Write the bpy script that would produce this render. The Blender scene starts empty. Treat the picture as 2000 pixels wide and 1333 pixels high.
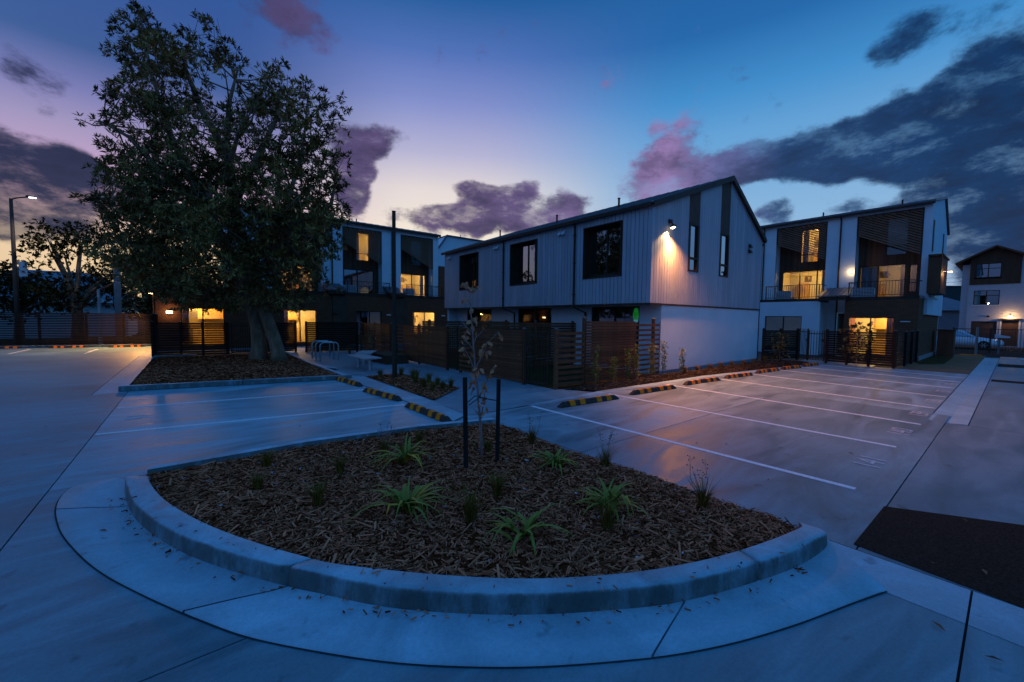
import bpy, bmesh, math, random
import numpy as np
from mathutils import Vector, Matrix

SC = bpy.context.scene
COL = SC.collection
PI = math.pi
random.seed(7)
RNG = np.random.default_rng(7)


def lin(r, g, b):
    f = lambda c: (c / 255) / 12.92 if c / 255 <= 0.04045 else ((c / 255 + 0.055) / 1.055) ** 2.4
    return (f(r), f(g), f(b), 1.0)


# ------------------------------------------------------------------ camera
cam = bpy.data.cameras.new("camera")
cam.sensor_width = 36.0
cam.lens = 14.146
cam.clip_start = 0.05
cam.clip_end = 3000
camo = bpy.data.objects.new("camera", cam)
COL.objects.link(camo)
CR = Vector((0.78079982, -0.62468192, 0.01114161))
CU = Vector((0.02581485, 0.05007371, 0.99841185))
CF = Vector((0.62424773, 0.77927218, -0.05522361))
mw = Matrix.Identity(4)
for i in range(3):
    mw[i][0], mw[i][1], mw[i][2] = CR[i], CU[i], -CF[i]
mw[2][3] = 1.85
camo.matrix_world = mw
SC.camera = camo
SC.view_settings.view_transform = 'Standard'
SC.view_settings.look = 'None'
SC.view_settings.exposure = 0.0
SC.view_settings.gamma = 1.0
SC.view_settings.use_curve_mapping = False
SC.render.engine = 'CYCLES'
SC.cycles.use_denoising = True
SC.cycles.max_bounces = 8
SC.cycles.transparent_max_bounces = 12
SC.cycles.caustics_reflective = False
SC.cycles.caustics_refractive = False
SC.cycles.sample_clamp_indirect = 3.0

# ------------------------------------------------------------------ sky (dusk)
W = bpy.data.worlds.new("World")
SC.world = W
W.use_nodes = True
N, L = W.node_tree.nodes, W.node_tree.links
N.clear()
SUN_EL, SUN_AZ = math.radians(-3.0), math.radians(25.0)   # sun just under the horizon, left of centre


def nd(t, **k):
    n = N.new(t)
    for a, v in k.items():
        setattr(n, a, v)
    return n


def mth(op, a, b=None, clamp=False):
    n = nd('ShaderNodeMath', operation=op, use_clamp=clamp)
    for i, v in enumerate((a, b)):
        if v is None:
            continue
        if isinstance(v, (int, float)):
            n.inputs[i].default_value = v
        else:
            L.new(v, n.inputs[i])
    return n.outputs[0]


tc = nd('ShaderNodeTexCoord')
DIR = tc.outputs['Generated']


def dot(vec):
    n = nd('ShaderNodeVectorMath', operation='DOT_PRODUCT')
    L.new(DIR, n.inputs[0])
    n.inputs[1].default_value = vec
    return n.outputs['Value']


U = mth('ARCTAN2', dot((0.7808, -0.6248, 0)), dot((0.6248, 0.7808, 0)))
EL = mth('ARCSINE', dot((0, 0, 1)))


def ramp(fac, stops, interp='LINEAR'):
    n = nd('ShaderNodeValToRGB')
    cr = n.color_ramp
    cr.interpolation = interp
    while len(cr.elements) < len(stops):
        cr.elements.new(0.5)
    for e, (p, c) in zip(cr.elements, stops):
        e.position = p
        e.color = lin(*c)
    L.new(fac, n.inputs[0])
    return n.outputs[0]


eln = mth('DIVIDE', EL, PI / 2, True)
d2 = lambda deg: deg / 90
ZEN = (66, 130, 210)
sky_left = ramp(eln, [(0, (236, 200, 150)), (d2(7), (240, 210, 170)), (d2(11), (226, 184, 192)), (d2(14), (196, 164, 198)), (d2(17.5), (162, 150, 190)), (d2(20.5), (122, 124, 180)), (d2(24), (62, 92, 150)), (d2(30), (52, 86, 152)), (d2(37), (36, 88, 154)), (1, ZEN)])
sky_mid = ramp(eln, [(0, (255, 232, 190)), (d2(8), (248, 234, 212)), (d2(13), (240, 228, 214)), (d2(17), (228, 217, 215)), (d2(21.4), (182, 180, 212)), (d2(27), (130, 143, 203)), (d2(32), (82, 114, 184)), (d2(37), (34, 92, 156)), (d2(46), (40, 106, 180)), (1, ZEN)])
sky_right = ramp(eln, [(0, (165, 185, 210)), (d2(10), (146, 184, 220)), (d2(16), (124, 174, 218)), (d2(22), (98, 160, 213)), (d2(26), (66, 142, 204)), (d2(32), (36, 104, 171)), (d2(38), (32, 94, 160)), (1, ZEN)])
sky_back = ramp(eln, [(0, (58, 80, 125)), (d2(7), (80, 110, 165)), (d2(17), (78, 132, 198)), (d2(30), (62, 128, 204)), (d2(48), (52, 118, 200)), (1, ZEN)])


def smooth(v, a, b):
    n = nd('ShaderNodeMapRange', interpolation_type='SMOOTHSTEP')
    L.new(v, n.inputs[0])
    n.inputs[1].default_value, n.inputs[2].default_value = a, b
    n.inputs[3].default_value, n.inputs[4].default_value = 0, 1
    return n.outputs[0]


def mixc(f, a, b):
    n = nd('ShaderNodeMix', data_type='RGBA')
    if isinstance(f, (int, float)):
        n.inputs[0].default_value = f
    else:
        L.new(f, n.inputs[0])
    for s, v in ((6, a), (7, b)):
        if isinstance(v, tuple):
            n.inputs[s].default_value = v
        else:
            L.new(v, n.inputs[s])
    return n.outputs[2]


sky = mixc(smooth(U, -0.62, -0.22), sky_left, sky_mid)
sky = mixc(smooth(U, -0.12, 0.40), sky, sky_right)
absU = mth('ABSOLUTE', U)
sky_back2 = ramp(eln, [(0, (42, 76, 126)), (d2(8), (52, 108, 172)), (d2(20), (60, 136, 206)), (d2(40), (50, 126, 206)), (1, ZEN)])
sky = mixc(smooth(absU, 0.75, 1.7), sky, mixc(smooth(U, -0.4, 0.6), sky_back, sky_back2))

# clouds: soft banks at fixed places of the sky, their edges broken by noise
BANKS = [(-0.867, 0.192, 0.13, 0.06, 1.8), (-0.807, 0.239, 0.030, 0.028, 0.90), (-0.889, 0.131, 0.080, 0.023, 0.80), (-0.890, 0.359, 0.034, 0.040, 0.55), (-0.846, 0.333, 0.065, 0.036, 0.30), (-0.470, 0.565, 0.10, 0.036, 0.95), (-0.350, 0.390, 0.085, 0.034, 1.3), (-0.380, 0.320, 0.045, 0.055, 1.5), (-0.368, 0.268, 0.036, 0.040, 1.6), (-0.317, 0.361, 0.056, 0.020, 0.50),
         (-0.047, 0.284, 0.09, 0.038, 1.75), (-0.165, 0.230, 0.115, 0.034, 1.75), (0.053, 0.292, 0.035, 0.027, 1.00), (0.134, 0.267, 0.06, 0.032, 1.4), (0.010, 0.228, 0.16, 0.034, 1.5), (-0.128, 0.307, 0.074, 0.020, 0.55),
         (0.353, 0.348, 0.070, 0.070, 1.55), (0.475, 0.308, 0.085, 0.050, 1.45), (0.334, 0.277, 0.067, 0.043, 0.80), (0.201, 0.488, 0.035, 0.014, 0.50), (0.496, 0.477, 0.038, 0.021, 0.35), (0.605, 0.312, 0.12, 0.050, 1.5), (0.712, 0.314, 0.110, 0.060, 1.7), (0.807, 0.342, 0.085, 0.052, 1.6), (0.864, 0.381, 0.057, 0.061, 1.40), (0.872, 0.225, 0.10, 0.075, 2.0),
         (0.753, 0.191, 0.107, 0.031, 1.00), (0.888, 0.121, 0.09, 0.065, 1.7), (0.781, 0.260, 0.063, 0.033, 1.00), (0.557, 0.218, 0.036, 0.030, 0.80), (0.829, 0.454, 0.067, 0.033, 0.70), (0.672, 0.401, 0.030, 0.024, 0.35), (0.759, 0.441, 0.039, 0.043, 0.60), (-0.153, 0.554, 0.107, 0.034, 0.25),
         (1.10, 0.25, 0.2, 0.10, 1.1), (1.55, 0.34, 0.3, 0.10, 0.9), (-1.25, 0.24, 0.25, 0.06, 0.9), (-1.8, 0.3, 0.3, 0.09, 0.7), (2.5, 0.35, 0.4, 0.1, 0.7)]
cmb = nd('ShaderNodeCombineXYZ')
L.new(U, cmb.inputs[0])
L.new(EL, cmb.inputs[1])


def noise(scale, detail, rough, stretch, distort=0.0, off=0.0):
    m = nd('ShaderNodeMapping')
    m.inputs['Scale'].default_value = stretch
    m.inputs['Location'].default_value = (off, off, off)
    L.new(DIR, m.inputs['Vector'])
    n = nd('ShaderNodeTexNoise')
    n.inputs['Scale'].default_value = scale
    n.inputs['Detail'].default_value = detail
    n.inputs['Roughness'].default_value = rough
    n.inputs['Distortion'].default_value = distort
    L.new(m.outputs[0], n.inputs['Vector'])
    return n.outputs['Fac']


nz = noise(9.0, 12, 0.66, (1, 1, 1.7), 0.15)
nz2 = noise(3.0, 5, 0.55, (1, 1, 2.4), 0.1, 3.1)
warpn = nd('ShaderNodeTexNoise')
warpn.inputs['Scale'].default_value = 5.0
warpn.inputs['Detail'].default_value = 4
L.new(DIR, warpn.inputs['Vector'])
wv = nd('ShaderNodeVectorMath', operation='MULTIPLY_ADD')
L.new(warpn.outputs['Color'], wv.inputs[0])
wv.inputs[1].default_value = (0.11, 0.07, 0)
wv.inputs[2].default_value = (-0.055, -0.035, 0)
addw = nd('ShaderNodeVectorMath', operation='ADD')
L.new(cmb.outputs[0], addw.inputs[0])
L.new(wv.outputs[0], addw.inputs[1])
dens = None
for (u, e, su, se, w) in BANKS:
    v = nd('ShaderNodeVectorMath', operation='MULTIPLY_ADD')
    L.new(addw.outputs[0], v.inputs[0])
    v.inputs[1].default_value = (1 / su, 1 / se, 0)
    v.inputs[2].default_value = (-u / su, -e / se, 0)
    ln = nd('ShaderNodeVectorMath', operation='LENGTH')
    L.new(v.outputs[0], ln.inputs[0])
    mr = nd('ShaderNodeMapRange', interpolation_type='SMOOTHSTEP')
    L.new(ln.outputs['Value'], mr.inputs[0])
    mr.inputs[1].default_value, mr.inputs[2].default_value = 0.1, 1.6
    mr.inputs[3].default_value, mr.inputs[4].default_value = w, 0
    dens = mr.outputs[0] if dens is None else mth('ADD', dens, mr.outputs[0])
dens = mth('MINIMUM', dens, 1.35)
vo = nd('ShaderNodeTexVoronoi', feature='SMOOTH_F1')
vo.inputs['Scale'].default_value = 17.0
vo.inputs['Smoothness'].default_value = 0.6
vw = nd('ShaderNodeVectorMath', operation='MULTIPLY_ADD')
L.new(warpn.outputs['Color'], vw.inputs[0])
vw.inputs[1].default_value = (0.09, 0.09, 0.06)
L.new(DIR, vw.inputs[2])
L.new(vw.outputs[0], vo.inputs['Vector'])
puff = mth('MULTIPLY', mth('SUBTRACT', 0.42, vo.outputs['Distance']), 0.9)
dens = mth('ADD', dens, puff)
body = mth('ADD', dens, mth('MULTIPLY', mth('SUBTRACT', nz, 0.5), 2.6))
alpha = smooth(body, 0.34, 0.86)
ccol = nd('ShaderNodeValToRGB')
un = nd('ShaderNodeMapRange')
L.new(U, un.inputs[0])
un.inputs[1].default_value, un.inputs[2].default_value = -1.0, 1.0
L.new(un.outputs[0], ccol.inputs[0])
stops = [(0.0, (28, 38, 70)), (0.10, (34, 44, 78)), (0.28, (84, 72, 116)), (0.38, (88, 70, 112)), (0.52, (92, 76, 122)), (0.62, (134, 112, 162)), (0.68, (146, 120, 172)), (0.73, (96, 100, 152)), (0.79, (32, 66, 114)), (0.90, (12, 52, 98)), (1.0, (12, 44, 86))]
while len(ccol.color_ramp.elements) < len(stops):
    ccol.color_ramp.elements.new(0.5)
for el_, (p, c) in zip(ccol.color_ramp.elements, stops):
    el_.position, el_.color = p, lin(*c)
core = smooth(body, 0.45, 1.10)
inner = noise(8.0, 11, 0.66, (1, 1, 2.3), 0.1, 7.7)
lighter = mixc(0.5, ccol.outputs[0], sky)
darker = mixc(0.45, ccol.outputs[0], lin(16, 26, 54))
tone = mixc(smooth(inner, 0.36, 0.52), darker, ccol.outputs[0])
tone = mixc(mth('MULTIPLY', smooth(inner, 0.50, 0.68), 0.75), tone, lighter)
cloud = mixc(core, mixc(0.40, tone, sky), tone)
cloud = mixc(mth('MULTIPLY', smooth(puff, 0.05, -0.2), 0.22), cloud, lin(20, 34, 66))
final = mixc(mth('MULTIPLY', alpha, 0.98), sky, cloud)
below = smooth(EL, -0.06, 0.0)
final = mixc(below, lin(30, 45, 70), final)
bg = nd('ShaderNodeBackground')
L.new(final, bg.inputs['Color'])
bg.inputs['Strength'].default_value = 1.0
nish = nd('ShaderNodeTexSky', sky_type='NISHITA')
nish.sun_disc = False
nish.sun_elevation = SUN_EL
nish.sun_rotation = SUN_AZ
bg2 = nd('ShaderNodeBackground')
L.new(nish.outputs[0], bg2.inputs['Color'])
bg2.inputs['Strength'].default_value = 0.05
ad = nd('ShaderNodeAddShader')
L.new(bg.outputs[0], ad.inputs[0])
L.new(bg2.outputs[0], ad.inputs[1])
out = nd('ShaderNodeOutputWorld')
L.new(ad.outputs[0], out.inputs['Surface'])

# last afterglow: one very weak, very soft sun from the bright part of the sky
sl = bpy.data.lights.new("afterglow_sun", 'SUN')
sl.energy = 0.05
sl.angle = math.radians(30)
sl.color = (1.0, 0.72, 0.62)
so = bpy.data.objects.new("afterglow_sun", sl)
COL.objects.link(so)
_sd = Vector((0.42, 0.89, 0.12)).normalized()
so.rotation_euler = _sd.to_track_quat('Z', 'Y').to_euler()

# ------------------------------------------------------------------ materials
MATS = {}


def nodes_of(m):
    m.use_nodes = True
    return m.node_tree.nodes, m.node_tree.links, m.node_tree.nodes['Principled BSDF']


def pm(name, c1, c2=None, scale=4.0, rough=0.6, rough2=None, bump=0.0, bscale=None, stretch=(1, 1, 1), metal=0.0, spec=0.5, detail=6, objvar=0.0, lo=0.35, hi=0.68, island=False, trans=0.0):
    m = bpy.data.materials.new(name)
    n, l, p = nodes_of(m)
    p.inputs['Metallic'].default_value = metal
    p.inputs['Roughness'].default_value = rough
    p.inputs['Specular IOR Level'].default_value = spec
    p.inputs['Base Color'].default_value = (*c1, 1)
    t = n.new('ShaderNodeTexCoord')
    mp = n.new('ShaderNodeMapping')
    mp.inputs['Scale'].default_value = stretch
    l.new(t.outputs['Object'], mp.inputs[0])
    if c2 is not None:
        cr = n.new('ShaderNodeValToRGB')
        cr.color_ramp.elements[0].position, cr.color_ramp.elements[1].position = lo, hi
        cr.color_ramp.elements[0].color, cr.color_ramp.elements[1].color = (*c1, 1), (*c2, 1)
        if island:
            g = n.new('ShaderNodeNewGeometry')
            l.new(g.outputs['Random Per Island'], cr.inputs[0])
        else:
            nzn = n.new('ShaderNodeTexNoise')
            nzn.inputs['Scale'].default_value = scale
            nzn.inputs['Detail'].default_value = detail
            nzn.inputs['Roughness'].default_value = 0.6
            l.new(mp.outputs[0], nzn.inputs['Vector'])
            l.new(nzn.outputs['Fac'], cr.inputs[0])
            if rough2 is not None:
                mr = n.new('ShaderNodeMapRange')
                mr.inputs[1].default_value, mr.inputs[2].default_value = lo, hi
                mr.inputs[3].default_value, mr.inputs[4].default_value = rough, rough2
                l.new(nzn.outputs['Fac'], mr.inputs[0])
                l.new(mr.outputs[0], p.inputs['Roughness'])
        c = cr.outputs[0]
        if objvar:
            oi = n.new('ShaderNodeObjectInfo')
            mr2 = n.new('ShaderNodeMapRange')
            mr2.inputs[3].default_value, mr2.inputs[4].default_value = 1 - objvar, 1 + objvar
            l.new(oi.outputs['Random'], mr2.inputs[0])
            hs = n.new('ShaderNodeHueSaturation')
            l.new(mr2.outputs[0], hs.inputs['Value'])
            l.new(c, hs.inputs['Color'])
            c = hs.outputs[0]
        l.new(c, p.inputs['Base Color'])
    if bump:
        b = n.new('ShaderNodeBump')
        b.inputs['Strength'].default_value = bump
        b.inputs['Distance'].default_value = 0.02
        bn = n.new('ShaderNodeTexNoise')
        bn.inputs['Scale'].default_value = bscale or scale * 6
        bn.inputs['Detail'].default_value = 5
        l.new(mp.outputs[0], bn.inputs['Vector'])
        l.new(bn.outputs['Fac'], b.inputs['Height'])
        l.new(b.outputs[0], p.inputs['Normal'])
    MATS[name] = m
    return m


def concrete(name, base, var, streak=(0.35, 1.6, 1), rough=0.5):
    m = bpy.data.materials.new(name)
    n, l, p = nodes_of(m)
    t = n.new('ShaderNodeTexCoord')
    oi = n.new('ShaderNodeObjectInfo')
    om = n.new('ShaderNodeMath')
    om.operation = 'MULTIPLY'
    om.inputs[1].default_value = 37.0
    l.new(oi.outputs['Random'], om.inputs[0])
    oc = n.new('ShaderNodeCombineXYZ')
    for k_ in range(3):
        l.new(om.outputs[0], oc.inputs[k_])
    offs = oc.outputs[0]

    def nz_(scale, st, det=7, dis=0.0, rg=0.6):
        mp = n.new('ShaderNodeMapping')
        mp.inputs['Scale'].default_value = st
        l.new(t.outputs['Object'], mp.inputs[0])
        l.new(offs, mp.inputs['Location'])
        a = n.new('ShaderNodeTexNoise')
        a.inputs['Scale'].default_value = scale
        a.inputs['Detail'].default_value = det
        a.inputs['Roughness'].default_value = rg
        a.inputs['Distortion'].default_value = dis
        l.new(mp.outputs[0], a.inputs['Vector'])
        return a.outputs['Fac']

    def rmp(f, a, b, ca, cb):
        c = n.new('ShaderNodeValToRGB')
        c.color_ramp.elements[0].position, c.color_ramp.elements[1].position = a, b
        c.color_ramp.elements[0].color = (ca, ca, ca, 1)
        c.color_ramp.elements[1].color = (cb, cb, cb, 1)
        l.new(f, c.inputs[0])
        return c.outputs[0]

    def mul(a, b):
        x = n.new('ShaderNodeMix')
        x.data_type = 'RGBA'
        x.blend_type = 'MULTIPLY'
        x.inputs[0].default_value = 1
        for s, v in ((6, a), (7, b)):
            if isinstance(v, tuple):
                x.inputs[s].default_value = v
            else:
                l.new(v, x.inputs[s])
        return x.outputs[2]

    big = nz_(0.33, (1, 1, 1), 5, 0.6)
    swirl = nz_(1.1, streak, 8, 1.6, 0.62)
    fine = nz_(38, (1, 1, 1), 4)
    spots = nz_(5.5, (1, 1, 1), 2, 0.2)
    c = mul((*base, 1), rmp(big, 0.34, 0.66, 1 - var * 0.55, 1 + var * 0.2))
    c = mul(c, rmp(swirl, 0.36, 0.64, 1 - var, 1 + var * 0.25))
    c = mul(c, rmp(fine, 0.35, 0.65, 0.92, 1.05))
    c = mul(c, rmp(spots, 0.24, 0.33, 0.62, 1.0))
    c = mul(c, rmp(nz_(150, (1, 1, 1), 2), 0.30, 0.42, 0.72, 1.0))
    ov_ = n.new('ShaderNodeMapRange')
    ov_.inputs[3].default_value, ov_.inputs[4].default_value = 0.88, 1.08
    l.new(oi.outputs['Random'], ov_.inputs[0])
    og = n.new('ShaderNodeCombineColor')
    for k_ in range(3):
        l.new(ov_.outputs[0], og.inputs[k_])
    c = mul(c, og.outputs[0])
    l.new(c, p.inputs['Base Color'])
    mr = n.new('ShaderNodeMapRange')
    mr.inputs[1].default_value, mr.inputs[2].default_value = 0.35, 0.65
    mr.inputs[3].default_value, mr.inputs[4].default_value = rough - 0.1, rough + 0.14
    l.new(swirl, mr.inputs[0])
    l.new(mr.outputs[0], p.inputs['Roughness'])
    b = n.new('ShaderNodeBump')
    b.inputs['Strength'].default_value = 0.25
    b.inputs['Distance'].default_value = 0.006
    l.new(fine, b.inputs['Height'])
    l.new(b.outputs[0], p.inputs['Normal'])
    MATS[name] = m
    return m


CONC = concrete('power_floated_concrete', (0.185, 0.33, 0.37), 0.42)
CONC_BAY = concrete('bay_concrete', (0.25, 0.47, 0.53), 0.40)  # lighter copy: the brighter light on these bays is put into the colour
CONC_WARM = concrete('right_bay_concrete', (0.27, 0.36, 0.39), 0.46)  # separate tone for the right bays, redder and less blue
CONC_GREY = concrete('right_grey_concrete', (0.22, 0.27, 0.29), 0.40)  # darker, greyer tone for the right-hand slabs
CONC_APRON = concrete('apron_concrete', (0.34, 0.50, 0.56), 0.24, (1, 1, 1), 0.62)
CONC_KERB = concrete('kerb_concrete', (0.36, 0.52, 0.58), 0.34, (1.3, 1.3, 1.3), 0.6)
def grime_face_shade(m):  # noise grime, plus side-face shade put into the colour by normal
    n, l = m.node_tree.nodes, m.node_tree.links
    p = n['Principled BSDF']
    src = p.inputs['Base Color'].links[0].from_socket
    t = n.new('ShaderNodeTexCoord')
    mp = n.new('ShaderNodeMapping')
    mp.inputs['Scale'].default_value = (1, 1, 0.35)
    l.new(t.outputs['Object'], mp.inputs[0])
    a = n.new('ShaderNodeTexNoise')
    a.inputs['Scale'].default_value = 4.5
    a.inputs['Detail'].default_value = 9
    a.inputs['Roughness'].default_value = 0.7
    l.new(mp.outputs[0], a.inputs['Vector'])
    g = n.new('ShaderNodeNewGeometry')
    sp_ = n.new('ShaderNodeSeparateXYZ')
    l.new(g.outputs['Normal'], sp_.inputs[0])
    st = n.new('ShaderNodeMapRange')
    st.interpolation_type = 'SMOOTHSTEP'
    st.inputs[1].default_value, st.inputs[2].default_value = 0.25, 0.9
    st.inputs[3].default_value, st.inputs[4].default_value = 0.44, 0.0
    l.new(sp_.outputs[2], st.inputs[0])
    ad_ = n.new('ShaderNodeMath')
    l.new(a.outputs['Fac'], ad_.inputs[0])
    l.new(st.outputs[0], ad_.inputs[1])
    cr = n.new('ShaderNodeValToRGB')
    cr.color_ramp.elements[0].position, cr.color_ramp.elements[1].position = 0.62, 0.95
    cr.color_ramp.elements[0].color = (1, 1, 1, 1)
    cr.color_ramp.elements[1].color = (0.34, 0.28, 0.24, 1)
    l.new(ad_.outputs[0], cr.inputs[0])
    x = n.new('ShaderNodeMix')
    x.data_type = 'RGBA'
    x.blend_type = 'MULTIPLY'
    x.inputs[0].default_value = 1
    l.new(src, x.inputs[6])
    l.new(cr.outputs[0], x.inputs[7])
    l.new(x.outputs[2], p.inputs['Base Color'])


grime_face_shade(CONC_KERB)
CONC_PATH = concrete('path_concrete', (0.22, 0.28, 0.31), 0.3, (1, 1, 1), 0.6)
JOINT = pm('joint_filler', (0.02, 0.02, 0.02), (0.035, 0.03, 0.03), 8, 0.9)
ASPH = pm('asphalt', (0.022, 0.014, 0.010), (0.085, 0.052, 0.036), 55, 0.9, None, 1.0, 160, spec=0.06, lo=0.3, hi=0.72)
DRIVE = pm('driveway_seal', (0.20, 0.10, 0.05), (0.28, 0.15, 0.08), 1.5, 0.85, None, 0.4, 160, spec=0.1)
PAINT = pm('white_line_paint', (0.66, 0.68, 0.70), (0.88, 0.88, 0.88), 30, 0.6)
PAINT_WORN = pm('worn_number_paint', (0.42, 0.42, 0.43), (0.72, 0.72, 0.72), 40, 0.6)
RENDERW = pm('white_render', (0.60, 0.70, 0.75), (0.68, 0.76, 0.80), 1.3, 0.8, None, 0.15, 70)
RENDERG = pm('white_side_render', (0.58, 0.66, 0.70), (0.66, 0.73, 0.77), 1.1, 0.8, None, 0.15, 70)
PLINTH = pm('plinth_concrete', (0.20, 0.19, 0.20), (0.28, 0.27, 0.27), 5, 0.8)
BOARD = pm('grey_painted_board', (0.38, 0.40, 0.44), (0.45, 0.47, 0.51), 3, 0.55, None, 0.1, 30, stretch=(1, 1, 0.2), objvar=0.10)
DARK = pm('dark_metal_trim', (0.045, 0.026, 0.017), (0.065, 0.038, 0.025), 5, 0.5, spec=0.2)
DARKP = pm('dark_wall_panel', (0.09, 0.052, 0.035), (0.12, 0.07, 0.048), 2, 0.6, spec=0.15)
CLAD = pm('dark_stained_cladding', (0.09, 0.046, 0.026), (0.13, 0.066, 0.038), 3, 0.65, stretch=(1, 1, 0.2), objvar=0.25, spec=0.12)
SLATM = pm('weathered_screen_slat', (0.22, 0.125, 0.08), (0.29, 0.165, 0.105), 4, 0.6, objvar=0.12, spec=0.15)
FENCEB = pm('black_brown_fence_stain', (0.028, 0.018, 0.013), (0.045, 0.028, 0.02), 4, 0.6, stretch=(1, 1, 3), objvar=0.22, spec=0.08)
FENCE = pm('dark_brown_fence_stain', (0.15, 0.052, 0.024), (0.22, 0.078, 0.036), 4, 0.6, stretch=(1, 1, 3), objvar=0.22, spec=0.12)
METAL = pm('roof_metal', (0.10, 0.11, 0.13), (0.14, 0.15, 0.17), 2, 0.45, metal=0.4)
GALV = pm('galvanised_steel', (0.45, 0.47, 0.48), (0.58, 0.60, 0.60), 12, 0.4, metal=0.8)
POSTP = pm('grey_post_paint', (0.16, 0.17, 0.17), (0.22, 0.24, 0.24), 4, 0.5)
RUBBER = pm('black_rubber', (0.05, 0.03, 0.022), (0.08, 0.05, 0.04), 14, 0.7, None, 0.3, 90, spec=0.2)
YELLOW = pm('yellow_reflector_pad', (0.88, 0.19, 0.004), (0.95, 0.25, 0.006), 9, 0.5, None, 0.15, 60, spec=0.15)
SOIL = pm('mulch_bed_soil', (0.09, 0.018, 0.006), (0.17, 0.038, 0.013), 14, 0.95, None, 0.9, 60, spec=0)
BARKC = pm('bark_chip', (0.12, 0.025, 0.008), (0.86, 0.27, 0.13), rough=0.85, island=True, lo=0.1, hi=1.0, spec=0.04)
SOILA = pm('gable_bed_soil', (0.02, 0.014, 0.010), (0.045, 0.032, 0.022), 14, 0.95, None, 0.9, 60, spec=0)  # neutral dark soil, less red because the flood light reddens this bed
BARKA = pm('gable_bark_chip', (0.025, 0.018, 0.013), (0.15, 0.105, 0.07), rough=0.9, island=True, lo=0.1, hi=1.0, spec=0.04)  # bark colour darkened to offset the strong red flood light on it
PEBBLE = pm('pale_pebble', (0.30, 0.32, 0.40), (0.5, 0.5, 0.56), rough=0.7, island=True)
BARK = pm('tree_bark', (0.22, 0.115, 0.068), (0.46, 0.26, 0.16), 6, 0.9, None, 0.8, 22, stretch=(1, 1, 0.35), spec=0.1)
LEAF = pm('tree_leaf', (0.10, 0.054, 0.014), (0.56, 0.31, 0.095), spec=0.1, rough=0.5, island=True, lo=0, hi=1)
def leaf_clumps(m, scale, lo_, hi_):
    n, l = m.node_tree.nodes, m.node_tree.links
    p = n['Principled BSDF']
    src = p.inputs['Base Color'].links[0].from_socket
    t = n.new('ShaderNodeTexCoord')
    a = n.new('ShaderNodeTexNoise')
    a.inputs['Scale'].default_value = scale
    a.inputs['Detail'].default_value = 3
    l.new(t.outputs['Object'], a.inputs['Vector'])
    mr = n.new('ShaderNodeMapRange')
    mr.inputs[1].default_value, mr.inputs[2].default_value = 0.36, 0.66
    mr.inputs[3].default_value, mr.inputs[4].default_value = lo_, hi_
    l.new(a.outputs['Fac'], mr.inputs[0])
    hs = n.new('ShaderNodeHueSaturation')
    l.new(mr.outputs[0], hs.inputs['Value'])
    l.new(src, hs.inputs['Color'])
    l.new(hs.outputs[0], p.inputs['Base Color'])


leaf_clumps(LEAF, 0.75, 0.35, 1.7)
LEAF2 = pm('background_leaf', (0.035, 0.025, 0.006), (0.10, 0.07, 0.018), rough=0.6, island=True, lo=0, hi=1, spec=0.08)
DRYLEAF = pm('dry_brown_leaf', (0.40, 0.11, 0.04), (0.85, 0.34, 0.17), rough=0.7, island=True, lo=0, hi=1, spec=0.1)
TWIG = pm('sapling_bark', (0.28, 0.16, 0.13), (0.46, 0.28, 0.24), 20, 0.8, spec=0.1)
STRAP = pm('strappy_leaf', (0.12, 0.11, 0.012), (0.36, 0.30, 0.045), rough=0.45, island=True, lo=0, hi=1, spec=0.15)
STRAPY = pm('yellowed_leaf', (0.65, 0.32, 0.03), (0.8, 0.4, 0.06), rough=0.6, island=True, lo=0, hi=1, spec=0.1)
TUFT = pm('olive_grass_blade', (0.09, 0.05, 0.008), (0.30, 0.17, 0.03), rough=0.7, island=True, lo=0, hi=1, spec=0.08)
SHRUBL = pm('shrub_leaf', (0.11, 0.11, 0.018), (0.36, 0.34, 0.07), rough=0.5, island=True, lo=0, hi=1, spec=0.1)
LAWN = pm('lawn_ground', (0.035, 0.028, 0.006), (0.07, 0.05, 0.012), 12, 0.95, None, 0.8, 120, spec=0.1)
DIRT = pm('far_ground', (0.03, 0.028, 0.025), (0.05, 0.045, 0.04), 0.2, 0.95, spec=0.1)
STAKE = pm('stained_stake_timber', (0.016, 0.014, 0.012), (0.035, 0.03, 0.025), 8, 0.8, stretch=(1, 1, 0.2), spec=0.1)
WARMW = pm('interior_wall_paint', (0.72, 0.66, 0.52), (0.76, 0.70, 0.56), 2, 0.8)
CAB = pm('kitchen_cabinet_front', (0.55, 0.34, 0.12), (0.6, 0.38, 0.14), 2, 0.5)
CABD = pm('kitchen_splashback', (0.12, 0.08, 0.04), (0.16, 0.11, 0.055), 2, 0.4)
BENCHT = pm('bench_timber_top', (0.42, 0.36, 0.36), (0.52, 0.46, 0.45), 6, 0.6, stretch=(1, 6, 1))
CURTAIN = pm('curtain_cloth', (0.5, 0.46, 0.42), (0.6, 0.56, 0.5), 5, 0.9)
WHITEP = pm('white_powdercoat', (0.62, 0.64, 0.66), (0.72, 0.73, 0.74), 6, 0.4)
CARP = pm('white_car_paint', (0.62, 0.63, 0.66), (0.66, 0.67, 0.70), 2, 0.22, spec=0.6)
TYRE = pm('tyre_rubber', (0.014, 0.014, 0.014), (0.022, 0.022, 0.022), 12, 0.8)
ALLOY = pm('alloy_wheel', (0.5, 0.5, 0.52), (0.6, 0.6, 0.62), 12, 0.3, metal=0.9)
TILE = pm('far_roof_sheet', (0.16, 0.17, 0.2), (0.2, 0.21, 0.24), 2, 0.6)
HILL = pm('hill_bush', (0.02, 0.024, 0.022), (0.045, 0.05, 0.045), 0.05, 0.95, spec=0.05)
STRAPPING = pm('tree_tie', (0.02, 0.018, 0.016), (0.03, 0.028, 0.026), 8, 0.8)
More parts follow.
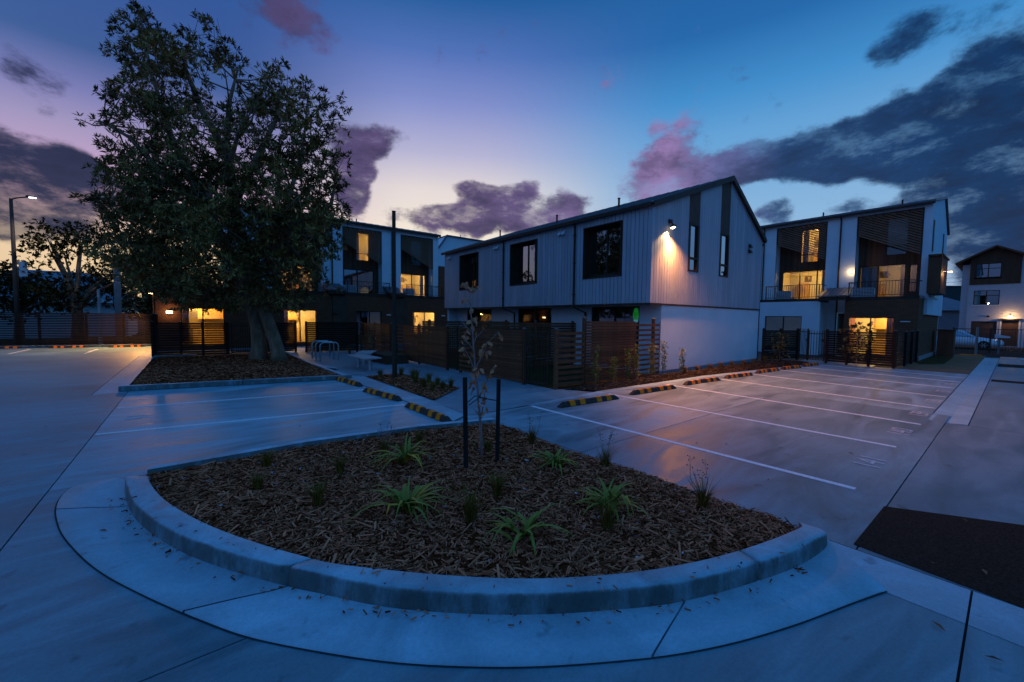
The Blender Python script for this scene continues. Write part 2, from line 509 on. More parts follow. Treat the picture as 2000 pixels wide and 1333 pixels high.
RIBBON = pm('white_tie_end', (0.6, 0.62, 0.66), (0.7, 0.7, 0.74), 8, 0.6)
RUST = pm('fallen_leaf', (0.14, 0.05, 0.02), (0.26, 0.11, 0.05), rough=0.8, island=True, lo=0, hi=1)


def brickmat(name, a, b, mortar, scale=1.0, rot=False):
    m = bpy.data.materials.new(name)
    n, l, p = nodes_of(m)
    t = n.new('ShaderNodeTexCoord')
    sep = n.new('ShaderNodeSeparateXYZ')
    l.new(t.outputs['Object'], sep.inputs[0])
    ad_ = n.new('ShaderNodeMath')
    l.new(sep.outputs[0], ad_.inputs[0])
    l.new(sep.outputs[1], ad_.inputs[1])
    cm = n.new('ShaderNodeCombineXYZ')
    l.new(ad_.outputs[0], cm.inputs[0])
    l.new(sep.outputs[2], cm.inputs[1])
    br = n.new('ShaderNodeTexBrick')
    br.inputs['Color1'].default_value = (*a, 1)
    br.inputs['Color2'].default_value = (*b, 1)
    br.inputs['Mortar'].default_value = (*mortar, 1)
    br.inputs['Scale'].default_value = scale
    br.inputs['Brick Width'].default_value = 0.24
    br.inputs['Row Height'].default_value = 0.086
    br.inputs['Mortar Size'].default_value = 0.008
    l.new(cm.outputs[0], br.inputs['Vector'])
    l.new(br.outputs['Color'], p.inputs['Base Color'])
    p.inputs['Roughness'].default_value = 0.8
    p.inputs['Specular IOR Level'].default_value = 0.1
    bp = n.new('ShaderNodeBump')
    bp.inputs['Strength'].default_value = 0.5
    bp.inputs['Distance'].default_value = 0.01
    bp.invert = True
    l.new(br.outputs['Fac'], bp.inputs['Height'])
    l.new(bp.outputs[0], p.inputs['Normal'])
    MATS[name] = m
    return m


BRICK = brickmat('dark_brick', (0.15, 0.064, 0.034), (0.20, 0.084, 0.045), (0.10, 0.05, 0.03))
BLOCK = brickmat('painted_white_brick', (0.50, 0.48, 0.50), (0.56, 0.54, 0.56), (0.42, 0.40, 0.42))


def glassmat(name, tint=(0.75, 0.8, 0.85), refl=1.0):
    m = bpy.data.materials.new(name)
    m.use_nodes = True
    n, l = m.node_tree.nodes, m.node_tree.links
    n.clear()
    o = n.new('ShaderNodeOutputMaterial')
    mx = n.new('ShaderNodeMixShader')
    fr = n.new('ShaderNodeFresnel')
    fr.inputs['IOR'].default_value = 1.5
    ml = n.new('ShaderNodeMath')
    ml.operation = 'MULTIPLY_ADD'
    ml.use_clamp = True
    ml.inputs[1].default_value = 1.6 * refl
    ml.inputs[2].default_value = 0.05 * refl ** 1.2
    l.new(fr.outputs[0], ml.inputs[0])
    tr = n.new('ShaderNodeBsdfTransparent')
    tr.inputs[0].default_value = (*tint, 1)
    gl = n.new('ShaderNodeBsdfGlossy')
    gl.inputs['Roughness'].default_value = 0.015
    l.new(ml.outputs[0], mx.inputs[0])
    l.new(tr.outputs[0], mx.inputs[1])
    l.new(gl.outputs[0], mx.inputs[2])
    l.new(mx.outputs[0], o.inputs[0])
    MATS[name] = m
    return m


GLASS = glassmat('window_glass')
GLASSC = glassmat('coated_window_glass', (0.30, 0.36, 0.42), 3.0)


def emit(name, col, s):
    m = bpy.data.materials.new(name)
    m.use_nodes = True
    n, l = m.node_tree.nodes, m.node_tree.links
    n.clear()
    o = n.new('ShaderNodeOutputMaterial')
    e = n.new('ShaderNodeEmission')
    e.inputs[0].default_value = (*col, 1)
    e.inputs[1].default_value = s
    l.new(e.outputs[0], o.inputs[0])
    MATS[name] = m
    return m


BULB = emit('warm_lamp_lens', (1, 0.68, 0.30), 14)
LED = emit('white_led_lens', (0.85, 0.92, 1.0), 9)
SHADE = emit('lit_lamp_shade', (1.0, 0.50, 0.05), 1.3)
GREENL = emit('green_lamp_glow', (0.02, 0.70, 0.03), 0.26)
CYANL = emit('lamp_base_glow', (0.2, 0.75, 0.85), 0.4)
TOWNL = emit('far_town_light', (1.0, 0.75, 0.5), 1.6)

# ------------------------------------------------------------------ helpers
class MB:
    def __init__(self):
        self.v, self.f = [], []

    def quad(self, a, b, c, d):
        k = len(self.v)
        self.v += [tuple(a), tuple(b), tuple(c), tuple(d)]
        self.f.append((k, k + 1, k + 2, k + 3))
        return self

    def hexa(self, p):                       # 8 points: bottom ring 0-3, top ring 4-7
        k = len(self.v)
        self.v += [tuple(q) for q in p]
        for q in ((3, 2, 1, 0), (4, 5, 6, 7), (0, 1, 5, 4), (1, 2, 6, 5), (2, 3, 7, 6), (3, 0, 4, 7)):
            self.f.append(tuple(k + i for i in q))
        return self

    def box(self, x0, x1, y0, y1, z0, z1):
        return self.hexa([(x0, y0, z0), (x1, y0, z0), (x1, y1, z0), (x0, y1, z0), (x0, y0, z1), (x1, y0, z1), (x1, y1, z1), (x0, y1, z1)])

    def beam(self, a, b, w, h, up=(0, 0, 1)):
        a, b, up = Vector(a), Vector(b), Vector(up)
        d = (b - a).normalized()
        s = d.cross(up)
        if s.length < 1e-5:
            s = d.cross(Vector((1, 0, 0)))
        s = s.normalized() * w / 2
        u = s.cross(d).normalized() * h / 2
        return self.hexa([a - s - u, a + s - u, b + s - u, b - s - u, a - s + u, a + s + u, b + s + u, b - s + u])

    def prism(self, pts, z0, z1):
        k, n = len(self.v), len(pts)
        g = lambda z, p: z(p) if callable(z) else z
        self.v += [(p[0], p[1], g(z0, p)) for p in pts] + [(p[0], p[1], g(z1, p)) for p in pts]
        self.f.append(tuple(range(k + n - 1, k - 1, -1)))
        self.f.append(tuple(range(k + n, k + 2 * n)))
        for i in range(n):
            j = (i + 1) % n
            self.f.append((k + i, k + j, k + n + j, k + n + i))
        return self

    def tube(self, pts, r, n=8, cap=True):
        pts = [Vector(p) for p in pts]
        rs = r if isinstance(r, (list, tuple)) else [r] * len(pts)
        k = len(self.v)
        ref = None
        for i, p in enumerate(pts):
            d = (pts[min(i + 1, len(pts) - 1)] - pts[max(i - 1, 0)]).normalized()
            if ref is None:
                ref = d.orthogonal().normalized()
            ref = (ref - d * ref.dot(d)).normalized()
            s = d.cross(ref)
            for q in range(n):
                a = 2 * PI * q / n
                self.v.append(tuple(p + (ref * math.cos(a) + s * math.sin(a)) * rs[i]))
        for i in range(len(pts) - 1):
            for q in range(n):
                a, b = k + i * n + q, k + i * n + (q + 1) % n
                self.f.append((a, b, b + n, a + n))
        if cap:
            self.f.append(tuple(k + n - 1 - q for q in range(n)))
            self.f.append(tuple(k + (len(pts) - 1) * n + q for q in range(n)))
        return self

    def strip(self, left, right):
        k = len(self.v)
        for a, b in zip(left, right):
            self.v += [tuple(a), tuple(b)]
        for i in range(len(left) - 1):
            self.f.append((k + 2 * i, k + 2 * i + 1, k + 2 * i + 3, k + 2 * i + 2))
        return self


ORG = {}


def build(name, mb, mat, parent=None, smooth=False, kind=None, bevel=0.0, fix=True):
    o0 = ORG.get(parent.name, Vector((0, 0, 0))) if parent else Vector((0, 0, 0))
    me = bpy.data.meshes.new(name)
    me.from_pydata([(v[0] - o0.x, v[1] - o0.y, v[2] - o0.z) for v in mb.v], [], mb.f)
    if fix or bevel:
        bm = bmesh.new()
        bm.from_mesh(me)
        if fix:
            bmesh.ops.recalc_face_normals(bm, faces=bm.faces)
        if bevel:
            bmesh.ops.bevel(bm, geom=list(bm.edges), offset=bevel, segments=2, affect='EDGES', clamp_overlap=True)
        bm.to_mesh(me)
        bm.free()
    me.materials.append(mat)
    if smooth:
        for p in me.polygons:
            p.use_smooth = True
    o = bpy.data.objects.new(name, me)
    COL.objects.link(o)
    if parent:
        o.parent = parent
        ORG[o.name] = o0
    else:
        ORG[o.name] = Vector((0, 0, 0))
    if kind:
        o['kind'] = kind
    return o


def tag(o, label, cat, group=None):
    o['label'], o['category'] = label, cat
    if group:
        o['group'] = group
    return o


def thing(name, label, cat, loc=(0, 0, 0), group=None):
    o = bpy.data.objects.new(name, None)
    o.empty_display_size = 0.2
    COL.objects.link(o)
    o.location = loc
    ORG[o.name] = Vector(loc)
    return tag(o, label, cat, group)


def solo(name, mb, mat, label, cat, group=None, **k):
    return tag(build(name, mb, mat, None, **k), label, cat, group)


def copy_tree(o, parent=None):
    c = o.copy()
    COL.objects.link(c)
    c.parent = parent
    for ch in list(o.children):
        copy_tree(ch, c)
    return c


def lamp(name, loc, power, color, radius=0.05, typ='POINT', direction=None, spot=60, blend=0.5):
    d = bpy.data.lights.new(name, typ)
    d.energy = power
    d.color = color
    d.shadow_soft_size = radius
    if typ == 'SPOT':
        d.spot_size = math.radians(spot)
        d.spot_blend = blend
    o = bpy.data.objects.new(name, d)
    COL.objects.link(o)
    o.location = loc
    if direction:
        o.rotation_euler = Vector(direction).to_track_quat('-Z', 'Y').to_euler()
    return o


def cells(s0, s1, z0, z1, holes):
    """rectangles that cover s0..s1 x z0..z1 leaving the holes open, joined along z"""
    ss = sorted({s0, s1, *[min(max(h[i], s0), s1) for h in holes for i in (0, 1)]})
    res = []
    for a, b in zip(ss, ss[1:]):
        if b - a < 1e-6:
            continue
        m = (a + b) / 2
        cut = sorted([(h[2], h[3]) for h in holes if h[0] - 1e-6 < m < h[1] + 1e-6])
        z = z0
        for c0, c1 in cut:
            if c0 > z + 1e-4:
                res.append((a, b, z, min(c0, z1)))
            z = max(z, c1)
        if z < z1 - 1e-4:
            res.append((a, b, z, z1))
    return res


WARM = (1.0, 0.52, 0.11)

# ------------------------------------------------------------------ ground
far = MB()
far.box(-400, 600, -300, 500, -0.6, -0.06)
build('ground', far, DIRT, kind='structure')
base = MB()
base.box(-30, 60, -25, 36, -0.058, -0.022)
pavement = build('car_park', base, JOINT, kind='structure')
G = 0.006
SLABS = [(-30, -1.2, -12, 2.67, CONC), (-1.8, -1.2, 13.1, 26.5, CONC_KERB),
         (-1.2, 4.2, 2.67, 6.2, CONC), (-1.2, 4.2, 6.2, 14.5, CONC_BAY), (-1.2, 3.69, 0.095, 2.67, CONC), (-1.2, 3.69, -12, 0.095, CONC), (3.69, 4.2, 0.095, 2.67, CONC_APRON), (3.69, 4.2, -12, 0.095, CONC_APRON),
         (4.2, 11.9, 3.7, 6.4, CONC_WARM), (11.9, 24.5, 3.7, 6.4, CONC_WARM), (4.2, 11.9, 0.72, 3.7, CONC_WARM), (11.9, 22.3, 0.97, 3.7, CONC_WARM),
         (4.2, 11.0, -12, 0.72, CONC_GREY), (11.0, 24.0, -12, 0.44, CONC_GREY), (24.0, 36.0, -12, 0.44, CONC_GREY)]
for (x0, x1, y0, y1, mt) in SLABS:
    b = MB()
    b.box(x0 + G, x1 - G, y0 + G, y1 - G, -0.02, 0.0)
    build('slab', b, mt, pavement)
b = MB()
b.prism([(-30, 2.67 + G), (-1.2 - G, 2.67 + G), (-1.2 - G, 13.1 - G), (-1.8 - G, 13.1 - G), (-1.8 - G, 33.6), (-30, 33.6)], -0.02, 0.0)
build('slab', b, CONC, pavement)
b = MB()
b.prism([(-1.8, 26.5), (12.4, 26.5), (12.4, 33.6), (-1.8, 33.6)], -0.02, -0.001)
build('slab', b, CONC_PATH, pavement)
# shallow concrete drain channel: two falls that meet in a low middle line
sp = MB()
for (a, c, za, zc) in (((11.05, 0.955), (11.05, 0.70), 0.004, -0.016), ((11.05, 0.70), (11.05, 0.45), -0.016, 0.004)):
    xs = [11.05, 16.0, 22.0, 28.0, 34.2]
    for x0, x1 in zip(xs, xs[1:]):
        sp.hexa([(x0 + G, a[1], -0.02), (x1 - G, a[1], -0.02), (x1 - G, c[1], -0.02), (x0 + G, c[1], -0.02),
                 (x0 + G, a[1], za), (x1 - G, a[1], za), (x1 - G, c[1], zc), (x0 + G, c[1], zc)])
build('drain_channel', sp, CONC_APRON, pavement)
# asphalt patch, two plain dark strips and the sealed drive beyond the last bay
ap = MB()
ap.prism([(4.279, 0.752), (5.421, 0.734), (5.953, -0.143), (6.2, -2.4), (4.17, -2.4), (4.20, -0.128)], 0.0005, 0.005)
build('dark_patch', ap, ASPH, kind='structure')
for pts in (((20.2, 0.40), (20.9, 0.40), (20.9, -6), (20.2, -6)), ((27.5, 0.40), (29.5, 0.40), (29.5, -6), (27.5, -6))):
    b = MB()
    b.prism(list(pts), 0.0005, 0.005)
    build('dark_patch', b, ASPH, kind='structure')
b = MB()
b.prism([(22.3, 0.97), (36.0, 0.97), (36.0, 2.6), (26.9, 2.6), (26.9, 2.92), (22.3, 2.95)], -0.02, 0.002)
build('driveway', b, DRIVE, kind='structure')
b = MB()
b.prism([(36.0, -30), (49, -30), (49, 30), (36.0, 30)], -0.02, 0.0)
build('street', b, ASPH, kind='structure')
b = MB()
b.prism([(-30, 33.6), (12.4, 33.6), (12.4, 60), (-30, 60)], -0.02, 0.0)
build('back_yard', b, LAWN, kind='structure')
# footpath between the small bed and the fence
b = MB()
b.prism([(4.12, 6.4), (8.05, 6.5), (7.62, 7.4), (7.46, 7.6), (7.4, 17.3), (7.2, 22.6), (3.9, 22.9), (3.75, 17.0), (4.05, 12.9), (4.12, 12.9)], 0.001, 0.006)
build('footpath', b, CONC_PATH, kind='structure')
b = MB()
b.prism([(3.9, 22.9), (4.7, 22.95), (5.4, 25.0), (6.2, 27.4), (4.3, 27.4), (3.8, 25)], 0.001, 0.006)
build('door_path', b, CONC_APRON, kind='structure')
b = MB()
b.prism([(7.5, 7.6), (12.3, 7.5), (12.3, 21), (7.3, 21)], -0.02, 0.012)
build('yard_lawn', b, LAWN, kind='structure')
b = MB()
b.prism([(26.9, 1.95), (33.0, 2.05), (33.0, 2.9), (27.0, 2.9), (25.6, 2.6)], -0.02, 0.014)
build('grass_verge', b, LAWN, kind='structure')


def sheet(name, mb, z=0.004):
    pass


# painted bay lines
def line(p, q, w=0.085):
    p, q = Vector((*p, 0)), Vector((*q, 0))
    s = (q - p).normalized().cross(Vector((0, 0, 1))) * w / 2
    b = MB()
    b.prism([(p - s)[:2], (q - s)[:2], (q + s)[:2], (p + s)[:2]], 0.0005, 0.0045)
    o = build('bay_line', b, PAINT, None, kind='structure')
    return o


for p, q in [((5.63, 6.33), (5.74, 1.02)), ((8.13, 6.26), (8.19, 1.02)), ((10.72, 6.2), (10.40, 0.99)), ((13.2, 6.1), (12.66, 1.0)), ((15.4, 5.9), (14.84, 1.0)), ((17.6, 5.6), (17.07, 1.0)), ((19.6, 5.4), (19.04, 0.98)), ((21.3, 5.2), (20.67, 0.99)),
             ((-1.17, 8.75), (3.52, 8.03)), ((-1.16, 11.0), (3.42, 10.31)), ((-6.47, 28.53), (-6.47, 31.6)), ((-3.88, 27.12), (-3.86, 30.4))]:
    line(p, q)


def number(txt, x, y, rot, h=0.42):
    cu = bpy.data.curves.new('bay_number', 'FONT')
    cu.body = txt
    cu.size = h
    cu.align_x = 'CENTER'
    cu.extrude = 0.0012
    tmp = bpy.data.objects.new('tmp_txt', cu)
    me = bpy.data.meshes.new_from_object(tmp)
    bpy.data.objects.remove(tmp)
    me.materials.clear()
    me.materials.append(PAINT_WORN)
    o = bpy.data.objects.new('bay_number', me)
    COL.objects.link(o)
    o.location = (x, y, 0.0042)
    o.rotation_euler = (0, 0, rot)
    o['kind'] = 'structure'


number('141', 7.02, 0.98, 0.0, 0.40)
number('140', 9.42, 1.0, 0.0, 0.40)
number('139', 11.6, 1.0, 0.0, 0.40)
number('138', 13.8, 1.0, 0.0, 0.40)
number('137', 16.0, 1.0, 0.0, 0.40)
number('136', 18.1, 1.0, 0.0, 0.40)
number('13', -0.95, 9.85, PI * 1.5, 0.42)
number('12', -0.95, 12.0, PI * 1.5, 0.42)

# ------------------------------------------------------------------ front island: curved kerb, apron, mulch
KB = [(-0.60, 6.15), (-0.581, 5.713), (-0.468, 5.008), (-0.3, 4.446), (-0.079, 3.915), (0.202, 3.415), (0.494, 2.975), (0.60, 2.834), (0.917, 2.414), (1.271, 2.066), (1.644, 1.766), (2.055, 1.497), (2.426, 1.29), (2.905, 1.108), (3.50, 0.935), (4.03, 0.87), (4.22, 0.93)]
KI = [(-0.37, 5.95), (-0.379, 5.602), (-0.282, 5.058), (-0.13, 4.55), (0.09, 4.00), (0.36, 3.47), (0.60, 3.07), (0.74, 2.86), (1.04, 2.53), (1.37, 2.20), (1.72, 1.90), (2.13, 1.63), (2.52, 1.43), (2.99, 1.25), (3.56, 1.10), (3.96, 1.04), (4.2, 1.12)]
AP = [(-0.72, 6.27), (-1.02, 6.18), (-1.06, 5.72), (-0.94, 5.09), (-0.77, 4.55), (-0.55, 4.0), (-0.25, 3.42), (0.03, 2.94), (0.211, 2.662), (0.46, 2.356), (0.765, 2.021), (1.073, 1.741), (1.393, 1.491), (1.742, 1.26), (2.048, 1.079), (2.408, 0.906), (2.856, 0.734), (3.322, 0.583), (3.70, 0.455)]


def resample(P, n):
    P = [Vector((*p, 0)) for p in P]
    # Catmull-Rom through the points, then even spacing
    Q = []
    for i in range(len(P) - 1):
        p0, p1, p2, p3 = P[max(i - 1, 0)], P[i], P[i + 1], P[min(i + 2, len(P) - 1)]
        for k in range(12):
            t = k / 12
            Q.append(0.5 * ((2 * p1) + (p2 - p0) * t + (2 * p0 - 5 * p1 + 4 * p2 - p3) * t * t + (3 * p1 - p0 - 3 * p2 + p3) * t ** 3))
    Q.append(P[-1])
    d = [0]
    for a, b_ in zip(Q, Q[1:]):
        d.append(d[-1] + (b_ - a).length)
    res, j = [], 0
    for i in range(n):
        s = d[-1] * i / (n - 1)
        while j < len(d) - 2 and d[j + 1] < s:
            j += 1
        t = (s - d[j]) / max(1e-9, d[j + 1] - d[j])
        res.append(Q[j].lerp(Q[j + 1], t))
    return res


NK = 97
kb, ki, apo = resample(KB, NK), resample(KI, NK), resample(AP, NK)
JS = [0, 41, 82, 96]                        # saw-cut joints across kerb and apron
kerb = thing('curved_kerb', 'rounded pale concrete kerb curving round the front mulch island', 'kerb', (1.5, 2.2, 0))
for a, b_ in zip(JS, JS[1:]):
    ring = []
    for i in range(a, b_ + 1):
        o_, n_ = kb[i], ki[i]
        w = (n_ - o_)
        sh = 0.0
        if i == a and a:
            sh = 0.014
        if i == b_ and b_ < 96:
            sh = -0.014
        tng = (kb[min(i + 1, NK - 1)] - kb[max(i - 1, 0)]).normalized() * sh
        hh = 0.15
        if i > 90:
            hh = 0.15 - 0.15 * ((i - 90) / 6) ** 2 * 0.55
        if i < 6:
            hh = 0.15 - 0.15 * ((6 - i) / 6) ** 2 * 0.85
        prof = [(-0.02, -0.02), (-0.01, 0.0), (0.03, hh * 0.08), (0.06, hh * 0.62), (0.085, hh * 0.78), (0.12, hh * 0.89), (0.18, hh * 0.965), (0.25, hh * 0.995), (0.30, hh), (0.5, hh), (0.94, hh), (0.985, hh * 0.975), (1.0, hh * 0.93), (1.0, -0.02)]
        ring.append([(o_.x + w.x * t + tng.x, o_.y + w.y * t + tng.y, z) for t, z in prof])
    m = MB()
    k = 0
    for r in ring:
        m.v += r
    n = len(ring[0])
    for i in range(len(ring) - 1):
        for q in range(n - 1):
            m.f.append((i * n + q, i * n + q + 1, (i + 1) * n + q + 1, (i + 1) * n + q))
    m.f.append(tuple(range(n)))
    m.f.append(tuple((len(ring) - 1) * n + q for q in range(n)))
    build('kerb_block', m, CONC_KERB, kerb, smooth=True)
apron = []
for a, b_ in zip([0, 11, 41, 74, 96][:-1], [0, 11, 41, 74, 96][1:]):
    m = MB()
    rows = []
    for i in range(a, b_ + 1):
        o_, n_ = apo[i], kb[i]
        w = n_ - o_
        tng = (kb[min(i + 1, NK - 1)] - kb[max(i - 1, 0)]).normalized() * (0.009 if i == a else -0.009 if i == b_ else 0)
        rows.append([(o_.x + w.x * t + tng.x, o_.y + w.y * t + tng.y, z) for t, z in ((0.022, -0.012), (0.03, 0.016), (0.5, 0.013), (0.86, 0.005), (1.03, 0.012))])
    for r in rows:
        m.v += r
    for i in range(len(rows) - 1):
        for q in range(4):
            m.f.append((i * 5 + q, i * 5 + q + 1, (i + 1) * 5 + q + 1, (i + 1) * 5 + q))
    build('kerb_apron', m, CONC_APRON, kerb, smooth=True)
# dark saw cut round the apron
m = MB()
m.strip([(p.x, p.y, 0.004) for p in apo], [(p.x + (q - p).x * 0.026, p.y + (q - p).y * 0.026, 0.004) for p, q in zip(apo, kb)])
build('apron_joint', m, JOINT, kerb)
# straight low kerb along the back of the island
BK = [(-0.42, 6.1), (1.25, 6.16), (2.85, 5.98), (4.15, 5.62)]
m = MB()
m.strip([(p[0], p[1], 0.085) for p in BK], [(p[0] + 0.02, p[1] + 0.13, 0.085) for p in BK])
m.strip([(p[0] - 0.005, p[1] - 0.02, 0.0) for p in BK], [(p[0], p[1], 0.085) for p in BK])
m.strip([(p[0] + 0.02, p[1] + 0.13, 0.085) for p in BK], [(p[0] + 0.02, p[1] + 0.15, 0.0) for p in BK])
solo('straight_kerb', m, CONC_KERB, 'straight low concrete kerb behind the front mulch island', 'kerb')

island = [(p.x, p.y) for p in ki[2:-1]] + [(4.21, 1.3), (4.12, 1.8), (4.165, 2.77), (4.02, 3.83), (4.16, 5.4), (4.05, 5.6)] + [(p[0], p[1] - 0.02) for p in reversed(BK[:-1])]


def inside(poly, x, y):
    c = False
    j = len(poly) - 1
    for i in range(len(poly)):
        xi, yi = poly[i]
        xj, yj = poly[j]
        if (yi > y) != (yj > y) and x < (xj - xi) * (y - yi) / (yj - yi) + xi:
            c = not c
        j = i
    return c


def edge_d(poly, x, y):
    best = 9
    for i in range(len(poly)):
        a, b_ = Vector((*poly[i - 1], 0)), Vector((*poly[i], 0))
        d = b_ - a
        t = max(0, min(1, (Vector((x, y, 0)) - a).dot(d) / max(1e-9, d.length_squared)))
        best = min(best, (a + d * t - Vector((x, y, 0))).length)
    return best


def bump2(x, y):
    return 0.5 * math.sin(2.1 * x + 0.7 * y) * math.cos(1.7 * y - 0.4 * x) + 0.3 * math.sin(4.3 * x - 2.9 * y) + 0.2 * math.sin(7.1 * y + 5.3 * x)


def isl_z(x, y):
    e = edge_d(island, x, y)
    front = max(0.0, min(1.0, (5.6 - y) / 2.2)) * max(0.0, min(1.0, (4.05 - x) / 0.5 + 0.2))
    return 0.028 + 0.075 * front + min(e, 0.5) * 0.05 + 0.012 * bump2(x, y) * min(1, e * 4)


def bed(name, poly, zf, step, mat=SOIL):
    m = MB()
    xs = [p[0] for p in poly]
    ys = [p[1] for p in poly]
    x0, x1, y0, y1 = min(xs), max(xs), min(ys), max(ys)
    bm = bmesh.new()
    vs = [bm.verts.new((p[0], p[1], 0)) for p in poly]
    bm.faces.new(vs)
    k = x0 + step
    while k < x1:
        bmesh.ops.bisect_plane(bm, geom=bm.verts[:] + bm.edges[:] + bm.faces[:], plane_co=(k, 0, 0), plane_no=(1, 0, 0))
        k += step
    k = y0 + step
    while k < y1:
        bmesh.ops.bisect_plane(bm, geom=bm.verts[:] + bm.edges[:] + bm.faces[:], plane_co=(0, k, 0), plane_no=(0, 1, 0))
        k += step
    for v in bm.verts:
        v.co.z = zf(v.co.x, v.co.y)
    bmesh.ops.recalc_face_normals(bm, faces=bm.faces)
    me = bpy.data.meshes.new(name)
    bm.to_mesh(me)
    bm.free()
    if me.polygons and me.polygons[0].normal.z < 0:
        me.flip_normals()
    me.materials.append(mat)
    for p in me.polygons:
        p.use_smooth = True
    o = bpy.data.objects.new(name, me)
    COL.objects.link(o)
    o['kind'] = 'structure'
    return o


def chips(name, poly, zf, n, lmin, lmax, wmin, wmax, mat=BARKC, over=0.0, near=None, label='x'):
    xs = [p[0] for p in poly]
    ys = [p[1] for p in poly]
    V, F = [], []
    done = 0
    while done < n:
        x, y = random.uniform(min(xs), max(xs)), random.uniform(min(ys), max(ys))
        if not inside(poly, x, y):
            continue
        if near and random.random() > near(x, y):
            continue
        done += 1
        L_ = random.uniform(lmin, lmax) * (1.5 if random.random() < 0.08 else 1)
        w = random.uniform(wmin, wmax)
        t = random.uniform(0.003, 0.009)
        a = random.uniform(0, PI)
        z = zf(x, y) + random.uniform(0.0, 0.016)
        ex = Vector((math.cos(a), math.sin(a), random.gauss(0, 0.22))).normalized()
        ey = Vector((-math.sin(a), math.cos(a), random.gauss(0, 0.30))).normalized()
        ez = ex.cross(ey)
        c = Vector((x, y, z))
        k = len(V)
        tw = random.uniform(0.3, 0.9)
        for sz in (-1, 1):
            for (sx, sy) in ((-1, -tw), (1, -1 * random.uniform(0.3, 1)), (1, random.uniform(0.2, 1)), (-1, tw)):
                V.append(tuple(c + ex * (sx * L_ / 2) + ey * (sy * w / 2) + ez * (sz * t / 2)))
        for q in ((3, 2, 1, 0), (4, 5, 6, 7), (0, 1, 5, 4), (1, 2, 6, 5), (2, 3, 7, 6), (3, 0, 4, 7)):
            F.append(tuple(k + i for i in q))
    m = MB()
    m.v, m.f = V, F
    o = build(name, m, mat, None, fix=False, kind='stuff')
    o['label'] = label
    o['category'] = 'mulch'
    return o


bed('mulch_bed', island, isl_z, 0.11)
chips('bark_mulch', island, isl_z, 22000, 0.02, 0.085, 0.005, 0.017, near=lambda x, y: max(0.25, 1.15 - 0.17 * (0.62 * x + 0.78 * y)), label='loose reddish brown bark chips covering the front island')
chips('bark_flakes', island, lambda x, y: isl_z(x, y) + 0.012, 1100, 0.07, 0.15, 0.010, 0.028, near=lambda x, y: max(0.25, 1.15 - 0.17 * (0.62 * x + 0.78 * y)), label='larger curled bark flakes lying on the front island mulch')
_spill = [(4.16, 5.3), (4.02, 3.83), (4.165, 2.77), (4.12, 1.8), (4.22, 1.3), (4.30, 1.35), (4.20, 1.85), (4.25, 2.77), (4.11, 3.83), (4.25, 5.2)]
chips('spilled_bark', _spill, lambda x, y: 0.006, 420, 0.015, 0.06, 0.004, 0.014, label='bark chips spilled over the right edge of the front island')
_chan = [(p.x + (q - p).x * 0.72, p.y + (q - p).y * 0.72) for p, q in zip(apo[8:92:4], kb[8:92:4])] + [(p.x + (q - p).x * 0.995, p.y + (q - p).y * 0.995) for p, q in reversed(list(zip(apo[8:92:4], kb[8:92:4])))]
chips('channel_litter', _chan, lambda x, y: 0.016, 130, 0.01, 0.045, 0.004, 0.012, label='bits of bark and dirt lying in the kerb channel')
_rim = [(p.x, p.y) for p in kb[6:94:4]] + [(p.x, p.y) for p in reversed(ki[6:94:4])]
chips('kerb_litter', _rim, lambda x, y: 0.150, 46, 0.01, 0.04, 0.004, 0.010, label='few bark bits on top of the curved kerb')
chips('pale_pebbles', island, isl_z, 150, 0.02, 0.04, 0.012, 0.022, PEBBLE, label='scattered pale chips among the bark of the front island')

# ------------------------------------------------------------------ tree bed, small bed, bed along the gable
TB = [(-1.22, 13.42), (3.55, 12.42), (3.45, 17.0), (3.62, 22.6), (-1.05, 22.3), (-1.22, 17.6)]
tb_z = lambda x, y: 0.06 + min(edge_d(TB, x, y), 1.5) * 0.07 + 0.02 * bump2(x, y)
bed('mulch_bed', TB, tb_z, 0.3)
chips('bark_mulch', TB, tb_z, 6500, 0.04, 0.11, 0.015, 0.04, near=lambda x, y: max(0.2, 1 - (y - 12) / 10), label='bark chips round the foot of the big tree')
kt = thing('tree_bed_kerb', 'straight concrete kerb round the bed of the big tree', 'kerb', (1.1, 13, 0))
for a, b_ in (((-1.38, 13.30), (1.05, 12.79)), ((1.065, 12.787), (3.72, 12.23))):
    m = MB()
    a, b_ = Vector((*a, 0)), Vector((*b_, 0))
    d = (b_ - a).normalized()
    s = Vector((-d.y, d.x, 0)) * 0.16
    m.hexa([a, b_, b_ + s, a + s, a + s * 0.12 + Vector((0, 0, 0.13)), b_ + s * 0.12 + Vector((0, 0, 0.13)), b_ + s + Vector((0, 0, 0.13)), a + s + Vector((0, 0, 0.13))])
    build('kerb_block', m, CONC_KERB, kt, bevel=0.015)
for pts in ([(-1.38, 13.48), (-1.22, 13.46), (-1.2, 22.6), (-1.36, 22.6)], [(3.57, 12.45), (3.70, 12.43), (3.62, 17.0), (3.5, 17.0)], [(3.5, 17.02), (3.64, 17.02), (3.78, 22.7), (3.64, 22.7)]):
    m = MB()
    m.prism(pts, 0, 0.09)
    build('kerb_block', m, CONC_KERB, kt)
m = MB()
m.prism([(-1.2, 22.32), (0.2, 22.35), (0.2, 22.6), (-1.2, 22.6)], 0, 0.13)
build('kerb_block', m, CONC_KERB, kt)
m = MB()
m.prism([(3.45, 16.0), (3.95, 14.7), (4.02, 14.75), (3.72, 17.1)], 0, 0.05)
solo('path_edge_stone', m, CONC_KERB, 'pale concrete edge piece in front of the bike hoops', 'kerb')

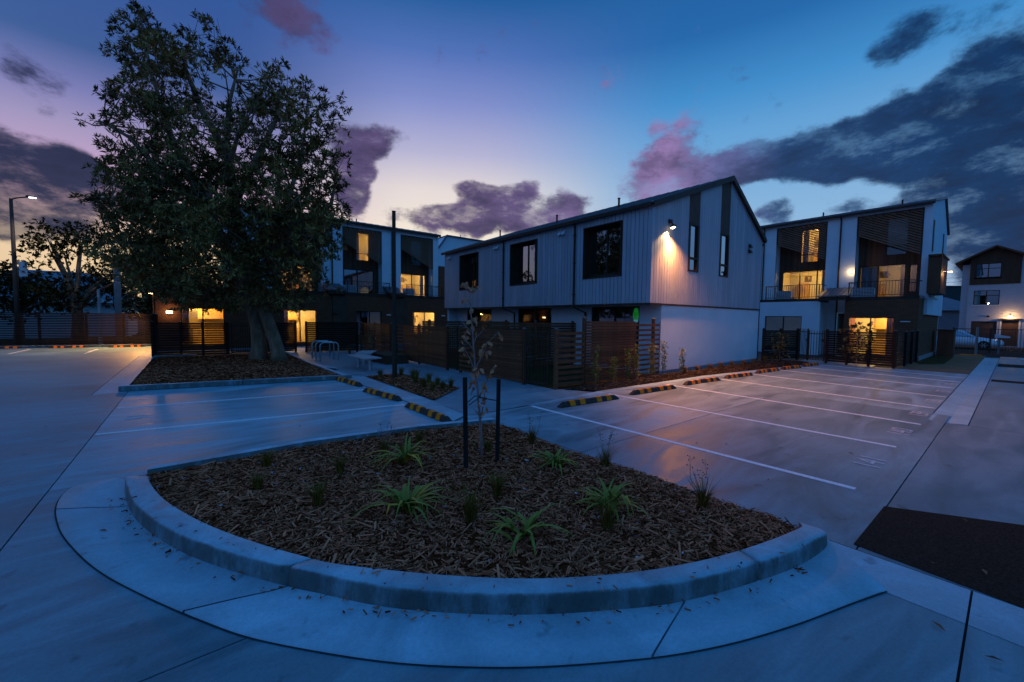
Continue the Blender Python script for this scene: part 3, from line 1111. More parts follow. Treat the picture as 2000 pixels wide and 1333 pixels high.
SB = [(4.22, 12.5), (5.35, 12.55), (5.5, 9.05), (4.2, 8.0)]
sb_z = lambda x, y: 0.02 + min(edge_d(SB, x, y), 0.5) * 0.12 + 0.01 * bump2(x, y)
bed('mulch_bed', SB, sb_z, 0.2)
chips('bark_mulch', SB, sb_z, 2200, 0.03, 0.09, 0.012, 0.03, near=lambda x, y: max(0.3, 1 - (y - 8) / 7), label='bark chips in the small bed with the dark pole')
m = MB()
SKL, SKR = [(3.62, 6.15), (3.66, 8.2), (3.62, 10.4), (3.62, 12.3)], [(3.95, 6.35), (4.13, 7.9), (4.13, 10.4), (4.13, 12.5)]
m.strip([(p[0], p[1], 0.03) for p in SKL], [(p[0], p[1], 0.03) for p in SKR])
m.strip([(p[0] - 0.02, p[1], 0.0) for p in SKL], [(p[0], p[1], 0.03) for p in SKL])
m.strip([(p[0], p[1], 0.03) for p in SKR], [(p[0] + 0.01, p[1], 0.0) for p in SKR])
m.quad((3.6, 6.15, 0), (3.95, 6.35, 0), (3.95, 6.35, 0.03), (3.62, 6.15, 0.03))
solo('flush_kerb', m, CONC_KERB, 'flat pale concrete strip between left bays and small planted bed', 'kerb')

GB = [(7.62, 7.28), (8.12, 6.66), (13.3, 6.5), (17.2, 6.02), (21.1, 5.5), (22.1, 5.9), (21.1, 7.3), (12.4, 7.38), (8.5, 7.36)]
gb_z = lambda x, y: 0.02 + min(edge_d(GB, x, y), 0.5) * 0.14 + 0.01 * bump2(x, y)
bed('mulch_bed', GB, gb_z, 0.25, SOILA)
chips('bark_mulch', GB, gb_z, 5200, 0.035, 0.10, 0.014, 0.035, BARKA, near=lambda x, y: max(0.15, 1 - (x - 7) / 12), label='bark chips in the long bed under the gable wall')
m = MB()
L1, R1 = [(5.6, 6.42), (8.1, 6.38), (13.3, 6.22), (17.2, 5.75), (21.4, 5.25)], [(8.06, 6.62), (8.12, 6.64), (13.3, 6.48), (17.2, 6.0), (21.4, 5.45)]
m.strip([(p[0], p[1], 0.012) for p in L1], [(p[0], p[1], 0.012) for p in R1])
m.strip([(p[0], p[1] - 0.01, 0.0) for p in L1], [(p[0], p[1], 0.012) for p in L1])
solo('flush_kerb', m, CONC_KERB, 'flat pale concrete strip between right bays and the gable bed', 'kerb')


# ------------------------------------------------------------------ wheel stops
def make_stop(name, label, group):
    t = thing(name, label, 'wheel stop', (0, 0, 0), group)
    Ln, wb, wt, h, e = 1.80, 0.15, 0.08, 0.105, 0.13
    m = MB()
    m.hexa([(-Ln / 2, -wb / 2, 0), (Ln / 2, -wb / 2, 0), (Ln / 2, wb / 2, 0), (-Ln / 2, wb / 2, 0),
            (-Ln / 2 + e, -wt / 2, h), (Ln / 2 - e, -wt / 2, h), (Ln / 2 - e, wt / 2, h), (-Ln / 2 + e, wt / 2, h)])
    build('body', m, RUBBER, t, bevel=0.012)
    for c in (-0.55, -0.26, 0.24, 0.55):
        m = MB()
        for sy in (-1, 1):
            y0, y1 = sy * (wb / 2 + 0.004), sy * (wt / 2 + 0.004)
            z0, z1 = 0.012, h - 0.004
            m.hexa([(c - 0.075, y0 * 0.9, z0), (c + 0.075, y0 * 0.9, z0), (c + 0.075, y0, z0), (c - 0.075, y0, z0),
                    (c - 0.075, y1 * 0.8, z1), (c + 0.075, y1 * 0.8, z1), (c + 0.075, y1, z1), (c - 0.075, y1, z1)])
        m.box(c - 0.075, c + 0.075, -wt / 2 - 0.001, wt / 2 + 0.001, h - 0.003, h + 0.004)
        build('yellow_pad', m, YELLOW, t)
    for c in (-0.72, 0.0, 0.72):
        m = MB()
        m.tube([(c, 0, h - 0.02), (c, 0, h + 0.004)], 0.018, 8)
        build('bolt', m, GALV, t)
    return t


def between(a, b_):
    a, b_ = Vector((*a, 0)), Vector((*b_, 0))
    d = b_ - a
    s = Vector((-d.y, d.x, 0)).normalized() * 0.075
    return (a + b_) / 2 + s, math.atan2(d.y, d.x), d.length


STOPS = [
    (((5.98, 5.82), (7.82, 5.69)), 'wheel stop of the right bays nearest the young tree'),
    (((8.46, 5.78), (10.33, 5.66)), 'right bay wheel stop in front of the small fence shrubs'),
    (((11.02, 5.77), (12.89, 5.63)), 'right bay wheel stop at the corner of the gable wall'),
    (((13.44, 5.69), (15.07, 5.51)), 'right bay wheel stop under the first slot window'),
    (((15.7, 5.6), (17.41, 5.46)), 'right bay wheel stop third from the far end of the row'),
    (((17.8, 5.48), (19.3, 5.3)), 'right bay wheel stop last but one before the lit slat fence'),
    (((19.78, 5.36), (21.07, 5.17)), 'farthest wheel stop of the right bays beside the steel gate'),
    (((3.42, 7.84), (3.45, 6.1)), 'left bay wheel stop nearest the camera'),
    (((3.29, 10.06), (3.52, 8.39)), 'middle wheel stop of the three in the left bays'),
    (((3.26, 12.43), (3.43, 10.76)), 'left bay wheel stop against the tree bed kerb'),
    (((-8.5, 32.9), (-6.9, 32.75)), 'wheel stop by the far slat fence, leftmost in view'),
    (((-5.98, 32.2), (-4.4, 32.05)), 'middle wheel stop by the far slat fence'),
    (((-3.6, 31.4), (-2.0, 31.25)), 'wheel stop by the far slat fence, nearest the big tree'),
]
stop0 = make_stop('wheel_stop', STOPS[0][1], 'black and yellow wheel stops of the car park')
for i, (ab, lab) in enumerate(STOPS):
    o = stop0 if i == 0 else copy_tree(stop0)
    c, a, ln_ = between(*ab)
    o.location = (c.x, c.y, 0.002)
    o.rotation_euler = (0, 0, a)
    o.scale = (ln_ / 1.80, 1, 1)
    o['label'] = lab
m = MB()
m.prism([(-9.5, 33.35), (-1.55, 31.55), (-1.5, 31.75), (-9.5, 33.6)], 0, 0.12)
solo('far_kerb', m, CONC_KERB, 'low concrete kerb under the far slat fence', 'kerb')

# ------------------------------------------------------------------ middle building (grey boarded upper floor)
XF, YG, XB, YE = 11.63, 7.41, 20.55, 20.85
ZS, ZE, RX, RZ = 2.42, 5.58, 17.1, 7.56
mid = thing('town_house', 'townhouse block with grey vertical boards over a white ground floor, spotlight on its gable', 'house', (16, 14, 0))


def roof_z(x):
    return ZE + (RZ - ZE) * (x - XF) / (RX - XF) if x < RX else ZE + (RZ - ZE) * (XB - x) / (XB - RX)


MW = [(8.59, 10.29, 3.36, 5.26), (12.97, 14.69, 3.36, 5.26), (17.44, 19.13, 3.36, 5.26)]
# backing shell
m = MB()
for a, b_, z0, z1 in cells(YG + 0.05, YE, ZS + 0.03, ZE, MW):
    m.box(XF + 0.03, XF + 0.16, a, b_, z0, z1)
build('wall', m, DARKP, mid)
m = MB()
GW = [(13.98, 14.64, 3.68, 5.3), (16.4, 17.13, 3.66, 5.28)]
for a, b_, z0, z1 in cells(XF + 0.16, XB, ZS + 0.03, ZE, GW):
    m.box(a, b_, YG + 0.03, YG + 0.15, z0, z1)
xs = [XF + 0.16, RX, XB]
m.hexa([(XF + 0.16, YG + 0.03, ZE), (RX, YG + 0.03, ZE), (RX, YG + 0.15, ZE), (XF + 0.16, YG + 0.15, ZE), (XF + 0.16, YG + 0.03, ZE + 0.02), (RX, YG + 0.03, RZ - 0.02), (RX, YG + 0.15, RZ - 0.02), (XF + 0.16, YG + 0.15, ZE + 0.02)])
m.hexa([(RX, YG + 0.03, ZE), (XB, YG + 0.03, ZE), (XB, YG + 0.15, ZE), (RX, YG + 0.15, ZE), (RX, YG + 0.03, RZ - 0.02), (XB, YG + 0.03, ZE + 0.01), (XB, YG + 0.15, ZE + 0.01), (RX, YG + 0.15, RZ - 0.02)])
build('wall', m, DARKP, mid)
m = MB()
m.box(XB - 0.15, XB, YG + 0.16, YE - 0.16, 0, ZE)
m.box(XF + 0.2, XB, YE - 0.15, YE, 0, ZE)
m.hexa([(XF + 0.2, YE - 0.15, ZE), (XB, YE - 0.15, ZE), (XB, YE, ZE), (XF + 0.2, YE, ZE), (RX - 0.02, YE - 0.15, RZ - 0.03), (RX + 0.02, YE - 0.15, RZ - 0.03), (RX + 0.02, YE, RZ - 0.03), (RX - 0.02, YE, RZ - 0.03)])
build('wall', m, RENDERW, mid)
m = MB()
m.box(XF + 0.02, XB - 0.02, YG + 0.02, YE, ZS - 0.02, ZS + 0.028)
build('soffit', m, DARK, mid)
# vertical boards, one by one
BW = 0.160


def board(pts, nrm):
    m = MB()
    n = Vector(nrm) * 0.03
    k = [Vector(p) for p in pts]
    m.hexa([k[0], k[1], k[2], k[3], k[0] + n, k[1] + n, k[2] + n, k[3] + n])
    build('board', m, BOARD, mid)


y = YG - 0.0
DPS = (10.70, 15.18)
while y < YE - 0.02:
    y1 = min(y + BW, YE)
    a, b_ = y + 0.009, y1 - 0.009
    mid_y = (a + b_) / 2
    segs = [(ZS, ZE - 0.02)]
    for (w0, w1, z0, z1) in MW:
        if w0 - 0.05 < mid_y < w1 + 0.05:
            segs = [(ZS, z0 - 0.004), (z1 + 0.004, ZE - 0.02)]
    for z0, z1 in segs:
        board([(XF + 0.03, a, z0), (XF + 0.03, b_, z0), (XF + 0.03, b_, z1), (XF + 0.03, a, z1)], (-1, 0, 0))
    y = y1
PANELS = [(13.93, 14.70), (16.36, 17.16)]
x = XF + 0.0
while x < XB - 0.02:
    x1 = min(x + BW, XB)
    for (p0, p1) in PANELS:
        if x < p0 < x1:
            x1 = p0
    skip = False
    for (p0, p1) in PANELS:
        if p0 - 1e-4 <= x < p1 - 1e-4:
            # under the slot window only
            x1 = min(x1, p1)
            skip = True
    a, b_ = x + 0.009, x1 - 0.009
    if b_ > a:
        if skip:
            board([(a, YG + 0.03, ZS), (b_, YG + 0.03, ZS), (b_, YG + 0.03, 3.62), (a, YG + 0.03, 3.62)], (0, -1, 0))
        else:
            board([(a, YG + 0.03, ZS), (b_, YG + 0.03, ZS), (b_, YG + 0.03, roof_z(b_) - 0.05), (a, YG + 0.03, roof_z(a) - 0.05)], (0, -1, 0))
    x = x1
for (p0, p1), (w0, w1, z0, z1) in zip(PANELS, GW):
    m = MB()
    zt0, zt1 = roof_z(p0 + 0.01) - 0.06, roof_z(p1 - 0.01) - 0.06
    m.hexa([(p0 + 0.005, YG + 0.002, z1 + 0.05), (p1 - 0.005, YG + 0.002, z1 + 0.05), (p1 - 0.005, YG + 0.032, z1 + 0.05), (p0 + 0.005, YG + 0.032, z1 + 0.05),
            (p0 + 0.005, YG + 0.002, zt0), (p1 - 0.005, YG + 0.002, zt1), (p1 - 0.005, YG + 0.032, zt1), (p0 + 0.005, YG + 0.032, zt0)])
    build('dark_panel', m, DARKP, mid)
    m = MB()
    for q in ((p0 + 0.004, w0 + 0.07, z0 - 0.05, z1 + 0.045), (w1 - 0.07, p1 - 0.004, z0 - 0.05, z1 + 0.045)):
        m.box(q[0], q[1], YG - 0.015, YG + 0.10, q[2], q[3])
    for zz in (z0 - 0.05, z0 + 0.40, z1 - 0.02):
        m.box(w0 + 0.07, w1 - 0.07, YG - 0.012, YG + 0.10, zz, zz + 0.06)
    win = build('window', m, DARK, mid)
    m = MB()
    m.box(w0 + 0.06, w1 - 0.06, YG + 0.05, YG + 0.065, z0, z1)
    build('pane', m, GLASSC, win)
# soft corner and base flashings
m = MB()
m.box(XF + 0.025, XB, YG - 0.012, YG + 0.02, ZS - 0.06, ZS - 0.004)
m.box(XF - 0.012, XF + 0.02, YG - 0.012, YE, ZS - 0.05, ZS - 0.004)
build('flashing', m, DARK, mid)
# ground floor, white render
GFX = 12.35
GH = [(8.27, 10.45, 0.15, 2.34), (12.68, 15.0, 0.15, 2.34), (17.16, 19.55, 0.15, 2.34)]
m = MB()
for a, b_, z0, z1 in cells(YG + 0.2, YE - 0.15, 0.0, ZS - 0.02, GH):
    m.box(GFX, GFX + 0.2, a, b_, z0, z1)
build('wall', m, RENDERW, mid)
m = MB()
m.box(GFX, XB - 0.02, YG + 0.02, YG + 0.2, 0.14, ZS - 0.022)
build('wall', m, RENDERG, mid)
m = MB()
m.box(GFX + 0.015, XB - 0.03, YG + 0.035, YG + 0.2, -0.1, 0.135)
build('plinth', m, PLINTH, mid)
for (w0, w1, z0, z1) in GH:
    m = MB()
    for q in ((w0, w0 + 0.06, z0, z1), (w1 - 0.06, w1, z0, z1), ((w0 + w1) / 2 - 0.03, (w0 + w1) / 2 + 0.03, z0, z1)):
        m.box(GFX + 0.05, GFX + 0.12, q[0], q[1], q[2], q[3])
    m.box(GFX + 0.052, GFX + 0.118, w0, w1, z1 - 0.06, z1)
    m.box(GFX + 0.052, GFX + 0.118, w0, w1, z0, z0 + 0.06)
    win = build('window', m, DARK, mid)
    m = MB()
    m.box(GFX + 0.08, GFX + 0.09, w0 + 0.05, w1 - 0.05, z0 + 0.05, z1 - 0.05)
    build('pane', m, GLASS, win)
m = MB()                                            # rooms behind the ground floor glass
m.box(GFX + 3.2, GFX + 3.3, YG + 0.3, YE - 0.3, 0, ZS - 0.03)
m.box(GFX + 0.2, GFX + 3.2, YG + 0.3, YE - 0.3, 0.0, 0.05)
for yy in (7.75, 11.5, 15.95, 20.4):
    m.box(GFX + 0.22, GFX + 3.2, yy, yy + 0.1, 0.05, ZS - 0.03)
build('room_interior', m, CABD, mid)
# upper windows: deep dark reveals, two panes, curtain
for (w0, w1, z0, z1) in MW:
    D = 0.42
    m = MB()
    t = 0.03
    m.box(XF - 0.02, XF + D, w0, w0 + t, z0, z1)
    m.box(XF - 0.02, XF + D, w1 - t, w1, z0, z1)
    m.box(XF - 0.02, XF + D, w0 + t, w1 - t, z1 - t, z1)
    m.hexa([(XF - 0.02, w0 + t, z0), (XF + D, w0 + t, z0), (XF + D, w1 - t, z0), (XF - 0.02, w1 - t, z0), (XF - 0.02, w0 + t, z0 + t), (XF + D, w0 + t, z0 + 0.14), (XF + D, w1 - t, z0 + 0.14), (XF - 0.02, w1 - t, z0 + t)])
    win = build('window', m, DARK, mid)
    m = MB()
    yc = (w0 + w1) / 2
    for q in ((w0 + t, w0 + t + 0.07), (yc - 0.03, yc + 0.03), (w1 - t - 0.07, w1 - t)):
        m.box(XF + D - 0.09, XF + D - 0.03, q[0], q[1], z0 + 0.14, z1 - t)
    m.box(XF + D - 0.088, XF + D - 0.032, w0 + t, w1 - t, z1 - t - 0.06, z1 - t)
    m.box(XF + D - 0.088, XF + D - 0.032, w0 + t, w1 - t, z0 + 0.10, z0 + 0.19)
    build('frame', m, DARK, win)
    for a, b_ in ((w0 + t + 0.07, yc - 0.03), (yc + 0.03, w1 - t - 0.07)):
        m = MB()
        m.box(XF + D - 0.062, XF + D - 0.055, a, b_, z0 + 0.18, z1 - t - 0.05)
        build('pane', m, GLASSC, win)
    m = MB()
    pts = [(XF + D + 0.12 + 0.03 * math.sin(i * 1.9), w1 - 0.06 - i * 0.028) for i in range(13)]
    m.strip([(p[0], p[1], z0 + 0.15) for p in pts], [(p[0], p[1], z1 - 0.04) for p in pts])
    build('curtain', m, CURTAIN, win)
    m = MB()
    m.box(XF + D + 1.6, XF + D + 1.7, w0 - 0.4, w1 + 0.4, z0 - 0.3, z1 + 0.2)
    m.box(XF + D + 0.05, XF + D + 1.6, w0 - 0.4, w0 - 0.35, z0 - 0.3, z1 + 0.2)
    m.box(XF + D + 0.05, XF + D + 1.6, w1 + 0.35, w1 + 0.4, z0 - 0.3, z1 + 0.2)
    m.box(XF + D + 0.05, XF + D + 1.6, w0 - 0.35, w1 + 0.35, z1 + 0.15, z1 + 0.2)
    m.box(XF + D + 0.05, XF + D + 1.6, w0 - 0.35, w1 + 0.35, z0 - 0.3, z0 - 0.25)
    build('room_interior', m, CABD, mid)
# roof: standing seam sheets, gutter, barge boards, vent pipes, downpipes
m = MB()
t = 0.07
ov = 0.10
zl, zr_ = ZE - 0.03, ZE - 0.02
m.hexa([(XF - 0.08, YG - ov, zl + 0.02), (RX, YG - ov, RZ), (RX, YE + ov, RZ), (XF - 0.08, YE + ov, zl + 0.02), (XF - 0.08, YG - ov, zl + t), (RX, YG - ov, RZ + t), (RX, YE + ov, RZ + t), (XF - 0.08, YE + ov, zl + t)])
m.hexa([(RX, YG - ov, RZ), (XB + 0.08, YG - ov, zr_), (XB + 0.08, YE + ov, zr_), (RX, YE + ov, RZ), (RX, YG - ov, RZ + t), (XB + 0.08, YG - ov, zr_ + t), (XB + 0.08, YE + ov, zr_ + t), (RX, YE + ov, RZ + t)])
roof = build('roof', m, METAL, mid)
yy = YG - ov + 0.02
while yy < YE + ov:
    m = MB()
    m.beam((XF - 0.07, yy, zl + t + 0.012), (RX, yy, RZ + t + 0.012), 0.03, 0.03)
    build('seam', m, METAL, roof)
    yy += 0.46
m = MB()
for (xa, za, xb, zb) in ((XF - 0.1, zl, RX, RZ + 0.02), (XB + 0.1, zr_, RX, RZ + 0.02)):
    m.hexa([(xa, YG - ov - 0.03, za - 0.13), (xb, YG - ov - 0.03, zb - 0.13), (xb, YG - ov, zb - 0.13), (xa, YG - ov, za - 0.13), (xa, YG - ov - 0.03, za + 0.07), (xb, YG - ov - 0.03, zb + 0.07), (xb, YG - ov, zb + 0.07), (xa, YG - ov, za + 0.07)])
build('barge_board', m, DARK, mid)
m = MB()
m.box(XF - 0.17, XF - 0.085, YG - 0.05, YE + 0.12, ZE - 0.1, ZE + 0.02)
build('gutter', m, DARK, mid)
m = MB()
m.box(XB + 0.085, XB + 0.2, YG - 0.12, YE + 0.12, ZE - 0.1, ZE + 0.02)
build('gutter', m, DARK, mid)
m = MB()
m.box(XF - 0.084, XF - 0.001, YG, YE, ZE - 0.05, ZE - 0.035)
build('eave_lining', m, DARK, mid)
for yy in DPS:
    m = MB()
    m.tube([(XF - 0.1, yy, ZE - 0.1), (XF - 0.045, yy, ZE - 0.22), (XF - 0.045, yy, ZS - 0.1), (GFX - 0.06, yy, ZS - 0.3), (GFX - 0.06, yy, 0.05)], 0.04, 8)
    dp = build('downpipe', m, DARK, mid)
    for zz in (5.05, 4.0, 2.8):
        m = MB()
        m.box(XF - 0.09, XF - 0.002, yy - 0.055, yy + 0.055, zz, zz + 0.03)
        build('bracket', m, DARK, dp)
m = MB()
m.tube([(XB + 0.13, YG - 0.05, ZE - 0.1), (XB + 0.1, YG + 0.06, ZE - 0.3), (XB + 0.1, YG + 0.06, 0.05)], 0.04, 8)
build('downpipe', m, DARK, mid)
for yy in (9.9, 13.3, 17.6):
    m = MB()
    zz = roof_z(13.2) + 0.05
    m.tube([(13.2, yy, zz - 0.05), (13.2, yy, zz + 0.36)], 0.04, 8)
    m.tube([(13.2, yy, zz + 0.36), (13.2, yy, zz + 0.40)], 0.055, 8)
    build('vent_pipe', m, DARK, roof)
for yy in (11.3, 15.68, 20.15):
    for k in (0, 0.2):
        m = MB()
        m.hexa([(XF - 0.005, yy + k - 0.065, 5.18), (XF - 0.13, yy + k - 0.065, 5.18), (XF - 0.13, yy + k + 0.065, 5.18), (XF - 0.005, yy + k + 0.065, 5.18),
                (XF - 0.005, yy + k - 0.065, 5.34), (XF - 0.03, yy + k - 0.065, 5.34), (XF - 0.03, yy + k + 0.065, 5.34), (XF - 0.005, yy + k + 0.065, 5.34)])
        build('wall_vent', m, WHITEP, mid)
for zz in (5.13, 4.9):
    m = MB()
    m.hexa([(19.03, YG - 0.003, zz - 0.08), (19.22, YG - 0.003, zz - 0.08), (19.22, YG - 0.13, zz - 0.08), (19.03, YG - 0.13, zz - 0.08), (19.03, YG - 0.003, zz + 0.07), (19.22, YG - 0.003, zz + 0.07), (19.22, YG - 0.05, zz + 0.07), (19.03, YG - 0.05, zz + 0.07)])
    build('wall_vent', m, DARK, mid)
# gable flood light
fl = thing('flood_light', 'lit flood light on the grey boarded gable wall', 'lamp', (12.65, YG, 5.0))
m = MB()
m.box(12.56, 12.74, YG - 0.06, YG - 0.004, 5.10, 5.22)
m.beam((12.65, YG - 0.05, 5.13), (12.63, YG - 0.16, 5.03), 0.03, 0.03)
build('bracket', m, DARK, fl)
m = MB()
m.hexa([(12.54, YG - 0.20, 4.96), (12.70, YG - 0.20, 4.96), (12.70, YG - 0.09, 4.92), (12.54, YG - 0.09, 4.92), (12.54, YG - 0.22, 5.02), (12.70, YG - 0.22, 5.02), (12.70, YG - 0.11, 5.02), (12.54, YG - 0.11, 5.02)])
build('housing', m, DARK, fl)
m = MB()
m.hexa([(12.55, YG - 0.195, 4.945), (12.69, YG - 0.195, 4.945), (12.69, YG - 0.095, 4.905), (12.55, YG - 0.095, 4.905), (12.55, YG - 0.197, 4.957), (12.69, YG - 0.197, 4.957), (12.69, YG - 0.097, 4.917), (12.55, YG - 0.097, 4.917)])
build('lens', m, BULB, fl)
lamp('flood_light_beam', (12.62, YG - 0.17, 4.87), 1650, (1.0, 0.36, 0.10), 0.05, 'SPOT', (0.14, -0.62, -1.0), 132, 0.8)
lamp('flood_light_wash', (12.56, YG - 0.12, 4.88), 150, (1.0, 0.60, 0.24), 0.03, 'SPOT', (-0.30, 0.16, -1.0), 92, 0.6)

# things seen through its ground floor glass
for (yy, col, lab) in ((13.55, SHADE, 'yellow lit lamp shade in the middle ground floor window'), (18.3, SHADE, 'yellow lit lamp shade in the far ground floor window')):
    t = thing('table_lamp', lab, 'lamp', (GFX + 0.9, yy, 1.3), 'lit lamps behind the ground floor glass')
    m = MB()
    m.tube([(GFX + 0.9, yy, 1.75), (GFX + 0.9, yy, 2.12)], [0.15, 0.11], 14)
    build('shade', m, col, t)
    m = MB()
    m.tube([(GFX + 0.9, yy, 0.05), (GFX + 0.9, yy, 0.08), (GFX + 0.9, yy, 0.081), (GFX + 0.9, yy, 1.75)], [0.14, 0.14, 0.02, 0.02], 10)
    build('stem', m, DARK, t)
t = thing('novelty_lamp', 'green glowing lamp on a pale blue base in the near ground floor window', 'lamp', (GFX + 0.5, 8.55, 1.7))
m = MB()
m.tube([(GFX + 0.5, 8.75, 1.86), (GFX + 0.5, 8.75, 1.95), (GFX + 0.5, 8.75, 2.1), (GFX + 0.5, 8.75, 2.25), (GFX + 0.5, 8.75, 2.32)], [0.085, 0.105, 0.10, 0.07, 0.02], 12)
build('globe', m, GREENL, t, smooth=True)
m = MB()
m.tube([(GFX + 0.5, 8.75, 1.74), (GFX + 0.5, 8.75, 1.86)], [0.05, 0.085], 12)
build('base', m, CYANL, t)
m = MB()
m.box(GFX + 0.35, GFX + 0.65, 8.45, 9.05, 0.05, 1.74)
solo('cabinet', m, DARKP, 'dark cabinet under the green lamp behind the near glass', 'cabinet')

# ------------------------------------------------------------------ three-storey townhouse rows
def frame_for(side):
    if side == 'L':
        P = lambda s, d, z: (s, 27.5 - d, z)
    else:
        P = lambda s, d, z: (27.4 - d, s, z)

    def bx(m, s0, s1, d0, d1, z0, z1):
        a, b_ = P(s0, d0, z0), P(s1, d1, z1)
        m.box(min(a[0], b_[0]), max(a[0], b_[0]), min(a[1], b_[1]), max(a[1], b_[1]), z0, z1)
        return m
    return P, bx


def room(root, bx, P, s0, s1, d0, dep, z0, z1, power, mat=None, kitchen=False, floor=None):
    m = MB()
    t = 0.04
    f = z0 if floor is None else floor
    bx(m, s0 - 0.5, s1 + 0.5, d0 - dep - t, d0 - dep, f, z1 + 0.25)
    bx(m, s0 - 0.5 - t, s0 - 0.5, d0 - dep, d0 - 0.02, f, z1 + 0.25)
    bx(m, s1 + 0.5, s1 + 0.5 + t, d0 - dep, d0 - 0.02, f, z1 + 0.25)
    bx(m, s0 - 0.5, s1 + 0.5, d0 - dep, d0 - 0.02, z1 + 0.21, z1 + 0.25)
    bx(m, s0 - 0.5, s1 + 0.5, d0 - dep, d0 - 0.02, f - 0.04, f)
    r = build('room_interior', m, mat or WARMW, root)
    if kitchen:
        c = (s0 + s1) / 2 + kitchen
        m = MB()
        bx(m, c - 0.55, c + 0.75, d0 - dep + 0.02, d0 - dep + 0.36, z1 - 0.62, z1 + 0.05)
        build('kitchen_cabinet', m, CAB, r)
        m = MB()
        bx(m, c - 0.7, c + 0.75, d0 - dep + 0.02, d0 - dep + 0.03, z1 - 1.15, z1 - 0.63)
        build('splashback', m, CABD, r)
        m = MB()
        bx(m, c - 0.8, c + 0.75, d0 - dep + 0.02, d0 - dep + 0.6, f + 0.02, z1 - 1.16)
        build('kitchen_bench', m, CAB, r)
    if power:
        rg = random.Random(int(s0 * 37 + z0 * 11))
        w_ = s1 - s0
        m = MB()                                   # inner door, tall cupboard, picture, pendant
        a = s0 + w_ * rg.uniform(0.02, 0.2)
        bx(m, a, a + min(0.75, w_ * 0.4), d0 - dep + 0.004, d0 - dep + 0.05, f + 0.01, f + 2.0)
        build('inner_door', m, CABD if rg.random() < 0.5 else CURTAIN, r)
        if not kitchen:
            m = MB()
            a = s1 - w_ * rg.uniform(0.28, 0.42)
            bx(m, a, a + w_ * 0.26, d0 - dep + 0.006, d0 - dep + 0.4, f + 0.01, f + rg.uniform(0.8, 1.3))
            build('cupboard', m, CAB, r)
            m = MB()
            bx(m, a - 0.1, a + 0.3, d0 - dep + 0.004, d0 - dep + 0.03, f + 1.35, f + 1.75)
            build('picture', m, CABD, r)
        m = MB()
        c_ = P((s0 + s1) / 2 + w_ * 0.12, d0 - dep * 0.6, 0)
        m.tube([(c_[0], c_[1], z1 + 0.2), (c_[0], c_[1], z1 - 0.2), (c_[0], c_[1], z1 - 0.21), (c_[0], c_[1], z1 - 0.4)], [0.008, 0.008, 0.06, 0.13], 10)
        build('pendant', m, DARK, r)
        m = MB()                                   # gathered curtain at one side
        e = s1 - 0.03 if rg.random() < 0.5 else s0 + 0.03 + 0.3
        pts = [(e - i * 0.027, d0 - 0.22 + 0.03 * math.sin(i * 2.0)) for i in range(12)]
        m.strip([P(p[0], p[1], z0 + 0.03) for p in pts], [P(p[0], p[1], z1 - 0.02) for p in pts])
        build('curtain', m, CURTAIN, r)
        q = P((s0 + s1) / 2 - 0.2, d0 - dep * 0.45, z1 + 0.05)
        lamp('room_light', q, power * 6.0, WARM, 0.12)
    return r


def glazing(root, bx, s0, s1, d, z0, z1, mull=(), rail=None, glass=GLASS):
    m = MB()
    w = 0.045
    bx(m, s0, s0 + w, d, d + 0.06, z0, z1)
    bx(m, s1 - w, s1, d, d + 0.06, z0, z1)
    bx(m, s0 + w, s1 - w, d + 0.002, d + 0.058, z1 - w, z1)
    bx(m, s0 + w, s1 - w, d + 0.002, d + 0.058, z0, z0 + w)
    for c in mull:
        bx(m, c - 0.03, c + 0.03, d + 0.004, d + 0.056, z0 + w, z1 - w)
    if rail:
        bx(m, s0 + w, s1 - w, d + 0.003, d + 0.053, rail - 0.03, rail + 0.03)
    win = build('window', m, DARK, root)
    edges = [s0 + w] + list(mull) + [s1 - w]
    for a, b_ in zip(edges, edges[1:]):
        m = MB()
        bx(m, a + 0.005, b_ - 0.005, d + 0.024, d + 0.032, z0 + w, z1 - w)
        build('pane', m, glass, win)
    return win


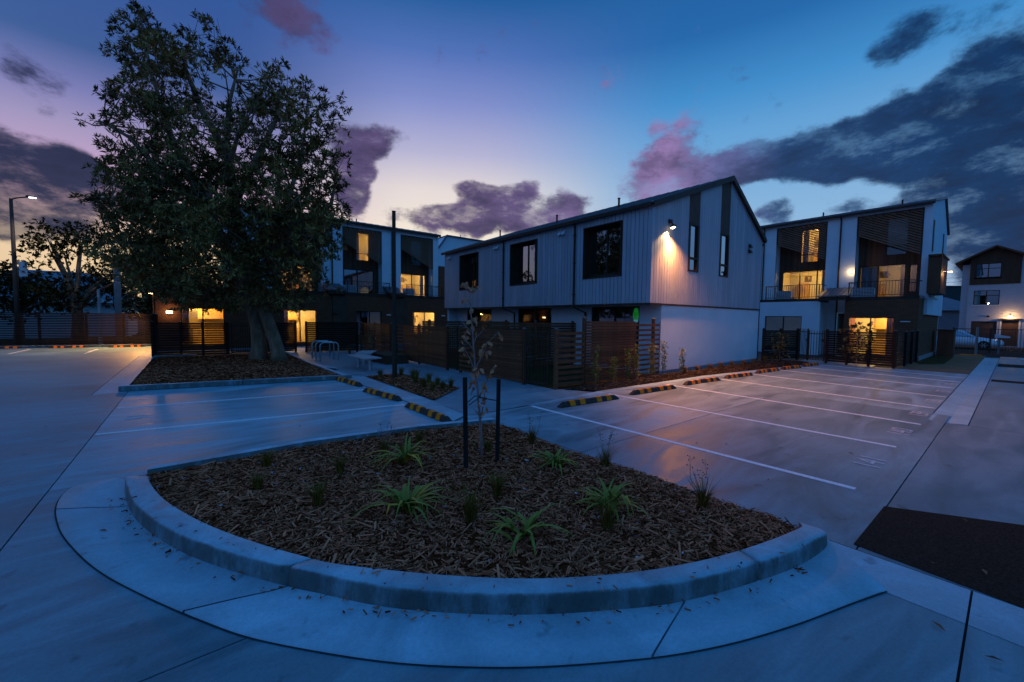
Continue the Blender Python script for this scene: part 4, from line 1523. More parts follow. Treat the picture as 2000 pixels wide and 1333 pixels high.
def recess(root, P, bx, r0, r1, slab, zt, dU, diag, uwin, ulit, door, mull, dlit, extra=None, curtain=False):
    """recessed two-storey balcony bay: white returns, boarded back wall, diagonal slat screen"""
    D = dU - 0.73
    m = MB()
    bx(m, r0 - 0.12, r0, D, dU - 0.002, slab, zt)
    bx(m, r1, r1 + 0.12, D, dU - 0.002, slab, zt)
    bx(m, r0 - 0.12, r1 + 0.12, D, dU - 0.003, zt, zt + 0.1)
    build('recess_return', m, RENDERW, root)
    holes = [uwin, door] + ([extra] if extra else [])
    m = MB()
    for a, b_, z0, z1 in cells(r0, r1, slab, zt, holes):
        bx(m, a, b_, D - 0.1, D, z0, z1)
    build('recess_wall', m, DARKP, root)
    s = r0 + 0.004
    while s < r1 - 0.02:
        s1 = min(s + 0.118, r1 - 0.003)
        c = (s + s1) / 2
        segs, z = [], slab
        for h in sorted([h for h in holes if h[0] - 0.03 < c < h[1] + 0.03], key=lambda h: h[2]):
            if h[2] - z > 0.05:
                segs.append((z, h[2] - 0.01))
            z = h[3] + 0.01
        segs.append((z, zt - 0.005))
        for z0, z1 in segs:
            mm = MB()
            bx(mm, s + 0.008, s1 - 0.008, D, D + 0.025, z0, z1)
            build('cladding_board', mm, CLAD, root)
        s = s1
    glazing(root, bx, uwin[0], uwin[1], D - 0.08, uwin[2], uwin[3], (), uwin[2] + 0.5)
    room(root, bx, P, uwin[0], uwin[1], D - 0.1, 2.4, uwin[2] - 0.1, uwin[3], ulit, None if ulit else CABD)
    glazing(root, bx, door[0], door[1], D - 0.08, door[2], door[3], mull, None, GLASS if dlit else GLASSC)
    if extra:
        glazing(root, bx, extra[0], extra[1], D - 0.08, extra[2], extra[3], (), extra[2] + 0.5)
    e0, e1 = (min(door[0], extra[0]), max(door[1], extra[1])) if extra else door[:2]
    room(root, bx, P, e0, e1, D - 0.1, 3.0, door[2], door[3], dlit, None if dlit else CABD, floor=slab + 0.02)
    if curtain:
        m = MB()
        a0 = max(door[0], door[1] - 0.75)
        pts = [(a0 + i * 0.05, D - 0.2 + 0.035 * math.sin(i * 2.1)) for i in range(14)]
        m.strip([P(p[0], p[1], door[2] + 0.06) for p in pts], [P(p[0], p[1], door[3] - 0.05) for p in pts])
        build('curtain', m, CURTAIN, root)
    # diagonal slats
    (sa, za), (sb, zb) = diag
    sl_ = (zb - za) / (sb - sa)
    lo, hi = (r0, r1)
    zmin = lambda s: za + sl_ * (s - sa)
    k = 0
    pitch = 0.152 if sl_ < 0 else 0.132
    while True:
        off = k * pitch
        zz = lambda s: zmin(s) + off
        ends = []
        a, b_ = lo + 0.004, hi - 0.004
        # clip below zt
        if sl_ > 0:
            if zz(a) > zt - 0.05:
                break
            if zz(b_) > zt - 0.04:
                b_ = lo + (zt - 0.04 - zz(lo)) / sl_
        else:
            if zz(b_) > zt - 0.05:
                break
            if zz(a) > zt - 0.04:
                a = lo + (zt - 0.04 - zz(lo)) / sl_
        if b_ - a > 0.05:
            mm = MB()
            h = pitch * 0.25
            d0, d1 = dU - 0.10, dU - 0.03
            mm.hexa([P(a, d0, zz(a) - h), P(b_, d0, zz(b_) - h), P(b_, d1, zz(b_) - h), P(a, d1, zz(a) - h), P(a, d0, zz(a) + h), P(b_, d0, zz(b_) + h), P(b_, d1, zz(b_) + h), P(a, d1, zz(a) + h)])
            build('screen_slat', mm, SLATM, root)
        k += 1
        if k > 40:
            break
    m = MB()
    w = 0.05
    bx(m, r0, r0 + w, dU - 0.02, dU + 0.025, zmin(r0) - 0.05, zt)
    bx(m, r1 - w, r1, dU - 0.02, dU + 0.025, zmin(r1) - 0.05, zt)
    bx(m, r0 + w, r1 - w, dU - 0.018, dU + 0.023, zt - w, zt)
    build('screen_frame', m, DARK, root)


def balustrade(root, bx, s0, s1, d0, slab, h=0.80, ret=None):
    m = MB()
    bx(m, s0, s1, d0 - 0.025, d0 + 0.025, slab + h - 0.03, slab + h)
    bx(m, s0, s1, d0 - 0.015, d0 + 0.015, slab + 0.07, slab + 0.10)
    for e in (s0, s1 - 0.05):
        bx(m, e, e + 0.05, d0 - 0.024, d0 + 0.024, slab, slab + h - 0.031)
    if ret:
        for e in (s0, s1 - 0.05):
            bx(m, e + 0.002, e + 0.048, d0 - ret, d0 - 0.03, slab + h - 0.032, slab + h - 0.004)
    bal = build('balustrade', m, DARK, root)
    s = s0 + 0.13
    while s < s1 - 0.08:
        mm = MB()
        bx(mm, s - 0.008, s + 0.008, d0 - 0.008, d0 + 0.008, slab + 0.101, slab + h - 0.031)
        build('baluster', mm, DARK, bal)
        s += 0.115
    return bal


def porch_hood(root, P, bx, s0, s1, slab, d1=0.35):
    """sloping metal hood over the entry between two units"""
    m = MB()
    z0, z1 = slab + 0.12, slab + 0.62
    m.hexa([P(s0 - 0.12, d1, z0 - 0.05), P(s1 + 0.12, d1, z0 - 0.05), P(s1 + 0.02, -1.28, z1 - 0.05), P(s0 + 0.02, -1.28, z1 - 0.05),
            P(s0 - 0.12, d1, z0), P(s1 + 0.12, d1, z0), P(s1 + 0.02, -1.28, z1), P(s0 + 0.02, -1.28, z1)])
    hood = build('porch_roof', m, METAL, root)
    s = s0 + 0.02
    while s < s1:
        mm = MB()
        mm.beam(P(s, d1, z0 + 0.012), P(s, -1.26, z1 + 0.012), 0.025, 0.024)
        build('seam', mm, METAL, hood)
        s += 0.2
    m = MB()
    bx(m, s0 - 0.02, s0 + 0.03, -1.28, d1 - 0.06, slab - 0.2, z0 - 0.055)
    bx(m, s1 - 0.03, s1 + 0.02, -1.28, d1 - 0.06, slab - 0.2, z0 - 0.055)
    bx(m, s0 + 0.03, s1 - 0.03, d1 - 0.16, d1 - 0.062, slab - 0.15, z0 - 0.056)
    build('porch_fascia', m, DARK, root)


def row_roof(root, P, bx, s0, s1, dU, eave, step=0.46):
    m = MB()
    R = [(dU + 0.22, eave), (dU - 4.45, eave + 0.98), (dU - 6.9, eave - 0.7)]
    t = 0.08
    for (a, za), (b_, zb) in zip(R, R[1:]):
        m.hexa([P(s0, a, za), P(s1, a, za), P(s1, b_, zb), P(s0, b_, zb), P(s0, a, za + t), P(s1, a, za + t), P(s1, b_, zb + t), P(s0, b_, zb + t)])
    roof = build('roof', m, METAL, root)
    s = s0 + 0.03
    while s < s1:
        mm = MB()
        mm.beam(P(s, R[0][0], R[0][1] + t + 0.012), P(s, R[1][0], R[1][1] + t + 0.012), 0.03, 0.026)
        build('seam', mm, METAL, roof)
        s += step
    m = MB()
    bx(m, s0 + 0.02, s1 - 0.02, dU + 0.16, dU + 0.27, eave - 0.11, eave - 0.004)
    bx(m, s0 + 0.02, s1 - 0.02, dU + 0.002, dU + 0.158, eave - 0.05, eave - 0.03)
    build('gutter', m, DARK, root)
    for s in (s0 + 1.4, (s0 + s1) / 2 + 0.8):
        mm = MB()
        mm.tube([P(s, dU - 1.2, eave + 0.25), P(s, dU - 1.2, eave + 0.62)], 0.04, 8)
        build('vent_pipe', mm, DARK, roof)
    return R


def air_con(bx, P, s, d, z, label):
    o = thing('air_conditioner', label, 'air conditioner', P(s, d, z), 'air conditioners on the balconies')
    m = MB()
    bx(m, s - 0.40, s + 0.40, d - 0.16, d + 0.12, z + 0.02, z + 0.50)
    build('body', m, WHITEP, o, bevel=0.02)
    for k in range(6):
        m = MB()
        bx(m, s - 0.37, s + 0.37, d + 0.125, d + 0.15, z + 0.05 + k * 0.072, z + 0.085 + k * 0.072)
        build('grille_bar', m, WHITEP, o)
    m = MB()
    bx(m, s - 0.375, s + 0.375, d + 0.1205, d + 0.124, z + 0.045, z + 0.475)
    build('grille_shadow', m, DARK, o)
    return o


# ---- right row -------------------------------------------------
P, bx = frame_for('R')
rr = thing('town_house_row', 'white three-storey townhouses at right with slatted balconies and a dark ground floor box', 'house', (30, 7, 0))
SLR, dUR = 3.18, -1.5
R1, R2 = (7.05, 9.62), (3.12, 5.72)
m = MB()
for a, b_, z0, z1 in cells(2.82, 10.75, SLR - 0.1, 7.86, [(R1[0], R1[1], SLR, 7.66), (R2[0], R2[1], SLR, 7.66)]):
    bx(m, a, b_, dUR - 0.12, dUR, z0, z1)
build('wall', m, RENDERW, rr)
m = MB()                                     # gable end and back
dB = dUR - 6.75
g = [(2.82, dUR - 0.12), (2.82, dUR - 4.45), (2.82, dB)]
zr = {0: 7.9, 1: 8.86, 2: 7.2}
for i in (0, 1):
    a, b_ = g[i], g[i + 1]
    m.hexa([P(a[0], a[1], 2.3), P(b_[0], b_[1], 2.3), P(b_[0] + 0.12, b_[1], 2.3), P(a[0] + 0.12, a[1], 2.3), P(a[0], a[1], zr[i]), P(b_[0], b_[1], zr[i + 1]), P(b_[0] + 0.12, b_[1], zr[i + 1]), P(a[0] + 0.12, a[1], zr[i])])
bx(m, 2.95, 10.7, dB, dB + 0.12, 0, 7.2)
build('wall', m, RENDERW, rr)
for (d0, z0, z1) in ((dUR - 0.55, 5.5, 7.05), (dUR - 4.9, 5.45, 6.95)):
    m = MB()
    m.box(27.4 - d0 - 0.16, 27.4 - d0 + 0.16, 2.79, 2.819, z0, z1)
    build('slot_window', m, DARKP, rr)
row_roof(rr, P, bx, 2.72, 10.85, dUR, 7.86)
recess(rr, P, bx, R1[0], R1[1], SLR, 7.66, dUR, ((R1[0], 5.50), (R1[1], 6.70)), (7.6, 8.52, 5.48, 7.48), 28, (7.12, 9.45, SLR + 0.06, 5.0), (7.62, 8.5), 36)
recess(rr, P, bx, R2[0], R2[1], SLR, 7.66, dUR, ((R2[0], 5.35), (R2[1], 6.68)), (3.74, 4.6, 5.48, 7.44), 0, (3.75, 5.65, SLR + 0.06, 5.0), (4.85,), 7, (3.3, 3.62, SLR + 0.3, 4.95), True)
for s in (6.42, 10.3):
    m = MB()
    m.tube([P(s, dUR + 0.2, 7.8), P(s, dUR + 0.05, 7.6), P(s, dUR + 0.05, 0.05)], 0.04, 8)
    build('downpipe', m, DARK, rr)
m = MB()                                     # balcony slabs
bx(m, 2.94, 5.75, -2.2, 0.0, SLR - 0.16, SLR)
bx(m, 6.83, 10.7, -2.2, 0.0, SLR - 0.16, SLR - 0.002)
build('balcony_slab', m, DARK, rr)
m = MB()                                     # dark ground floor box
BH = [(3.78, 5.58, 0.18, 2.13)]
for a, b_, z0, z1 in cells(2.94, 5.75, 0.0, SLR - 0.161, BH):
    bx(m, a, b_, -0.2, 0.0, z0, z1)
bx(m, 2.942, 3.12, -8.0, -0.201, 0.0, SLR - 0.162)
bx(m, 5.57, 5.748, -1.5, -0.201, 0.0, SLR - 0.162)
build('wall', m, BRICK, rr)
m = MB()
bx(m, 2.915, 2.939, -8.0, 0.01, SLR - 0.10, SLR + 0.02)
build('flashing', m, METAL, rr)
m = MB()
bx(m, 2.86, 2.938, -8.0, -0.4, -0.05, 0.2)
build('plinth', m, PLINTH, rr)
glazing(rr, bx, 3.78, 5.58, -0.14, 0.18, 2.13, (4.68,))
room(rr, bx, P, 3.78, 5.58, -0.2, 3.0, 0.18, 2.13, 62, kitchen=-0.5, floor=0.05)
m = MB()                                     # white ground floor of the next unit
for a, b_, z0, z1 in cells(6.83, 11.2, 0.0, SLR - 0.161, [(7.66, 9.56, 0.18, 2.18)]):
    bx(m, a, b_, -0.2, 0.0, z0, z1)
bx(m, 6.832, 7.0, -1.5, -0.201, 0.0, SLR - 0.162)
bx(m, 5.75, 6.83, -1.62, -1.5, 0.0, SLR - 0.12)
build('wall', m, RENDERW, rr)
glazing(rr, bx, 7.66, 9.56, -0.14, 0.18, 2.18, (8.6,), None, GLASSC)
room(rr, bx, P, 7.66, 9.56, -0.2, 2.5, 0.18, 2.18, 0, CABD, floor=0.05)
balustrade(rr, bx, 3.0, 5.65, -0.06, SLR, 0.80, 1.3)
balustrade(rr, bx, 6.9, 9.6, -0.06, SLR, 0.80, 1.3)
porch_hood(rr, P, bx, 5.66, 6.84, SLR)
m = MB()                                     # dark boxed bay on the gable side
m.box(28.3, 30.9, 2.38, 2.815, 3.32, 5.12)
m.box(28.2, 31.0, 2.30, 2.816, 5.12, 5.20)
build('side_bay', m, CLAD, rr)
for xx in np.arange(28.34, 30.9, 0.2):
    m = MB()
    m.box(xx, xx + 0.17, 2.355, 2.379, 3.33, 5.11)
    build('cladding_board', m, CLAD, rr)
for q in ((27.2, 3.37, 1.93),):
    m = MB()
    m.box(27.34, 27.39, 3.2, 3.55, 1.90, 1.95)
    build('wall_light', m, WHITEP, rr)
m = MB()
m.box(27.9, 28.0, 7.02, 7.049, 4.7, 4.78)
build('wall_light', m, DARK, rr)
sl1 = thing('balcony_lamp', 'lit wall lamp at the left edge of the right balcony', 'lamp', (28.0, 5.6, 4.7))
m = MB()
m.box(28.86, 28.89, 5.80, 5.88, 4.60, 4.74)
build('back_plate', m, DARK, sl1)
m = MB()
m.tube([(28.82, 5.84, 4.62), (28.82, 5.84, 4.72)], 0.035, 8)
build('lens', m, BULB, sl1)
lamp('balcony_lamp_light', (28.70, 5.84, 4.66), 7, (1, 0.62, 0.3), 0.03)
sl2 = thing('side_lamp', 'lit bracket lamp on the dark side bay of the right townhouse', 'lamp', (29.3, 2.3, 4.4))
m = MB()
m.box(29.2, 29.3, 2.05, 2.354, 4.42, 4.47)
build('bracket', m, WHITEP, sl2)
m = MB()
m.box(29.2, 29.3, 2.06, 2.2, 4.38, 4.418)
build('lens', m, BULB, sl2)
lamp('side_lamp_light', (29.25, 2.14, 4.3), 16, (1, 0.6, 0.25), 0.04)
air_con(bx, P, 8.75, -0.45, SLR, 'white louvred air conditioner on the left balcony of the right townhouses')
air_con(bx, P, 5.05, -0.45, SLR, 'white louvred air conditioner on the right balcony under the balcony lamp')

# ---- left row -------------------------------------------------
P, bx = frame_for('L')
lr = thing('town_house_row', 'townhouses behind the big tree with slatted balconies above dark brick', 'house', (7, 29, 0))
SLL, dUL = 3.47, -1.3
LC, LA, LB = (4.14, 6.84), (8.24, 10.94), (12.38, 15.02)
m = MB()
for a, b_, z0, z1 in cells(2.0, 15.5, SLL - 0.1, 8.3, [(*r, SLL, 8.0) for r in (LC, LA, LB)]):
    bx(m, a, b_, dUL - 0.12, dUL, z0, z1)
dB = dUL - 6.75
for s in (2.0, 15.38):
    for (d0, za), (d1, zb) in (((dUL - 0.12, 8.32), (dUL - 4.45, 9.28)), ((dUL - 4.45, 9.28), (dB, 7.65))):
        m.hexa([P(s, d0, 2.3), P(s, d1, 2.3), P(s + 0.12, d1, 2.3), P(s + 0.12, d0, 2.3), P(s, d0, za), P(s, d1, zb), P(s + 0.12, d1, zb), P(s + 0.12, d0, za)])
bx(m, 2.12, 15.38, dB, dB + 0.12, 0, 7.6)
build('wall', m, RENDERW, lr)
row_roof(lr, P, bx, 1.9, 15.62, dUL, 8.3)
for (r, ul, dl, ex) in ((LC, 0, 40, None), (LA, 60, 0, None), (LB, 0, 42, None)):
    o = r[0] - 8.24
    recess(lr, P, bx, r[0], r[1], SLL, 8.0, dUL, ((r[0], 7.05), (r[1], 5.70)), (9.35 + o, 10.27 + o, 5.89, 7.84), ul, (8.5 + o, 10.6 + o, SLL + 0.05, 5.22), (9.45 + o,), dl, None)
    balustrade(lr, bx, r[0] - 0.1, r[1] + 0.1, -0.06, SLL, 0.78, 1.1)
for s in (7.55, 11.7):
    m = MB()
    m.tube([P(s, dUL + 0.2, 8.2), P(s, dUL + 0.05, 8.0), P(s, dUL + 0.05, 3.4)], 0.045, 8)
    build('downpipe', m, DARK, lr)
LH = [(-0.35, 1.52, 0.2, 2.26), (4.4, 6.25, 0.22, 2.26), (8.69, 10.41, 0.6, 2.25), (12.72, 14.56, 0.6, 2.28)]
m = MB()
for a, b_, z0, z1 in cells(-1.36, 16.2, 0.0, SLL - 0.18, LH):
    bx(m, a, b_, -0.2, 0.0, z0, z1)
bx(m, -1.358, -1.16, -6, -0.201, 0, SLL - 0.181)
bx(m, 16.0, 16.198, -6, -0.201, 0, SLL - 0.181)
bx(m, 15.52, 16.3, -1.4, -1.2, SLL + 0.01, 5.95)
build('wall', m, BRICK, lr)
m = MB()
bx(m, -1.4, 16.24, -2.0, 0.03, SLL - 0.18, SLL)
bx(m, -1.36, 1.99, -6, -2.0, SLL - 0.16, SLL - 0.02)
build('balcony_slab', m, DARK, lr)
porch_hood(lr, P, bx, 6.9, 7.95, SLL)
porch_hood(lr, P, bx, 10.95, 12.0, SLL)
for s in (7.2, 11.3):
    m = MB()
    bx(m, s, s + 0.95, 0.002, 0.06, 0, SLL - 0.2)
    build('entry_panel', m, DARKP, lr)
for h, mu, pw, kit, gl in ((LH[0], (0.57,), 66, 0.35, GLASS), (LH[1], (5.32,), 66, -0.45, GLASS), (LH[2], (9.6,), 0, False, GLASSC), (LH[3], (13.7,), 55, False, GLASS)):
    glazing(lr, bx, h[0], h[1], -0.14, h[2], h[3], mu, None, gl)
    room(lr, bx, P, h[0], h[1], -0.2, 2.6, h[2], h[3], pw, None if pw else CABD, kitchen=kit, floor=0.1)
for s in (8.45, 12.6):
    air_con(bx, P, s, -0.45, SLL, 'white air conditioner on the dark-windowed balcony of the left townhouses' if s < 10 else 'white air conditioner beside the brightly lit balcony door of the left townhouses')
for s, lit in ((7.35, 0), (10.9, 0), (15.2, 0)):
    m = MB()
    bx(m, s - 0.15, s + 0.15, 0.002, 0.06, 1.98, 2.06)
    build('wall_light', m, WHITEP, lr)
wl = thing('wall_lamp', 'lit wall lamp on the brick left of the kitchen window', 'lamp', (-0.81, 27.4, 2.0))
m = MB()
m.box(-0.88, -0.74, 27.42, 27.497, 1.88, 2.12)
build('back_plate', m, DARK, wl)
m = MB()
m.box(-0.93, -0.69, 27.33, 27.419, 1.93, 2.06)
build('lens', m, BULB, wl)
lamp('wall_lamp_light', (-0.81, 27.2, 2.0), 6, (1, 0.55, 0.22), 0.06)
t = thing('floor_lamp', 'round orange lamp glowing behind the dark balcony door of the left townhouses', 'lamp', (10.1, 30.2, 3.6))
m = MB()
m.tube([(10.1, 30.0, 3.56), (10.1, 30.0, 3.75), (10.1, 30.0, 3.98), (10.1, 30.0, 4.05)], [0.26, 0.33, 0.2, 0.03], 14)
build('shade', m, SHADE, t, smooth=True)
m = MB()
m.tube([(10.1, 30.0, 3.5), (10.1, 30.0, 3.56)], 0.2, 12)
build('base', m, DARK, t)

# white gabled block farther back, seen between the two
fb = thing('far_town_house', 'white gabled townhouse block just above the far roof end', 'house', (21, 37, 0))
m = MB()
pr = [(18.25, 0), (26, 0), (26, 9.6), (19.2, 9.6), (18.25, 8.32)]
m.hexa([(18.25, 34, 0), (26, 34, 0), (26, 42, 0), (18.25, 42, 0), (18.25, 34, 8.3), (26, 34, 8.3), (26, 42, 8.3), (18.25, 42, 8.3)])
m.hexa([(18.25, 34, 8.3), (26, 34, 8.3), (26, 42, 8.3), (18.25, 42, 8.3), (19.2, 34, 9.58), (26, 34, 9.58), (26, 42, 9.58), (19.2, 42, 9.58)])
build('wall', m, RENDERW, fb)
m = MB()
m.beam((18.1, 33.85, 8.16), (19.2, 33.85, 9.66), 0.16, 0.08, (0, 1, 0))
m.box(19.16, 26.1, 33.8, 42.1, 9.6, 9.68)
build('roof', m, METAL, fb)
m = MB()
m.tube([(20.9, 34.3, 9.6), (20.9, 34.3, 9.95)], 0.04, 8)
build('vent_pipe', m, DARK, fb)

# ------------------------------------------------------------------ slat fences and gates
LG = 'slat fences before the left townhouses'
RG = 'slat fences before the right townhouses'
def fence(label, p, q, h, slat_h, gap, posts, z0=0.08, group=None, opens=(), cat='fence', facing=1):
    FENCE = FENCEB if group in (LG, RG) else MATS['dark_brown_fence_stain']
    """p->q in plan; opens: (t0,t1) stretches in metres where every second slat is missing"""
    p, q = Vector((*p, 0)), Vector((*q, 0))
    d = q - p
    Ln = d.length
    d.normalize()
    n = Vector((-d.y, d.x, 0)) * facing
    root = thing('slat_fence', label, cat, p, group)
    for s in posts:
        c = p + d * s
        m = MB()
        a = c - d * 0.045
        b_ = c + d * 0.045
        m.hexa([a - n * 0.09, b_ - n * 0.09, b_ - n * 0.012, a - n * 0.012, a - n * 0.09 + Vector((0, 0, h + 0.03)), b_ - n * 0.09 + Vector((0, 0, h + 0.03)), b_ - n * 0.012 + Vector((0, 0, h + 0.03)), a - n * 0.012 + Vector((0, 0, h + 0.03))])
        po = build('post', m, FENCE, root)
        m = MB()
        z = h + 0.031
        m.hexa([a - n * 0.1 - d * 0.01 + Vector((0, 0, z)), b_ - n * 0.1 + d * 0.01 + Vector((0, 0, z)), b_ - n * 0.002 + d * 0.01 + Vector((0, 0, z)), a - n * 0.002 - d * 0.01 + Vector((0, 0, z)),
                c - n * 0.06 - d * 0.01 + Vector((0, 0, z + 0.03)), c - n * 0.06 + d * 0.01 + Vector((0, 0, z + 0.03)), c - n * 0.04 + d * 0.01 + Vector((0, 0, z + 0.03)), c - n * 0.04 - d * 0.01 + Vector((0, 0, z + 0.03))])
        build('post_cap', m, METAL, po)
    cuts = sorted({0.0, Ln, *[c for o in opens for c in o], *[s for s in posts if 0.05 < s < Ln - 0.05]})
    for a, b_ in zip(cuts, cuts[1:]):
        mid_ = (a + b_) / 2
        op = any(o[0] <= mid_ <= o[1] for o in opens)
        me = None
        k, z = 0, z0
        while z + slat_h <= h + 0.001:
            if not (op and k % 2 == 1):
                if me is None:
                    m = MB()
                    A, B = p + d * (a + 0.004), p + d * (b_ - 0.004)
                    m.hexa([A - n * 0.01, B - n * 0.01, B + n * 0.012, A + n * 0.012, A - n * 0.01 + Vector((0, 0, slat_h)), B - n * 0.01 + Vector((0, 0, slat_h)), B + n * 0.012 + Vector((0, 0, slat_h)), A + n * 0.012 + Vector((0, 0, slat_h))])
                    o0 = build('slat', m, FENCE, root)
                    me = o0.data
                    o0.location.z = z
                else:
                    o = bpy.data.objects.new('slat', me)
                    COL.objects.link(o)
                    o.parent = root
                    o.location.z = z
            k += 1
            z += slat_h + gap
    return root


def bar_gate(label, p, q, h, lift=0.06, n=None, cat='gate', mat=DARK):
    p, q = Vector((*p, 0)), Vector((*q, 0))
    d = q - p
    Ln = d.length
    d.normalize()
    root = thing('bar_gate', label, cat, p)
    up = Vector((0, 0, 1))
    m = MB()
    for s in (0.02, Ln - 0.02):
        m.beam(p + d * s + up * lift, p + d * s + up * h, 0.04, 0.04, d)
    m.beam(p + d * 0.04 + up * (lift + 0.06), q - d * 0.04 + up * (lift + 0.06), 0.036, 0.036)
    m.beam(p + d * 0.04 + up * (h - 0.16), q - d * 0.04 + up * (h - 0.16), 0.036, 0.036)
    fr = build('frame', m, mat, root)
    k = int(Ln / 0.105)
    for i in range(1, k):
        m = MB()
        s = Ln * i / k
        m.beam(p + d * s + up * (lift + 0.08), p + d * s + up * (h - 0.02 - 0.14 * (i % 2 == 0) * 0), 0.018, 0.018, d)
        build('bar', m, mat, root)
    m = MB()
    m.beam(p + d * (Ln - 0.09) + up * 0.95, p + d * (Ln - 0.09) + up * 1.08, 0.05, 0.07, d)
    build('latch', m, mat, root)
    return root


SG = 'slat fences round the courtyards'
fence('dense dark slat fence panel between the two path gates behind the young tree', (7.24, 8.55), (7.10, 11.70), 1.55, 0.064, 0.013, (0.0, 3.15), group=SG, opens=((2.45, 3.15),))
bar_gate('dark bar gate of the path fence nearest the white corner', (7.40, 7.68), (7.26, 8.46), 1.55)
bar_gate('dark bar gate between the two long path fence panels', (7.08, 11.78), (7.05, 12.44), 1.55)
fence('dense dark slat fence beside the path behind the dark pole, open at its far end', (7.04, 12.5), (7.10, 17.1), 1.55, 0.064, 0.013, (0.0, 2.3, 4.6), group=SG, opens=((3.75, 4.6),))
fence('dark slat fence piece beyond the dark pole beside the far bench', (7.12, 17.8), (7.0, 21.5), 1.55, 0.064, 0.014, (0.0, 1.9, 3.7), group=SG, opens=((3.2, 3.7),))
fence('open dark slat fence at the corner by the white wall with wide gaps', (7.43, 7.52), (8.52, 7.42), 1.56, 0.085, 0.065, (0.04,), group=SG, opens=())
fence('tall dark slat fence panel behind the small shrubs', (8.55, 7.42), (12.15, 7.34), 1.87, 0.066, 0.013, (0.0, 3.3), group=SG, opens=((2.3, 3.6),), facing=-1)
fence('low courtyard divider fence seen over the path fence, right one', (7.6, 11.15), (12.25, 11.15), 1.74, 0.085, 0.012, (0.3, 2.4, 4.4), group=SG)
fence('low courtyard divider fence seen over the path fence, left one', (7.6, 15.5), (12.25, 15.5), 1.74, 0.085, 0.012, (0.3, 2.4, 4.4), group=SG)
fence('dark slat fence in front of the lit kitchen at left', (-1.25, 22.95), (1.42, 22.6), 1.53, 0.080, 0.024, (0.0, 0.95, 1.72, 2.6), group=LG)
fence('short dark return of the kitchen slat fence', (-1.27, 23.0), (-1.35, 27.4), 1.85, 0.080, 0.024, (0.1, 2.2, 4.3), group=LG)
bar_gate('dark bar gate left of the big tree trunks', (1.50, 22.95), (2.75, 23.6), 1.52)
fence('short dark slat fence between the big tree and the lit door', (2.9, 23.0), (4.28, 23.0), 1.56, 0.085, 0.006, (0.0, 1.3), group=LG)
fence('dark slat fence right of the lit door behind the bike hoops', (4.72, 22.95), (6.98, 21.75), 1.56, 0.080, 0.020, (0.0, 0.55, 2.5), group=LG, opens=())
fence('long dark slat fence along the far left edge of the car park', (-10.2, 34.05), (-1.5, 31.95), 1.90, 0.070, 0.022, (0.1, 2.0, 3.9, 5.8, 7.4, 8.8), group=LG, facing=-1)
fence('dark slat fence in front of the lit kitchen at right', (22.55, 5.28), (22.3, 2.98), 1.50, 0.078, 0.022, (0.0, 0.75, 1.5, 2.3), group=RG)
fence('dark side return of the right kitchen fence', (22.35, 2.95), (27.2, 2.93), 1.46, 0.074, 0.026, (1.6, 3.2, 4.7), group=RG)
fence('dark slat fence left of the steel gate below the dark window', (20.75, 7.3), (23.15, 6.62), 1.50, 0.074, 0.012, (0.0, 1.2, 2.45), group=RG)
bar_gate('dark bar gate beside the lit right kitchen fence', (22.55, 6.0), (22.5, 5.36), 1.48)
bar_gate('open dark bar gate leaf swung in beside the right fence', (23.2, 6.55), (22.58, 6.02), 1.55)
m = MB()
m.box(33.3, 34.3, 2.1, 2.75, 0, 1.45)
m.box(33.25, 34.35, 2.05, 2.80, 1.45, 1.52)
solo('bin_enclosure', m, CLAD, 'dark box enclosure with a pale top beside the right townhouse', 'enclosure')

# ------------------------------------------------------------------ pole, bike hoops, benches
pl_ = thing('pole', 'tall plain dark steel pole in the small planted bed', 'pole', (4.72, 11.46, 0.03))
m = MB()
m.tube([(4.72, 11.46, 0.0), (4.72, 11.46, 1.9)], 0.072, 14)
build('base_section', m, DARK, pl_, smooth=False)
m = MB()
m.tube([(4.72, 11.46, 1.9), (4.72, 11.46, 4.92)], 0.054, 14)
build('shaft', m, POSTP if False else DARK, pl_)
m = MB()
m.tube([(4.72, 11.46, 4.92), (4.72, 11.46, 4.94)], 0.06, 14)
build('cap', m, DARK, pl_)

HL = ['nearest of the three grey steel bike hoops', 'middle one of the three grey steel bike hoops', 'farthest of the three grey steel bike hoops']
for (yy, lab) in zip((17.75, 18.45, 19.1), HL):
    t = thing('bike_hoop', lab, 'bike rack', (4.5, yy, 0), 'grey steel bike hoops')
    pts = [(4.14, yy, 0.01), (4.14, yy, 0.62)]
    for k in range(1, 6):
        a = PI - k * PI / 2 / 5
        pts.append((4.30 + 0.16 * math.cos(a), yy, 0.62 + 0.16 * math.sin(a)))
    for k in range(0, 6):
        a = PI / 2 - k * PI / 2 / 5
        pts.append((4.70 + 0.16 * math.cos(a), yy, 0.62 + 0.16 * math.sin(a)))
    pts.append((4.86, yy, 0.01))
    m = MB()
    m.tube(pts, 0.026, 10)
    build('tube', m, GALV, t, smooth=True)
    for xx in (4.14, 4.86):
        m = MB()
        m.tube([(xx, yy, 0.004), (xx, yy, 0.014)], 0.07, 12)
        build('base_plate', m, GALV, t)


